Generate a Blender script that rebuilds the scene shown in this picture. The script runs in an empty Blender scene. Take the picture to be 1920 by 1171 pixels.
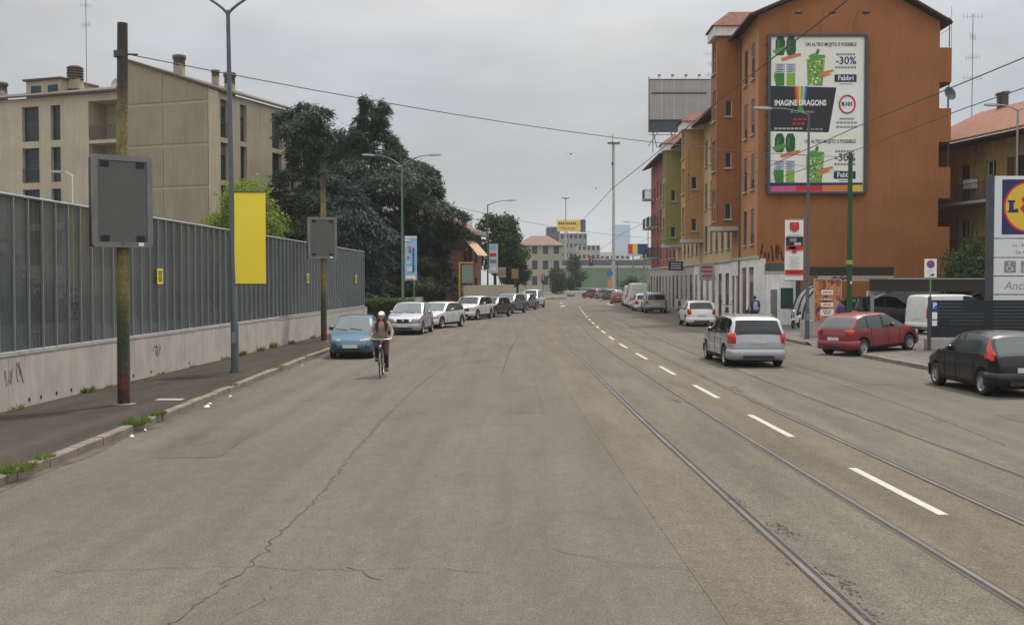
import bpy, bmesh, math, random
import numpy as np
from mathutils import Vector, Matrix

random.seed(11)
rng = np.random.default_rng(11)
R = math.radians
scn = bpy.context.scene
COL = scn.collection

# ------------------------------------------------------------------ camera
cam_data = bpy.data.cameras.new('camera')
cam = bpy.data.objects.new('camera', cam_data)
COL.objects.link(cam)
cam.location = (0, 0, 2.62)
cam.rotation_euler = (R(90 - 1.66), 0, 0)
cam_data.sensor_width = 36
cam_data.lens = 37.5
cam_data.clip_start = 0.1
cam_data.clip_end = 9000
scn.camera = cam

# ------------------------------------------------------------------ world, sun, exposure
SUN_EL, SUN_AZ = 60, 32      # azimuth clockwise from +Y
world = bpy.data.worlds.new('World')
scn.world = world
world.use_nodes = True
wn, wl = world.node_tree.nodes, world.node_tree.links
wn.clear()
wout = wn.new('ShaderNodeOutputWorld')
bg_sky = wn.new('ShaderNodeBackground')
bg_cloud = wn.new('ShaderNodeBackground')
wmix = wn.new('ShaderNodeMixShader')
sky = wn.new('ShaderNodeTexSky')
sky.sky_type = 'NISHITA'
sky.sun_disc = False
sky.sun_elevation = R(SUN_EL)
sky.sun_rotation = R(SUN_AZ)
sky.air_density = 1.0
sky.dust_density = 3.0
wl.new(sky.outputs[0], bg_sky.inputs[0])
bg_sky.inputs[1].default_value = 0.08
tc = wn.new('ShaderNodeTexCoord')
sep = wn.new('ShaderNodeSeparateXYZ')
wl.new(tc.outputs['Generated'], sep.inputs[0])
# overcast deck: luminance rises from horizon to zenith as under any even cloud cover
rmp = wn.new('ShaderNodeValToRGB')
rmp.color_ramp.elements[0].position = 0.0
rmp.color_ramp.elements[0].color = (0.292, 0.30, 0.302, 1)
e = rmp.color_ramp.elements.new(0.16)
e.color = (0.338, 0.349, 0.358, 1)
e = rmp.color_ramp.elements.new(0.30)
e.color = (0.45, 0.455, 0.46, 1)
e = rmp.color_ramp.elements.new(0.62)
e.color = (0.93, 0.93, 0.93, 1)
rmp.color_ramp.elements[-1].position = 1.0
rmp.color_ramp.elements[-1].color = (1.5, 1.5, 1.5, 1)
wl.new(sep.outputs['Z'], rmp.inputs[0])
mapn = wn.new('ShaderNodeMapping')
mapn.inputs['Scale'].default_value = (1.0, 1.0, 2.6)
wl.new(tc.outputs['Generated'], mapn.inputs[0])
cn = wn.new('ShaderNodeTexNoise')
cn.inputs['Scale'].default_value = 2.6
cn.inputs['Detail'].default_value = 5
cn.inputs['Roughness'].default_value = 0.54
wl.new(mapn.outputs[0], cn.inputs[0])
cmr = wn.new('ShaderNodeMapRange')
cmr.inputs[1].default_value = 0.36
cmr.inputs[2].default_value = 0.64
cmr.inputs[3].default_value = 0.83
cmr.inputs[4].default_value = 1.17
wl.new(cn.outputs[0], cmr.inputs[0])
cmul = wn.new('ShaderNodeVectorMath')
cmul.operation = 'SCALE'
wl.new(rmp.outputs[0], cmul.inputs[0])
wl.new(cmr.outputs[0], cmul.inputs['Scale'])
tint = wn.new('ShaderNodeValToRGB')
tint.color_ramp.elements[0].position = 0.36
tint.color_ramp.elements[0].color = (0.94, 0.985, 1.03, 1)
tint.color_ramp.elements[1].position = 0.64
tint.color_ramp.elements[1].color = (1.03, 1.0, 0.975, 1)
cn2 = wn.new('ShaderNodeTexNoise')
cn2.inputs['Scale'].default_value = 4.4
cn2.inputs['Detail'].default_value = 6
cn2.inputs['Roughness'].default_value = 0.5
wl.new(mapn.outputs[0], cn2.inputs[0])
wl.new(cn2.outputs[0], tint.inputs[0])
cm2 = wn.new('ShaderNodeVectorMath')
cm2.operation = 'MULTIPLY'
wl.new(cmul.outputs[0], cm2.inputs[0])
wl.new(tint.outputs[0], cm2.inputs[1])
wl.new(cm2.outputs[0], bg_cloud.inputs[0])
bg_cloud.inputs[1].default_value = 1.0
wmix.inputs[0].default_value = 0.93
wl.new(bg_sky.outputs[0], wmix.inputs[1])
wl.new(bg_cloud.outputs[0], wmix.inputs[2])
wl.new(wmix.outputs[0], wout.inputs[0])

sun_data = bpy.data.lights.new('sun', 'SUN')
sun_data.energy = 2.0
sun_data.angle = R(5)
sun_data.color = (1.0, 0.95, 0.87)
sun = bpy.data.objects.new('sun', sun_data)
COL.objects.link(sun)
sdir = Vector((math.cos(R(SUN_EL)) * math.sin(R(SUN_AZ)), math.cos(R(SUN_EL)) * math.cos(R(SUN_AZ)), math.sin(R(SUN_EL))))
sun.rotation_euler = sdir.to_track_quat('Z', 'Y').to_euler()
sun.location = (0, 0, 60)

scn.view_settings.view_transform = 'Standard'
scn.view_settings.look = 'None'
scn.view_settings.exposure = 0.58
scn.view_settings.gamma = 1.0
scn.view_settings.use_curve_mapping = False
try:
    scn.cycles.use_denoising = True
    scn.cycles.max_bounces = 8
    scn.cycles.transparent_max_bounces = 16
    scn.cycles.volume_bounces = 1
except Exception:
    pass

# ------------------------------------------------------------------ helpers
def V(*a):
    return Vector(a)

class MB:
    """collects shapes into one mesh"""
    def __init__(self):
        self.v = []; self.f = []; self.sm = []
    def add(self, verts, faces, smooth=False):
        n = len(self.v)
        self.v += [tuple(p) for p in verts]
        self.f += [tuple(i + n for i in fc) for fc in faces]
        self.sm += [smooth] * len(faces)
        return self
    def box(self, c, s, M=None):
        x, y, z = s[0] / 2, s[1] / 2, s[2] / 2
        vs = [V(a * x, b * y, d * z) + V(*c) for d in (-1, 1) for b in (-1, 1) for a in (-1, 1)]
        if M is not None:
            vs = [M @ p for p in vs]
        return self.add(vs, [(0, 2, 3, 1), (4, 5, 7, 6), (0, 1, 5, 4), (2, 6, 7, 3), (0, 4, 6, 2), (1, 3, 7, 5)])
    def box2(self, a, b, M=None):
        return self.box([(a[i] + b[i]) / 2 for i in range(3)], [abs(b[i] - a[i]) for i in range(3)], M)
    def bbox(self, c, s, bev=0.02, M=None):
        """box with chamfered edges all round"""
        x, y, z = s[0] / 2, s[1] / 2, s[2] / 2
        b = min(bev, x * .9, y * .9, z * .9)
        bm = bmesh.new()
        bmesh.ops.create_cube(bm, size=1)
        for v in bm.verts:
            v.co = V(v.co.x * 2 * x, v.co.y * 2 * y, v.co.z * 2 * z)
        bmesh.ops.bevel(bm, geom=bm.edges[:], offset=b, segments=2, profile=0.6, affect='EDGES')
        vs = [v.co + V(*c) for v in bm.verts]
        if M is not None:
            vs = [M @ p for p in vs]
        bm.verts.index_update()
        fs = [[v.index for v in f.verts] for f in bm.faces]
        bm.free()
        return self.add(vs, fs)
    def tube(self, pts, r, seg=10, caps=True, smooth=True, closed=False):
        pts = [V(*p) for p in pts]
        n = len(pts)
        rs = r if isinstance(r, (list, tuple)) else [r] * n
        vs = []; fs = []
        prev = None
        for i, p in enumerate(pts):
            if closed:
                t = pts[(i + 1) % n] - pts[i - 1]
            else:
                t = pts[min(i + 1, n - 1)] - pts[max(i - 1, 0)]
            t = t.normalized() if t.length > 1e-9 else V(0, 0, 1)
            if prev is None:
                a = V(0, 0, 1) if abs(t.z) < .9 else V(1, 0, 0)
                s1 = t.cross(a).normalized()
            else:
                s1 = (prev - t * prev.dot(t))
                s1 = s1.normalized() if s1.length > 1e-6 else t.orthogonal().normalized()
            prev = s1
            s2 = t.cross(s1)
            for k in range(seg):
                an = 2 * math.pi * k / seg
                vs.append(p + (s1 * math.cos(an) + s2 * math.sin(an)) * rs[i])
        m = n if closed else n - 1
        for i in range(m):
            j = (i + 1) % n
            for k in range(seg):
                k2 = (k + 1) % seg
                fs.append((i * seg + k, i * seg + k2, j * seg + k2, j * seg + k))
        self.add(vs, fs, smooth)
        if caps and not closed:
            self.add(vs[:seg], [tuple(range(seg))[::-1]])
            self.add(vs[-seg:], [tuple(range(seg))])
        return self
    def lathe(self, prof, seg=16, M=None, smooth=True):
        """prof: (r, z) pairs about z"""
        vs = []; fs = []
        for r, z in prof:
            for k in range(seg):
                a = 2 * math.pi * k / seg
                vs.append(V(r * math.cos(a), r * math.sin(a), z))
        if M is not None:
            vs = [M @ p for p in vs]
        for i in range(len(prof) - 1):
            for k in range(seg):
                k2 = (k + 1) % seg
                fs.append((i * seg + k, i * seg + k2, (i + 1) * seg + k2, (i + 1) * seg + k))
        return self.add(vs, fs, smooth)
    def prism(self, poly, d, M=None):
        """poly in xy, extruded 0..d along z"""
        n = len(poly)
        vs = [V(p[0], p[1], 0) for p in poly] + [V(p[0], p[1], d) for p in poly]
        if M is not None:
            vs = [M @ p for p in vs]
        fs = [tuple(range(n))[::-1], tuple(range(n, 2 * n))]
        fs += [(i, (i + 1) % n, n + (i + 1) % n, n + i) for i in range(n)]
        return self.add(vs, fs)
    def ball(self, c, r, seg=14, rings=8, M=None):
        rr = r if isinstance(r, (list, tuple)) else (r, r, r)
        vs = []; fs = []
        for i in range(rings + 1):
            t = math.pi * i / rings
            for k in range(seg):
                a = 2 * math.pi * k / seg
                p = V(rr[0] * math.sin(t) * math.cos(a), rr[1] * math.sin(t) * math.sin(a), rr[2] * math.cos(t))
                if M is not None:
                    p = M @ p
                vs.append(p + V(*c))
        for i in range(rings):
            for k in range(seg):
                k2 = (k + 1) % seg
                fs.append((i * seg + k, (i + 1) * seg + k, (i + 1) * seg + k2, i * seg + k2))
        return self.add(vs, fs, True)
    def quad(self, a, b, c, d):
        return self.add([a, b, c, d], [(0, 1, 2, 3)])
    def mesh(self, name):
        me = bpy.data.meshes.new(name)
        me.from_pydata(self.v, [], self.f)
        me.polygons.foreach_set('use_smooth', self.sm)
        me.update()
        return me
    def build(self, name, mat, parent=None, loc=None, rotz=0):
        me = self.mesh(name)
        if mat is not None:
            me.materials.append(mat)
        return link(name, me, parent, loc, rotz)

def link(name, me, parent=None, loc=None, rotz=0):
    o = bpy.data.objects.new(name, me)
    COL.objects.link(o)
    o.parent = parent
    if loc is not None:
        o.location = loc
    if rotz:
        o.rotation_euler = (0, 0, rotz)
    return o

def tag(o, label=None, cat=None, group=None, kind=None):
    if label: o['label'] = label
    if cat: o['category'] = cat
    if group: o['group'] = group
    if kind: o['kind'] = kind
    return o

def thing(name, label, cat, loc=(0, 0, 0), rotz=0, group=None):
    o = link(name, None, None, loc, rotz)
    o.empty_display_size = 0.3
    return tag(o, label, cat, group)

def copy_tree(o, parent=None):
    c = o.copy()
    COL.objects.link(c)
    c.parent = parent
    for ch in list(o.children):
        copy_tree(ch, c)
    return c

def np_mesh(name, verts, faces4, mat, parent=None, smooth=False):
    """big mesh from numpy arrays; faces4 (n,4) or (n,3)"""
    me = bpy.data.meshes.new(name)
    nv, (nf, k) = len(verts), faces4.shape
    me.vertices.add(nv)
    me.vertices.foreach_set('co', np.ascontiguousarray(verts, dtype=np.float32).ravel())
    me.loops.add(nf * k)
    me.loops.foreach_set('vertex_index', np.ascontiguousarray(faces4, dtype=np.int32).ravel())
    me.polygons.add(nf)
    me.polygons.foreach_set('loop_start', np.arange(0, nf * k, k, dtype=np.int32))
    try:
        me.polygons.foreach_set('loop_total', np.full(nf, k, dtype=np.int32))
    except Exception:
        pass
    me.polygons.foreach_set('use_smooth', np.full(nf, smooth))
    me.update(calc_edges=True)
    me.materials.append(mat)
    return link(name, me, parent)

def baked(o):
    """apply an object's modifiers"""
    dg = bpy.context.evaluated_depsgraph_get()
    me = bpy.data.meshes.new_from_object(o.evaluated_get(dg))
    o.modifiers.clear()
    old = o.data
    o.data = me
    bpy.data.meshes.remove(old)
    return o

# ------------------------------------------------------------------ materials
def mat(name, col, rough=0.8, metal=0.0, var=0.0, vscale=2.0, bump=0.0, bscale=30.0, spec=0.5,
        coat=0.0, streak=0.0, dark=None, coords='Object', emis=0.0, stretch=(1, 1, 1), detail=6):
    m = bpy.data.materials.new(name)
    m.use_nodes = True
    nt = m.node_tree
    b = nt.nodes['Principled BSDF']
    b.inputs['Base Color'].default_value = (*col, 1)
    b.inputs['Roughness'].default_value = rough
    b.inputs['Metallic'].default_value = metal
    b.inputs['Specular IOR Level'].default_value = spec
    b.inputs['Coat Weight'].default_value = coat
    b.inputs['Coat Roughness'].default_value = 0.06
    if var or bump or streak:
        t = nt.nodes.new('ShaderNodeTexCoord')
        mp = nt.nodes.new('ShaderNodeMapping')
        mp.inputs['Scale'].default_value = stretch
        nt.links.new(t.outputs[coords], mp.inputs[0])
        co = mp.outputs[0]
    cur = None
    if var:
        n = nt.nodes.new('ShaderNodeTexNoise')
        n.inputs['Scale'].default_value = vscale
        n.inputs['Detail'].default_value = detail
        n.inputs['Roughness'].default_value = 0.62
        nt.links.new(co, n.inputs[0])
        r = nt.nodes.new('ShaderNodeValToRGB')
        d = dark if dark else tuple(c * (1 - var) for c in col)
        br = tuple(min(1, c * (1 + var * 0.6)) for c in col)
        r.color_ramp.elements[0].position = 0.3
        r.color_ramp.elements[1].position = 0.7
        r.color_ramp.elements[0].color = (*d, 1)
        r.color_ramp.elements[1].color = (*br, 1)
        nt.links.new(n.outputs[0], r.inputs[0])
        cur = r.outputs[0]
    if streak:
        mp2 = nt.nodes.new('ShaderNodeMapping')
        mp2.inputs['Scale'].default_value = (3.0, 3.0, 0.18)
        nt.links.new(t.outputs[coords], mp2.inputs[0])
        n2 = nt.nodes.new('ShaderNodeTexNoise')
        n2.inputs['Scale'].default_value = 1.6
        n2.inputs['Detail'].default_value = 8
        n2.inputs['Roughness'].default_value = 0.7
        nt.links.new(mp2.outputs[0], n2.inputs[0])
        mr = nt.nodes.new('ShaderNodeMapRange')
        mr.inputs[1].default_value = 0.35
        mr.inputs[2].default_value = 0.62
        mr.inputs[3].default_value = 1 - streak
        mr.inputs[4].default_value = 1.0
        nt.links.new(n2.outputs[0], mr.inputs[0])
        mx = nt.nodes.new('ShaderNodeVectorMath')
        mx.operation = 'SCALE'
        if cur is None:
            mx.inputs[0].default_value = col
        else:
            nt.links.new(cur, mx.inputs[0])
        nt.links.new(mr.outputs[0], mx.inputs['Scale'])
        cur = mx.outputs[0]
    if cur is not None:
        nt.links.new(cur, b.inputs['Base Color'])
    if bump:
        nb = nt.nodes.new('ShaderNodeTexNoise')
        nb.inputs['Scale'].default_value = bscale
        nb.inputs['Detail'].default_value = 4
        nt.links.new(co, nb.inputs[0])
        bp = nt.nodes.new('ShaderNodeBump')
        bp.inputs['Strength'].default_value = bump
        bp.inputs['Distance'].default_value = 0.02
        nt.links.new(nb.outputs[0], bp.inputs['Height'])
        nt.links.new(bp.outputs[0], b.inputs['Normal'])
    if emis:
        b.inputs['Emission Color'].default_value = (*col, 1)
        b.inputs['Emission Strength'].default_value = emis
    return m

def road_mat(name, c1, c2, speck=0.35, patch=0.2, oil=0.0):
    """worn asphalt: large patches, streaks along the traffic, stone speckle"""
    m = bpy.data.materials.new(name)
    m.use_nodes = True
    nt = m.node_tree; N = nt.nodes; L = nt.links
    b = N['Principled BSDF']
    b.inputs['Roughness'].default_value = 0.88
    b.inputs['Specular IOR Level'].default_value = 0.12
    t = N.new('ShaderNodeTexCoord')
    def noise(scale, det, sc=(1, 1, 1), ro=0.6):
        mp = N.new('ShaderNodeMapping'); mp.inputs['Scale'].default_value = sc
        L.new(t.outputs['Object'], mp.inputs[0])
        n = N.new('ShaderNodeTexNoise'); n.inputs['Scale'].default_value = scale
        n.inputs['Detail'].default_value = det; n.inputs['Roughness'].default_value = ro
        L.new(mp.outputs[0], n.inputs[0])
        return n.outputs[0]
    big = noise(0.28, 7, (1, 0.35, 1), 0.65)
    r = N.new('ShaderNodeValToRGB')
    r.color_ramp.elements[0].position = 0.32; r.color_ramp.elements[1].position = 0.68
    r.color_ramp.elements[0].color = (*c1, 1); r.color_ramp.elements[1].color = (*c2, 1)
    L.new(big, r.inputs[0])
    def scale_by(colsock, fac, lo, hi, a=0.35, bb=0.65):
        mr = N.new('ShaderNodeMapRange')
        mr.inputs[1].default_value = a; mr.inputs[2].default_value = bb
        mr.inputs[3].default_value = lo; mr.inputs[4].default_value = hi
        L.new(fac, mr.inputs[0])
        vm = N.new('ShaderNodeVectorMath'); vm.operation = 'SCALE'
        L.new(colsock, vm.inputs[0]); L.new(mr.outputs[0], vm.inputs['Scale'])
        return vm.outputs[0]
    c = scale_by(r.outputs[0], noise(1.7, 6, (1, 0.12, 1)), 1 - patch, 1 + patch * .6)
    c = scale_by(c, noise(5.5, 6, (1, .7, 1), .7), .90, 1.07)
    c = scale_by(c, noise(16, 4, (1, 1, 1), .7), .90, 1.08)
    c = scale_by(c, noise(.8, 6, (1, .6, 1), .6), 1.0, .84, .56, .72)
    c = scale_by(c, noise(2.2, 3, (1, .015, 1), .5), .94, 1.05)
    c = scale_by(c, noise(48, 3, (1, 1, 1), 0.8), 1 - speck, 1 + speck, 0.3, 0.7)
    c = scale_by(c, noise(130, 2, (1, 1, 1), 0.8), 1 - speck, 1 + speck, 0.3, 0.7)
    L.new(c, b.inputs['Base Color'])
    bp = N.new('ShaderNodeBump'); bp.inputs['Strength'].default_value = 0.25
    bp.inputs['Distance'].default_value = 0.01
    L.new(noise(90, 3), bp.inputs['Height']); L.new(bp.outputs[0], b.inputs['Normal'])
    return m

def leaf_mat(name, c1, c2, sc=0.9, trans=0.25):
    m = bpy.data.materials.new(name)
    m.use_nodes = True
    nt = m.node_tree; N = nt.nodes; L = nt.links
    b = N['Principled BSDF']
    b.inputs['Roughness'].default_value = 0.65
    b.inputs['Specular IOR Level'].default_value = 0.25
    t = N.new('ShaderNodeTexCoord')
    n = N.new('ShaderNodeTexNoise'); n.inputs['Scale'].default_value = sc; n.inputs['Detail'].default_value = 8
    n.inputs['Roughness'].default_value = 0.7
    L.new(t.outputs['Object'], n.inputs[0])
    r = N.new('ShaderNodeValToRGB')
    r.color_ramp.elements[0].position = 0.3; r.color_ramp.elements[1].position = 0.72
    r.color_ramp.elements[0].color = (*c1, 1); r.color_ramp.elements[1].color = (*c2, 1)
    L.new(n.outputs[0], r.inputs[0]); L.new(r.outputs[0], b.inputs['Base Color'])
    tr = N.new('ShaderNodeBsdfTranslucent'); L.new(r.outputs[0], tr.inputs[0])
    mx = N.new('ShaderNodeMixShader'); mx.inputs[0].default_value = trans
    L.new(b.outputs[0], mx.inputs[1]); L.new(tr.outputs[0], mx.inputs[2])
    L.new(mx.outputs[0], N['Material Output'].inputs[0])
    return m

def clear_mat(name, col, alpha, rough=0.2, spec=0.4, var=0.0):
    """tinted see-through sheet"""
    m = mat(name, col, rough, 0, var, 1.2, spec=spec)
    nt = m.node_tree; N = nt.nodes; L = nt.links
    tr = N.new('ShaderNodeBsdfTransparent'); tr.inputs[0].default_value = (0.75, 0.8, 0.82, 1)
    mx = N.new('ShaderNodeMixShader'); mx.inputs[0].default_value = alpha
    L.new(tr.outputs[0], mx.inputs[1]); L.new(N['Principled BSDF'].outputs[0], mx.inputs[2])
    L.new(mx.outputs[0], N['Material Output'].inputs[0])
    return m

M = {}
M['ground'] = mat('ground', (0.17, 0.165, 0.14), 0.95, var=0.3, vscale=0.05)
M['road'] = road_mat('asphalt_worn', (0.112, 0.096, 0.079), (0.134, 0.116, 0.096), 0.5, 0.10)
M['track_bed'] = road_mat('asphalt_tan', (0.118, 0.098, 0.073), (0.143, 0.121, 0.093), 0.5, 0.14)
M['track_mid'] = road_mat('asphalt_grey_mid', (0.113, 0.097, 0.078), (0.140, 0.121, 0.098), 0.5, 0.15)
M['pave'] = road_mat('asphalt_dark', (0.046, 0.037, 0.030), (0.066, 0.055, 0.045), 0.35, 0.2)
M['pave_light'] = road_mat('pavement_grey', (0.105, 0.095, 0.085), (0.14, 0.13, 0.118), 0.35, 0.2)
M['kerb'] = mat('kerb_granite', (0.19, 0.155, 0.125), 0.85, var=0.4, vscale=2.5, bump=0.4, bscale=40)
M['paint'] = mat('road_paint', (0.42, 0.40, 0.36), 0.8, var=0.3, vscale=12)
M['crack'] = mat('crack_dark', (0.06, 0.05, 0.04), 0.95, var=.5, vscale=3)
M['rail'] = mat('rail_steel', (0.115, 0.102, 0.09), 0.6, 0.35, var=0.4, vscale=3, stretch=(1, .3, 1))
M['rail_groove'] = mat('rail_groove', (0.035, 0.027, 0.022), 0.9, var=0.4, vscale=6)
M['tar'] = mat('tar_spot', (0.03, 0.028, 0.026), 0.7, var=0.3, vscale=20)
M['concrete'] = mat('concrete', (0.42, 0.382, 0.335), 0.9, var=0.16, vscale=1.3, streak=0.18, bump=0.15, bscale=18)
M['concrete_cap'] = mat('concrete_cap', (0.33, 0.30, 0.25), 0.9, var=0.3, vscale=3)
M['panel'] = clear_mat('smoked_panel', (0.066, 0.073, 0.080), 0.88, 0.30, 0.5, var=0.4)
M['panel_b'] = clear_mat('smoked_panel_dark', (0.054, 0.060, 0.066), 0.88, 0.25, 0.5, var=0.5)
M['panel_c'] = clear_mat('smoked_panel_blue', (0.072, 0.082, 0.093), 0.88, 0.36, 0.5, var=0.4)
M['panel_rib'] = mat('panel_rib', (0.27, 0.29, 0.30), 0.5, 0.3, var=0.2, vscale=2)
M['yellow'] = mat('yellow_banner', (0.95, 0.74, 0.05), 0.7)
M['notice'] = mat('notice_yellow', (0.72, 0.55, 0.08), 0.7, var=0.25, vscale=20)
M['dark_metal'] = mat('dark_metal', (0.075, 0.085, 0.095), 0.5, 0.4, var=0.2, vscale=2)
M['grey_metal'] = mat('grey_metal', (0.28, 0.29, 0.29), 0.5, 0.4, var=0.2, vscale=2)
M['lamp_grey'] = mat('lamp_post_grey', (0.10, 0.115, 0.125), 0.55, 0.2, var=0.2, vscale=2)
M['lamp_green'] = mat('lamp_post_green', (0.12, 0.18, 0.125), 0.6, 0.1, var=0.25, vscale=2)
M['tram_green'] = mat('pole_green', (0.012, 0.075, 0.02), 0.5, 0.1, var=0.25, vscale=3)
M['sign_frame'] = mat('sign_frame', (0.20, 0.20, 0.195), 0.5, 0.3, var=0.2, vscale=3)
M['sign_grey'] = mat('sign_grey', (0.105, 0.103, 0.098), 0.55, var=0.06, vscale=2)
M['black'] = mat('matte_black', (0.012, 0.012, 0.013), 0.6)
M['rubber'] = mat('rubber', (0.02, 0.02, 0.021), 0.85, var=0.3, vscale=8)
M['white'] = mat('white_paint', (0.72, 0.72, 0.70), 0.6, var=0.08, vscale=3)
M['white_dirty'] = mat('white_render', (0.80, 0.78, 0.74), 0.85, var=0.18, vscale=1.2, streak=0.25)
M['glass'] = mat('window_glass', (0.018, 0.024, 0.03), 0.06, spec=0.6)
M['glass_dull'] = mat('window_glass_dull', (0.03, 0.045, 0.05), 0.25, spec=0.4, var=0.5, vscale=0.8)
M['chrome'] = mat('chrome', (0.6, 0.6, 0.6), 0.2, 1.0)
M['lens_clear'] = mat('lens_clear', (0.55, 0.57, 0.6), 0.12, 0.3, var=0.4, vscale=14, coat=0.6)
M['lens_red'] = mat('lens_red', (0.55, 0.012, 0.015), 0.15, coat=0.8, var=0.3, vscale=10)
M['lens_orange'] = mat('lens_orange', (0.6, 0.18, 0.04), 0.15, coat=0.8)
M['plate'] = mat('number_plate', (0.6, 0.6, 0.58), 0.5, var=0.25, vscale=14)
M['rim'] = mat('wheel_rim', (0.42, 0.42, 0.43), 0.4, 0.6, var=0.25, vscale=10)
# ------------------------------------------------------------------ street layout (metres; y runs along the street)
_gy = np.arange(-30, 260, 0.5)
def curve(tbl, sig=6.0):
    t = np.array(tbl, float)
    x = np.interp(_gy, t[:, 0], t[:, 1])
    k = int(sig * 2 * 3)
    w = np.exp(-0.5 * (np.arange(-k, k + 1) * 0.5 / sig) ** 2); w /= w.sum()
    xp = np.concatenate([np.full(k, x[0]), x, np.full(k, x[-1])])
    xs = np.convolve(xp, w, 'valid')
    return lambda y: float(np.interp(y, _gy, xs))
KL = curve([(-30, -6.4), (13, -6.5), (24, -6.62), (38, -6.85), (50, -6.45), (58, -5.8), (66, -5.0), (75, -4.0), (90, -1.9), (110, .7), (125, 2.0), (150, 2.6), (260, 3)], 3.0)
KR = curve([(-30, 13.6), (20, 12.8), (27, 12.55), (33, 12.2), (44, 12.0), (60, 12.4), (83, 12.95), (122, 14.2), (150, 15.2), (260, 17)], 3.0)
RL = curve([(-30, 3.2), (5, 2.78), (8, 2.7), (20, 2.44), (31, 2.34), (46, 2.28), (58, 2.58), (72, 3.05), (79, 3.3), (100, 4.25), (122, 5.3), (138, 6.1), (160, 7.6)], 4.0)
FAC = lambda y: 14.7 + 0.02 * (y - 64)      # street front of the right-hand row

def strip(mb, ys, fl, fr, z):
    n = len(mb.v)
    vs = []
    for y in ys:
        vs += [(fl(y), y, z), (fr(y), y, z)]
    mb.add(vs, [(2 * i, 2 * i + 1, 2 * i + 3, 2 * i + 2) for i in range(len(ys) - 1)])

ys_all = list(np.arange(-20, 60, 2.0)) + list(np.arange(60, 152, 2.0))

g = MB(); g.quad((-3000, -400, -0.004), (3000, -400, -0.004), (3000, 6000, -0.004), (-3000, 6000, -0.004))
tag(g.build('ground', M['ground']), kind='structure')

road = MB(); strip(road, ys_all, KL, KR, 0.0)
# junction at the end of the street
road.add([(-60, 150, 0), (80, 150, 0), (80, 236, 0), (-60, 236, 0)], [(0, 1, 2, 3)])
ROAD = tag(road.build('road', M['road']), kind='structure')

def off(f, d):
    return lambda y: f(y) + d
GA = 1.445
bed = MB()
strip(bed, ys_all, off(RL, -1.05), off(RL, 0.02), 0.004)
strip(bed, ys_all, off(RL, GA + .02), off(RL, 2.9), 0.004)
bed.build('tram_strip', M['track_bed'], ROAD)
bed = MB()
strip(bed, ys_all, off(RL, 0.02), off(RL, GA + .02), 0.0044)
strip(bed, ys_all, off(RL, 2.9), off(RL, 2.9 + GA + .3), 0.0044)
bed.build('tram_strip', M['track_mid'], ROAD)

rail_lab = ['grooved steel tram rail bordering the cracked lane beside the tan strip',
            'worn tram rail running between the white dashes and the rail by the tan strip',
            'dark tram rail between the white dashes and the rail under the silver car',
            'dark tram rail passing under the silver estate car']
yr = list(np.arange(-6, 60, 1.0)) + list(np.arange(60, 151, 2.0))
for i, d in enumerate((0, GA, 2.9, 2.9 + GA)):
    t = thing('tram_rail', rail_lab[i], 'rail', (RL(10) + d, 10, 0), 0, 'tram rails set in the street')
    def rel(f0, f1, z, mb):
        vs = []
        for y in yr:
            vs += [(RL(y) - RL(10) + f0, y - 10, z), (RL(y) - RL(10) + f1, y - 10, z)]
        mb.add(vs, [(2 * k, 2 * k + 1, 2 * k + 3, 2 * k + 2) for k in range(len(yr) - 1)])
    hd = MB(); rel(-0.026, 0.026, 0.012, hd)
    hd.build('rail_head', M['rail'], t)
    gr = MB(); s = 1 if i in (0, 2) else -1
    a, b_ = sorted((0.026 * s, 0.075 * s)); rel(a, b_, 0.009, gr)
    a, b_ = sorted((-0.026 * s, -0.05 * s)); rel(a, b_, 0.009, gr)
    gr.build('rail_groove', M['rail_groove'], t)
    lp = MB(); a, b_ = sorted((0.075 * s, 0.09 * s)); rel(a, b_, 0.011, lp)
    lp.build('rail_lip', M['rail'], t)

# tar patches and broken asphalt along the rails
tb = MB()
for i in range(150):
    y = random.uniform(7, 60)
    d = random.choice((0, 0, 0, GA, 2.9, 2.9 + GA))
    x = RL(y) + d + random.choice((-1, 1)) * random.uniform(.05, .17)
    k = random.randint(5, 7); rr = random.uniform(.008, .035)
    pts = [(x + rr * random.uniform(.5, 1.2) * math.cos(2 * math.pi * j / k), y + rr * random.uniform(1, 3.4) * math.sin(2 * math.pi * j / k), 0.0075 + .0001 * (i % 9)) for j in range(k)]
    tb.add(pts, [tuple(range(k))])
for (x, y) in ((2.86, 9.2), (2.85, 11.2), (3.6, 23.3), (2.66, 12.6), (2.78, 8.3), (5.45, 25.4), (5.5, 26.2)):
    for i in range(40):
        px, py = x + random.gauss(0, .05), y + random.gauss(0, .2); rr = random.uniform(.005, .02)
        tb.add([(px + rr * math.cos(a) * random.uniform(.6, 1.3), py + 2 * rr * math.sin(a), 0.0085 + .0001 * i) for a in (0, 1.2, 2.4, 3.7, 5)], [(0, 1, 2, 3, 4)])
tag(tb.build('tar_patches', M['tar'], ROAD), kind='stuff')

# white dashes between the two tracks
y = 5.9
while y < 110:
    n = 3.0
    db = MB()
    yy = [y + n * k / 3 for k in range(4)]
    strip(db, yy, off(RL, GA + .72), off(RL, GA + .84), 0.0088)
    db.build('lane_dash', M['paint'], ROAD)
    y += 6.0
# give-way blocks near the junction
for x0, y0, w, l in ((5.0, 112, .5, 4), (10.9, 118, .5, 9), (5.6, 128, .45, 3)):
    db = MB(); db.add([(x0, y0, .009), (x0 + w, y0, .009), (x0 + w + .3, y0 + l, .009), (x0 + .3, y0 + l, .009)], [(0, 1, 2, 3)])
    db.build('stop_marking', M['paint'], ROAD)

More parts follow.
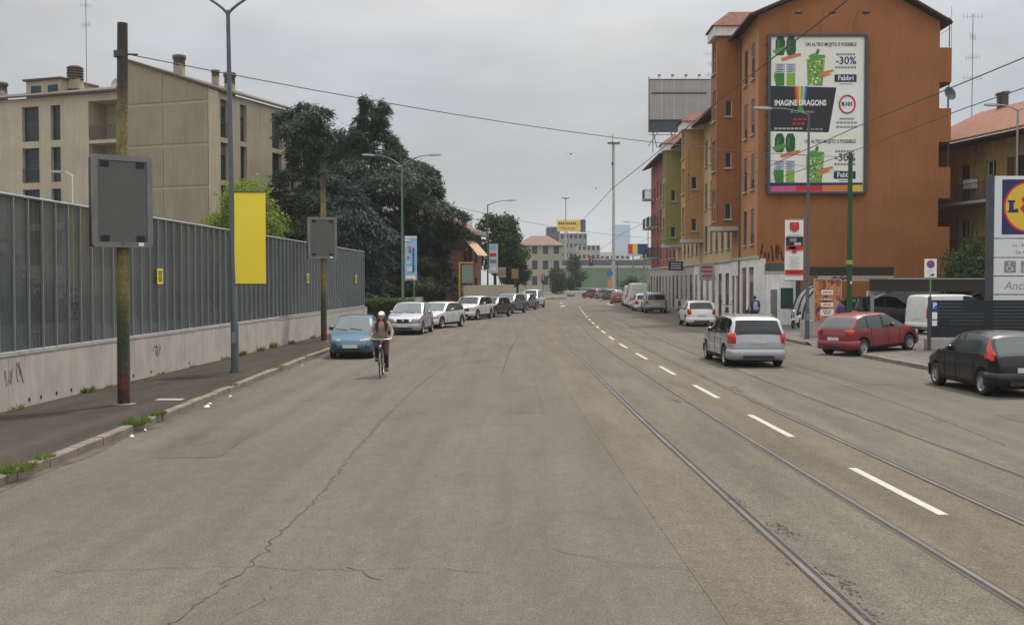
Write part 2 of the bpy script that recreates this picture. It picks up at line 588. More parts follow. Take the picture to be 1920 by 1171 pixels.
# cracks
def crack(pts, w, name='crack', jit=.022, step=.09):
    w *= .55
    mb = MB(); path = []
    for (a, b_) in zip(pts[:-1], pts[1:]):
        n = max(2, int(math.dist(a, b_) / step))
        for k in range(n):
            t_ = k / n
            path.append((a[0] + (b_[0] - a[0]) * t_ + random.gauss(0, jit), a[1] + (b_[1] - a[1]) * t_ + random.gauss(0, jit)))
    path.append(pts[-1])
    vs = []
    for i, p in enumerate(path):
        q = path[min(i + 1, len(path) - 1)]; o = path[max(i - 1, 0)]
        t_ = V(q[0] - o[0], q[1] - o[1]).normalized()
        ww = w * random.uniform(.35, 1.1)
        vs += [(p[0] - t_.y * ww, p[1] + t_.x * ww, .005), (p[0] + t_.y * ww, p[1] - t_.x * ww, .005)]
    mb.add(vs, [(2 * i, 2 * i + 1, 2 * i + 3, 2 * i + 2) for i in range(len(path) - 1)])
    mb.build(name, M['crack'], ROAD)
crack([(-2.75, 7.0), (-2.45, 9.4), (-2.42, 10.4), (-2.36, 13.6), (-2.42, 15.6), (-2.45, 20), (-2.35, 27), (-2.0, 36)], .013)
crack([(-4.2, 9.55), (-3.1, 9.7), (-2.42, 9.75), (-1.6, 9.62), (-.9, 9.7), (-.2, 9.55)], .007)
crack([(-1.5, 9.75), (-1.3, 9.5), (-1.15, 9.3)], .012)
crack([(-2.3, 8.0), (-2.05, 8.6), (-2.1, 9.2)], .006)
crack([(-3.4, 19.4), (-2.9, 19.55), (-2.45, 19.5)], .012)
crack([(-2.35, 15.9), (-2.1, 16.1), (-1.9, 16.0)], .015)
crack([(-5.2, 23.2), (-3.9, 23.35), (-2.4, 23.2), (-.9, 23.4), (.8, 23.2)], .007)
crack([(.2, 10.6), (.9, 9.9), (1.6, 9.6), (1.7, 9.2)], .006)
crack([(7.9, 17), (8.2, 21), (8.4, 28), (8.3, 36)], .016)
crack([(-.3, 30), (-.1, 40), (.3, 52)], .02)

M['gutter'] = mat('gutter_dirt', (.085, .07, .052), .95, var=.5, vscale=2.2)
mb = MB(); strip(mb, list(np.arange(5, 62, 1.0)), off(KL, 0.0), lambda y: KL(y) + .16 + .07 * math.sin(y * 1.7) + .05 * math.sin(y * 4.1), .005); mb.build('gutter_dirt', M['gutter'], ROAD)
# repair patches and manhole covers in the asphalt
M['patch'] = road_mat('asphalt_patch', (.104, .089, .073), (.125, .108, .09), .5, .1)
for (x, y, w, l, a) in ((-4.9, 17.5, .9, 3.4, .05), (.3, 24, .7, 5.5, .0), (-1.2, 38, 1.1, 7, .02), (9.3, 30, .8, 6, .02), (9.8, 19, .6, 4, 0)):
    Mx = Matrix.Translation((x, y, .0046)) @ Matrix.Rotation(a, 4, 'Z'); mb = MB()
    n = 10; lft = [V(-w / 2 + random.uniform(-.03, .03), -l / 2 + l * k / n, 0) for k in range(n + 1)]; rgt = [V(w / 2 + random.uniform(-.03, .03), -l / 2 + l * k / n, 0) for k in range(n + 1)]
    for k in range(n): mb.quad(Mx @ lft[k], Mx @ rgt[k], Mx @ rgt[k + 1], Mx @ lft[k + 1])
    mb.build('repair_patch', M['patch'], ROAD)
# scuffed pale arcs and litter
# ------------------------------------------------------------------ kerbs and pavements
def pavement(name, ys, fl, fr, z, m):
    mb = MB(); strip(mb, ys, fl, fr, z)
    return tag(mb.build(name, m), kind='structure')
FENCE = lambda y: -9.75 + .0332 * (y - 20.3)
ysl = [y for y in ys_all if y <= 150]
WALK_L = pavement('pavement', ysl, lambda y: (FENCE(y) if y < 62 else KL(y) - 4.5), off(KL, -.16), 0.126, M['pave'])
ysr = [y for y in ys_all]
def ramp(y):      # dropped kerb where the car park is entered
    return 0.02 if 37.2 < y < 43.2 else 0.13
WALK_R = pavement('pavement', [-20, 0, 10, 20, 28, 33, 36.4], off(KR, .16), lambda y: 40, 0.126, M['pave_light'])
w2 = MB(); strip(w2, [44, 48, 54, 60, 64], off(KR, .16), lambda y: 40, .126)
strip(w2, [64] + list(range(66, 151, 4)), off(KR, .16), lambda y: FAC(y) + 1, .126)
w2.quad((KR(36.4) + .16, 36.4, .126), (40, 36.4, .126), (40, 44, .126), (KR(44) + 1.6, 44, .126))
w2.quad((KR(36.4) + .16, 36.4, .126), (KR(44) + 1.6, 44, .126), (KR(43) + .1, 43, .012), (KR(37.5) + .1, 37.5, .012))
w2.quad((KR(44) + .16, 44, .126), (KR(44) + 1.6, 44, .126), (KR(43) + .1, 43, .012), (KR(43) + .1, 43, .012))
tag(w2.build('pavement', M['pave_light']), kind='structure')

def kerb_run(ks, f, side, parent):
    for y0, y1 in ks:
        h0 = .135 + random.uniform(-.008, .008)
        a, b_ = f(y0), f(y1)
        o = .16 * side
        e_ = .006
        mb = MB()
        jx = random.uniform(-.012, .012)
        c = .018 * side
        prof = [(0, -.05), (0, h0 - .018), (c, h0), (o, h0 - .002), (o, -.05)]
        vs = [(a + px + jx, y0 + e_, pz) for px, pz in prof] + [(b_ + px + jx, y1 - e_, pz) for px, pz in prof]
        n = len(prof)
        fs = [(i, i + 1, n + i + 1, n + i) for i in range(n - 1)] + [tuple(range(n)), tuple(range(n, 2 * n))]
        mb.add(vs, fs)
        mb.build('kerb_stone', M['kerb'], parent)
kl = link('kerb', None, None, (0, 0, 0)); tag(kl, kind='structure')
kerb_run([(y, y + 1.0) for y in np.arange(9, 62, 1.0)] + [(y, y + 2) for y in np.arange(62, 146, 2.0)], KL, -1, kl)
kr = link('kerb', None, None, (0, 0, 0)); tag(kr, kind='structure')
kerb_run([(y, y + 1.0) for y in np.arange(20, 36.4, 1.0)] + [(y, y + 1.0) for y in np.arange(44, 64, 1.0)] + [(y, y + 2) for y in np.arange(64, 148, 2.0)], KR, 1, kr)

# traffic island, far pavement and grass beyond the junction
isl = MB()
M['verge'] = mat('grass_verge', (0.16, 0.17, 0.06), 0.95, var=0.5, vscale=0.4)
isl.quad((-30, 236, .06), (14, 236, .06), (10, 292, .06), (-30, 292, .06))
tag(isl.build('grass_verge', M['verge']), kind='structure')
fp = MB(); fp.quad((14, 225, .05), (80, 225, .05), (80, 262, .05), (12, 262, .05))
tag(fp.build('pavement', M['pave_light']), kind='structure')
isl = MB()
isl.prism([(-9, 168), (-2, 160), (4, 158), (8.3, 162), (5, 172), (-8, 176)], .13)
tag(isl.build('traffic_island', M['pave_light']), kind='structure')
isl = MB()
isl.prism([(-8.4, 168.4), (-2, 161), (3.4, 159.4), (6.4, 162.4), (4.2, 170.5), (-7.6, 174.6)], .15)
tag(isl.build('grass_island', M['verge']), kind='structure')
M['rust'] = mat('rusty_track', (0.16, 0.09, 0.06), 0.85, var=0.3, vscale=1)
for k, dr in enumerate((0, 1.6)):
    cv = MB(); pts = []
    for a in np.linspace(0, 1, 24):
        pts.append((16.5 - 26 * a - dr * .2, 140 + 17 * math.sin(a * math.pi * .55) + dr * 2.2, .016))
    for (p, q) in zip(pts[:-1], pts[1:]):
        cv.add([p, q, (q[0], q[1] + .8, .016), (p[0], p[1] + .8, .016)], [(0, 1, 2, 3)])
    tag(cv.build('tram_rail', M['rust']), ('rusty tram rails curving across the far junction, inner pair', 'rusty tram rails curving across the far junction, outer pair')[k], 'rail', 'rails at the far junction')

# ------------------------------------------------------------------ left boundary: concrete base with tall ribbed panels
FE = thing('panel_fence', 'tall smoked grey ribbed panel fence on a low concrete wall', 'fence', (-9.75, 20.3, 0))
fdir = V(.0332, 1, 0).normalized()
fn = V(1, -.0332, 0).normalized()       # faces the street
rotf = math.atan2(-fdir.x, fdir.y)
Y0, Y1 = 10.2, 61.7
LEN = (Y1 - Y0) / fdir.y
F0 = V(0, 0, 0) + fdir * ((Y0 - 20.3) / fdir.y)
def fpt(s, d, z):
    return F0 + fdir * s + fn * d + V(0, 0, z)
segs = []; s = 0.0
while s < LEN - .1:
    segs.append((s, min(s + 5.2, LEN))); s += 5.2
step_s = (44.5 - Y0) / fdir.y
for a, b_ in segs:
    h = 1.17 if b_ < step_s else 1.12
    mb = MB()
    vs = [fpt(a + .006, 0, -.02), fpt(b_ - .006, 0, -.02), fpt(b_ - .006, -.22, -.02), fpt(a + .006, -.22, -.02)]
    vs += [p + V(0, 0, h + .02) for p in vs]
    mb.add(vs, [(0, 1, 5, 4), (1, 2, 6, 5), (2, 3, 7, 6), (3, 0, 4, 7), (4, 5, 6, 7)])
    mb.build('wall_base', M['concrete'], FE)
    mb = MB()
    vs = [fpt(a + .004, .012, h), fpt(b_ - .004, .012, h), fpt(b_ - .004, -.235, h), fpt(a + .004, -.235, h)]
    vs += [p + V(0, 0, .035) for p in vs]
    mb.add(vs, [(0, 1, 5, 4), (1, 2, 6, 5), (2, 3, 7, 6), (3, 0, 4, 7), (4, 5, 6, 7)])
    mb.build('coping', M['concrete_cap'], FE)
PW = .6
npan = int(LEN / PW)
pm = MB()
# slightly corrugated sheet between two ribs
prof = [(0, 0), (.08, .0), (.11, .004), (.26, .004), (.29, 0), (.40, 0), (.43, .004), (.55, .004), (.58, 0), (.6, 0)]
for z0, z1 in ((1.2, 4.29),):
    vs = []
    for u, d in prof:
        vs += [(d, u, z0), (d, u, z1)]
    pm.add(vs, [(2 * i, 2 * i + 1, 2 * i + 3, 2 * i + 2) for i in range(len(prof) - 1)])
pmeshes = []
for kq in ('panel', 'panel', 'panel_c', 'panel_b'):
    pmesh = pm.mesh('panel'); pmesh.materials.append(M[kq]); pmeshes.append(pmesh)
rb = MB(); rb.box((.02, 0, 2.74), (.05, .03, 3.1)); rmesh = rb.mesh('post'); rmesh.materials.append(M['panel_rib'])
for i in range(npan):
    p = fpt(i * PW, -.1, 0)
    o = link('panel', random.choice(pmeshes), FE, p, rotf)
    o = link('post', rmesh, FE, p, rotf)
link('post', rmesh, FE, fpt(npan * PW, -.1, 0), rotf)
for z in (1.22, 4.31):
    mb = MB(); mb.tube([fpt(0, -.08, z), fpt(npan * PW, -.08, z)], .035, 6)
    mb.build('rail', M['panel_rib'], FE)
# the fence turns the corner at its far end
rt = MB()
c0 = fpt(npan * PW, -.12, 0)
for k in range(6):
    rt.box2((c0.x - .62 * (k + 1), c0.y - .02, 1.2), (c0.x - .62 * k - .03, c0.y + .02, 4.29))
rt.box2((c0.x - 4, c0.y - .1, 0), (c0.x - .1, c0.y + .12, 1.15))
rt.build('return_wall', M['concrete'], FE)
# notices fixed to the panels
for yq, zq in ((28.8, 2.76), (46.6, 2.76), (58.3, 2.76)):
    s = (yq - Y0) / fdir.y
    mb = MB(); mb.box((0, 0, 0), (.012, .42, .42))
    mb.build('notice', M['notice'], FE, fpt(s, -.03, zq), rotf)
    for k in range(5):
        mb = MB(); mb.box((0, 0, 0), (.006, .3 - .05 * (k % 3), .025))
        mb.build('notice_line', M['crack'], FE, fpt(s, -.018, zq + .13 - k * .06), rotf)
# drain holes at the foot of the wall
dh = MB()
for yq in (17.6, 18.1, 18.9, 19.25, 21.4, 21.9, 22.6, 23.3, 26.8, 28.0, 31.0, 35.2):
    s = (yq - Y0) / fdir.y
    p = fpt(s, .002, .25)
    Mx = Matrix.Translation(p) @ Matrix.Rotation(rotf, 4, 'Z')
    dh.box((0, 0, 0), (.006, .07, .075), Mx)
dh.build('drain_holes', M['black'], FE)
tag(FE.children[-1], kind='stuff')
# graffiti strokes on the concrete
def scribble(parent, name, origin, U, W_, n, w, h, thick, m, N_):
    mb = MB(); x = 0
    for k in range(n):
        pts = []
        bx = w * k / n
        for j in range(6):
            pts.append(origin + U * (bx + random.uniform(-.3, 1.1) * w / n) + W_ * (h * random.uniform(0, 1)) + N_ * .004)
        fine = []
        for j in range(1, 5):
            a, b_, c_, d_ = pts[j - 1], pts[j], pts[min(j + 1, 5)], pts[min(j + 2, 5)]
            for q in range(5):
                t_ = q / 5
                fine.append(.5 * ((2 * b_) + (c_ - a) * t_ + (2 * a - 5 * b_ + 4 * c_ - d_) * t_ ** 2 + (3 * b_ - a - 3 * c_ + d_) * t_ ** 3))
        mb.tube(fine, thick, 4, smooth=False)
    return mb.build(name, m, parent)
M['spray'] = mat('spray_paint', (0.2, 0.19, 0.18), 0.8)
scribble(FE, 'graffiti', fpt(10.3, .0, .55), fdir, V(0, 0, 1), 4, .7, .5, .006, M['spray'], fn)
scribble(FE, 'graffiti', fpt(18.0, .0, .6), fdir, V(0, 0, 1), 3, .5, .4, .006, M['spray'], fn)

# pale pickets standing behind the smoked panels
PK = thing('picket_fence', 'pale pickets glimpsed low behind the smoked panels', 'fence', (-10.6, 16.5, 0))
pkm = MB(); pkm.box((0, 0, .95), (.03, .06, 1.5)); pkm = pkm.mesh('picket'); pkm.materials.append(M['white'])
for k in range(66):
    link('picket', pkm, PK, (.0332 * k * .15, k * .15, 0))
for z in (.5, 1.5):
    mb = MB(); mb.tube([(.02, 0, z), (.35, 9.9, z)], .025, 5); mb.build('rail', M['white'], PK)
# ------------------------------------------------------------------ lettering
def text_mesh(body, size, bold=0.0, align='CENTER', shear=0.0, space=1.0, sx=1.0):
    cu = bpy.data.curves.new('lettering', 'FONT')
    cu.body = body; cu.size = size; cu.align_x = align; cu.align_y = 'CENTER'
    cu.offset = bold; cu.shear = shear; cu.space_character = space
    cu.resolution_u = 3
    o = bpy.data.objects.new('lettering', cu)
    COL.objects.link(o)
    dg = bpy.context.evaluated_depsgraph_get()
    me = bpy.data.meshes.new_from_object(o.evaluated_get(dg))
    bpy.data.objects.remove(o)
    bpy.data.curves.remove(cu)
    for v in me.vertices:
        v.co.x *= sx
    return me
def text(body, size, m, parent, loc, rot=(math.pi / 2, 0, 0), bold=0.0, name='lettering', **k):
    me = text_mesh(body, size, bold, **k)
    me.materials.clear(); me.materials.append(m)
    o = link(name, me, parent, loc)
    o.rotation_euler = rot
    return o
def sheet(parent, name, poly, y, m, thick=.004):
    """flat printed shape in the x-z plane facing -y"""
    n = len(poly)
    mb = MB()
    mb.add([(p[0], y, p[1]) for p in poly], [tuple(range(n))])
    return mb.build(name, m, parent)
def rect(x0, x1, z0, z1):
    return [(x0, z0), (x1, z0), (x1, z1), (x0, z1)]
def disc(cx, cz, rx, rz=None, n=36):
    rz = rz or rx
    return [(cx + rx * math.cos(2 * math.pi * i / n), cz + rz * math.sin(2 * math.pi * i / n)) for i in range(n)]

INK = {k: mat('ink_' + k, c, 0.6) for k, c in dict(
    white=(.82, .82, .79), cream=(.80, .80, .71), black=(.015, .016, .02), navy=(.012, .022, .10), red=(.55, .02, .03),
    green=(.04, .20, .03), lime=(.22, .42, .05), mint=(.10, .30, .06), orange=(.62, .20, .05), yellow=(.75, .50, .04), blue=(.03, .12, .42),
    sky=(.30, .50, .68), pale=(.55, .66, .72), grey=(.25, .26, .27), ltgrey=(.48, .49, .50), pink=(.6, .10, .22), purple=(.10, .05, .2),
    darkgreen=(.015, .085, .03), brown=(.16, .07, .03)).items()}

# ------------------------------------------------------------------ wooden-yellow tram poles carrying blank panels
def pole_mat(name):
    """old pole: ochre paint above, green then red-brown and black at the foot"""
    m = bpy.data.materials.new(name); m.use_nodes = True
    nt = m.node_tree; N = nt.nodes; L = nt.links
    b = N['Principled BSDF']; b.inputs['Roughness'].default_value = .75
    t = N.new('ShaderNodeTexCoord'); s = N.new('ShaderNodeSeparateXYZ'); L.new(t.outputs['Object'], s.inputs[0])
    n = N.new('ShaderNodeTexNoise'); n.inputs['Scale'].default_value = 5; n.inputs['Detail'].default_value = 7
    L.new(t.outputs['Object'], n.inputs[0])
    a = N.new('ShaderNodeMath'); a.operation = 'MULTIPLY_ADD'; a.inputs[1].default_value = .9; L.new(n.outputs[0], a.inputs[0]); L.new(s.outputs['Z'], a.inputs[2])
    mr = N.new('ShaderNodeMapRange'); mr.inputs[1].default_value = .45; mr.inputs[2].default_value = 8.25; L.new(a.outputs[0], mr.inputs[0])
    r = N.new('ShaderNodeValToRGB'); cr = r.color_ramp
    pts = [(0, (.015, .013, .012)), (.04, (.11, .03, .022)), (.075, (.10, .035, .025)), (.10, (.055, .062, .045)), (.16, (.04, .06, .035)), (.22, (.055, .065, .025)),
           (.30, (.19, .155, .045)), (.42, (.185, .15, .05)), (.72, (.21, .165, .055)), (.80, (.10, .07, .035)), (.85, (.045, .038, .03)), (1, (.035, .032, .03))]
    cr.elements[0].position = 0; cr.elements[0].color = (*pts[0][1], 1)
    cr.elements[1].position = 1; cr.elements[1].color = (*pts[-1][1], 1)
    for p, c in pts[1:-1]:
        e_ = cr.elements.new(p); e_.color = (*c, 1)
    L.new(mr.outputs[0], r.inputs[0])
    n2 = N.new('ShaderNodeTexNoise'); n2.inputs['Scale'].default_value = 14; n2.inputs['Detail'].default_value = 6; L.new(t.outputs['Object'], n2.inputs[0])
    m2 = N.new('ShaderNodeMapRange'); m2.inputs[1].default_value = .35; m2.inputs[2].default_value = .65; m2.inputs[3].default_value = .65; m2.inputs[4].default_value = 1.2
    L.new(n2.outputs[0], m2.inputs[0])
    vm = N.new('ShaderNodeVectorMath'); vm.operation = 'SCALE'; L.new(r.outputs[0], vm.inputs[0]); L.new(m2.outputs[0], vm.inputs['Scale'])
    L.new(vm.outputs[0], b.inputs['Base Color'])
    return m
M['old_pole'] = pole_mat('old_pole')
def board_pole(loc, h, r, label, lean=0.0):
    t = thing('sign_pole', label, 'pole', loc, 0, 'old tram poles with blank panels')
    mb = MB(); mb.tube([(0, 0, 0), (lean * .25, 0, h * .55), (lean, 0, h)], [r, r * .95, r * .80], 16)
    mb.build('pole', M['old_pole'], t)
    mb = MB(); mb.lathe([(0, 0), (r * 1.9, 0), (r * 1.9, .015), (r * 1.05, .03)], 16)
    mb.build('base_plate', M['ground'], t)
    mb = MB(); mb.tube([(0, 0, 7.0), (0, 0, 7.12)], r * 1.05, 14); mb.tube([(r, 0, 7.06), (r + .22, .03, 7.06)], .02, 6)
    mb.build('wire_clamp', M['dark_metal'], t)
    return t
def cabinet(loc, w, hh, ang, label, front=True):
    """double-faced blank cabinet: box body, rounded frame, grey face, four black fixings"""
    c = thing('blank_billboard', label, 'sign', loc, ang, 'blank grey panels on the poles')
    mb = MB(); mb.bbox((0, .22, 0), (w - .02, .30, hh - .02), .05); mb.build('rear_case', M['black'], c)
    mb = MB(); rr = .07; k = 6
    out = []; inn = []
    for cx, cz, a0 in ((1, 1, 0), (-1, 1, 90), (-1, -1, 180), (1, -1, 270)):
        for j in range(k + 1):
            a = R(a0 + 90 * j / k)
            out.append((cx * (w / 2 - rr) + rr * math.cos(a), cz * (hh / 2 - rr) + rr * math.sin(a)))
            inn.append((cx * (w / 2 - rr) * .9 + rr * .2 * math.cos(a), cz * (hh / 2 - rr) * .94 + rr * .2 * math.sin(a)))
    n = len(out)
    vs = [(p[0], -.03, p[1]) for p in out] + [(p[0], -.03, p[1]) for p in inn] + [(p[0], .065, p[1]) for p in out] + [(p[0], -.012, p[1]) for p in inn]
    fs = []
    for i in range(n):
        j = (i + 1) % n
        fs += [(i, j, n + j, n + i), (i, 2 * n + i, 2 * n + j, j), (n + i, n + j, 3 * n + j, 3 * n + i)]
    fs.append(tuple(range(2 * n, 3 * n)))
    mb.add(vs, fs); mb.build('frame', M['sign_frame'], c)
    mb = MB(); mb.add([(p[0], -.014, p[1]) for p in inn], [tuple(range(n))]); mb.build('face', M['sign_grey'], c)
    for sx in (-1, 1):
        for sz in (-1, 1):
            mb = MB(); mb.box((sx * w * .295, -.02, sz * hh * .405), (.16, .03, .115)); mb.build('fixing', M['black'], c)
    mb = MB(); mb.box((w * .3, -.034, -hh * .465), (.10, .006, .07)); mb.build('sticker', INK['white'], c)
    mb = MB(); mb.box((0, -.034, -hh * .465), (.03, .006, .03)); mb.build('lock', M['black'], c)
    return c
P1 = board_pole((-7.88, 21.6, .126), 7.68, .125, 'old ochre pole with red-brown foot beside the weedy kerb', .05)
cabinet((-7.80, 21.42, 4.22), 1.17, 1.83, R(34), 'blank grey cabinet on the ochre pole beside the weedy kerb')
P2 = board_pole((-7.84, 44.4, .126), 7.4, .125, 'old ochre pole standing behind the small blue car', .0)
cabinet((-7.84, 44.2, 4.42), 1.20, 1.71, R(21), 'blank grey cabinet on the pole behind the small blue car')

# ------------------------------------------------------------------ street lamps
def lamp_head(mb, p, d):
    """flat cobra head starting at p, pointing along horizontal d"""
    d = V(*d).normalized(); s = V(-d.y, d.x, 0)
    vs = []
    for t_, w, h in ((-.05, .05, .04), (.15, .13, .06), (.45, .16, .06), (.75, .12, .04)):
        q = V(*p) + d * t_ + V(0, 0, .05 * t_)
        vs += [q + s * w + V(0, 0, -h), q - s * w + V(0, 0, -h), q - s * w * .7 + V(0, 0, h), q + s * w * .7 + V(0, 0, h)]
    fs = [(0, 1, 2, 3), (12, 13, 14, 15)]
    for i in range(3):
        for k in range(4):
            fs.append((4 * i + k, 4 * i + (k + 1) % 4, 4 * i + 4 + (k + 1) % 4, 4 * i + 4 + k))
    mb.add(vs, fs)
def street_lamp(loc, label, m, h=9.9, arms=((-1, 0), (1, 0)), r=.085, reach=1.75, rise=.75, lean=0, low=None):
    t = thing('street_lamp', label, 'street lamp', loc, 0, 'street lamps')
    mb = MB()
    mb.tube([(lean * -.0, 0, 0), (0, 0, 1.3), (lean * .15, 0, 1.4), (lean, 0, h)], [r * 1.3, r * 1.25, r * 1.02, r * .62], 14)
    mb.build('pole', m, t)
    mb = MB(); mb.tube([(0, 0, 0), (0, 0, .05)], r * 1.7, 14); mb.build('base_collar', m, t)
    mb = MB(); mb.box((0, -r * 1.25, .95), (.11, .02, .30)); mb.build('hatch', M['grey_metal'], t)
    for a in arms:
        d = V(a[0], a[1], 0).normalized()
        pts = []
        for k in range(9):
            q = k / 8
            pts.append(V(lean, 0, h - .1) + d * (reach * q ** 1.25) + V(0, 0, rise * math.sin(q * math.pi / 2) ** 1.0))
        mb = MB(); mb.tube(pts, [r * .5 * (1 - .4 * k / 8) for k in range(9)], 8)
        arm = mb.build('arm', m, t)
        mb = MB(); lamp_head(mb, pts[-1], d)
        mb.build('lamp_head', M['grey_metal'], arm)
    return t
def banner(loc, w, h, m, label, side=1, off_=.12, tilt=0):
    """banner sheet held by two brackets beside a post at loc"""
    t = thing('banner', label, 'banner', loc, 0, 'banners on the street lamps')
    x0 = side * off_
    mb = MB()
    n = 8
    vs = []
    for i in range(n + 1):
        for k in range(5):
            u = x0 + side * w * k / 4
            vs.append((u + .003 * math.sin(i * .9), .008 * math.sin(i * .8 + k * .7), -h * i / n))
    nb = len(vs)
    vs += [(v[0], v[1] + .006, v[2]) for v in vs]
    fs = []
    for i in range(n):
        for k in range(4):
            a = i * 5 + k
            fs += [(a, a + 1, a + 6, a + 5), (nb + a, nb + a + 5, nb + a + 6, nb + a + 1)]
    mb.add(vs, fs, True); mb.build('sheet', m, t)
    for z in (.015, -h - .015):
        mb = MB(); mb.tube([(0, 0, z), (x0 + side * w, 0, z)], .018, 8); mb.build('bracket', M['dark_metal'], t)
    return t

street_lamp((-7.65, 29.4, .126), 'dark grey twin-arm lamp post holding the plain yellow banner', M['lamp_grey'], lean=-.12)
banner((-7.73, 29.36, 5.06), .86, 2.50, M['yellow'], 'plain bright yellow banner on the dark grey lamp post', 1, .10)
street_lamp((-6.95, 68.0, .126), 'green twin-arm lamp post in front of the cedars', M['lamp_green'], h=9.85, lean=-.05)
b2 = banner((-6.95, 67.95, 5.5), .78, 2.80, INK['sky'], 'pale blue banner with small red marks on the green lamp post', 1, .12)
for (u, z, w, h, k) in ((.30, -.25, .35, .16, 'pale'), (.45, -.82, .16, .34, 'pink'), (.34, -1.36, .12, .13, 'red'), (.46, -1.0, .1, .1, 'red'), (.5, -2.1, .5, .3, 'pale'), (.5, -2.6, .6, .18, 'white'), (.4, -1.7, .3, .10, 'pale'), (.5, -.06, .74, .1, 'white'), (.2, -.55, .1, .3, 'pale'), (.68, -1.5, .12, 1.5, 'blue')):
    mb = MB(); mb.box((u, -.045, z), (w, .004, h)); mb.build('print', INK[k], b2)
street_lamp((-2.25, 99.0, .126), 'slim grey lamp post with one arm beside the brick house', M['lamp_grey'], arms=((1, .2),), reach=1.9, rise=.5, h=9.6)
b3 = banner((-2.25, 98.9, 6.1), .8, 2.7, INK['pale'], 'white and grey banner on the slim post beside the brick house', 1, .14)
for (u, z, w, h, k) in ((.5, -.3, .6, .4, 'sky'), (.5, -1.0, .6, .3, 'red'), (.5, -1.6, .6, .3, 'grey'), (.5, -2.3, .5, .3, 'white')):
    mb = MB(); mb.box((u, -.045, z), (w, .004, h)); mb.build('print', INK[k], b3)
street_lamp((12.85, 46.4, .126), 'grey lamp post with a single curved arm by the orange wall', M['lamp_grey'], arms=((-1, .1),), reach=1.6, rise=.35, h=9.75, r=.075)
b4 = banner((12.8, 46.35, 5.30), .80, 2.62, INK['white'], 'white banner with red shield and dark photo beside the curved lamp', -1, .16)
for (u, z, w, h, k) in ((-.55, -.94, .74, .40, 'black'), (-.62, -.88, .30, .14, 'grey'), (-.42, -1.05, .3, .12, 'ltgrey'), (-.55, -1.22, .74, .2, 'red'), (-.65, -1.22, .3, .12, 'pink'), (-.56, -.68, .62, .025, 'grey'), (-.56, -2.28, .78, .22, 'red'), (-.56, -2.28, .5, .03, 'pink')):
    mb = MB(); mb.box((u, -.045 - .004 * (h < .3), z), (w, .004, h)); mb.build('print', INK[k], b4)
sheet(b4, 'emblem', [(-.76, -.12), (-.36, -.12), (-.36, -.42), (-.56, -.54), (-.76, -.42)], -.046, INK['red'])
text('T', .26, INK['orange'], b4, (-.56, -.056, -.29))
sheet(b4, 'print', [(-.66, -1.32), (-.46, -1.32), (-.46, -1.40), (-.56, -1.47), (-.66, -1.40)], -.052, INK['red'])
for k in range(6):
    mb = MB(); mb.box((-.56 + .03 * (k % 2), -.047, -1.62 - .085 * k), (.52 - .08 * (k % 3), .004, .022)); mb.build('print', INK['ltgrey'], b4)
# lamp at the far left behind the fence, and one behind on the right
street_lamp((-43.6, 90.0, 0), 'thin grey lamp post standing in front of the beige flats', M['grey_metal'], h=16.0, arms=((1, .2),), reach=1.4, rise=.9, r=.1)
street_lamp((-23.0, 56, 0), 'small white lamp behind the fence beside the blank cabinet', M['white'], h=8.2, arms=((-1, .1),), reach=.45, rise=.25, r=.04)
street_lamp((27.6, 58.5, 0), 'grey twin-arm lamp in front of the yellow galleried house', M['grey_metal'], h=12.0, arms=((-1, .1), (1, -.1)), reach=1.0, rise=.35, r=.09)
street_lamp((17.2, 135, .126), 'lamp hanging over the street beyond the balconies', M['grey_metal'], h=9.6, arms=((-1, 0),), reach=2.4, rise=.5, r=.08)

# green tram pole on the right
t = thing('tram_pole', 'tall bright green tram pole beside the red car', 'pole', (13.72, 43.4, .126))
mb = MB(); mb.tube([(0, 0, 0), (0, 0, 7.7)], [.115, .085], 16); mb.build('pole', M['tram_green'], t)
mb = MB(); mb.tube([(0, 0, 3.18), (0, 0, 3.36)], .13, 16); mb.build('band', INK['lime'], t)
mb = MB(); mb.tube([(0, 0, 7.5), (0, 0, 7.58)], .11, 12); mb.tube([(0, 0, 7.54), (-.3, -.1, 7.54)], .025, 6); mb.build('wire_clamp', M['dark_metal'], t)
mb = MB(); mb.box((.03, -.125, 2.45), (.07, .01, .1)); mb.build('sticker', INK['white'], t)

# ------------------------------------------------------------------ overhead wires
M['wire'] = mat('wire', (.045, .045, .05), .6)
def wire(pts, r, label, sag=0.0):
    mb = MB(); full = []
    for a, b_ in zip(pts[:-1], pts[1:]):
        for k in range(14):
            q = k / 14
            p = V(*a).lerp(V(*b_), q); p.z -= sag * 4 * q * (1 - q)
            full.append(p)
    full.append(V(*pts[-1]))
    base = full[0].copy()
    mb.tube([p - base for p in full], r, 6)
    return tag(mb.build('overhead_wire', M['wire'], None, base), label, 'wire', 'overhead wires above the street')
wire([(-7.7, 21.6, 7.18), (13.6, 43.4, 7.66)], .011, 'span wire from the near ochre pole to the green tram pole', .42)
wire([(-7.7, 44.4, 7.1), (-7.5, 100, 7.4)], .006, 'thin wire running between the old poles by the cedars', .3)
wire([(RL(y) + .72, y, 5.46) for y in (2, 16, 32.6, 60, 95, 140)], .008, 'tram contact wire over the track beside the tan strip', .03)
wire([(RL(y) + 3.62, y, 5.36) for y in (4, 18, 36.0, 60, 95, 140)], .008, 'tram contact wire over the track next to the parked cars', .03)
wire([(8.6, 2, 5.75), (7.85, 18.5, 5.62), (7.2, 36.4, 5.5), (9.5, 80, 5.5)], .008, 'feeder wire beside the outer tram contact wire', .05)
wire([(-4.4, 79, 8.2), (16.2, 122, 7.6)], .014, 'farther span wire crossing the street before the junction', .45)
wire([(13.72, 43.4, 7.3), (19.9, 63.9, 7.6), ], .010, 'stay wire from the green tram pole to the orange wall', .2)
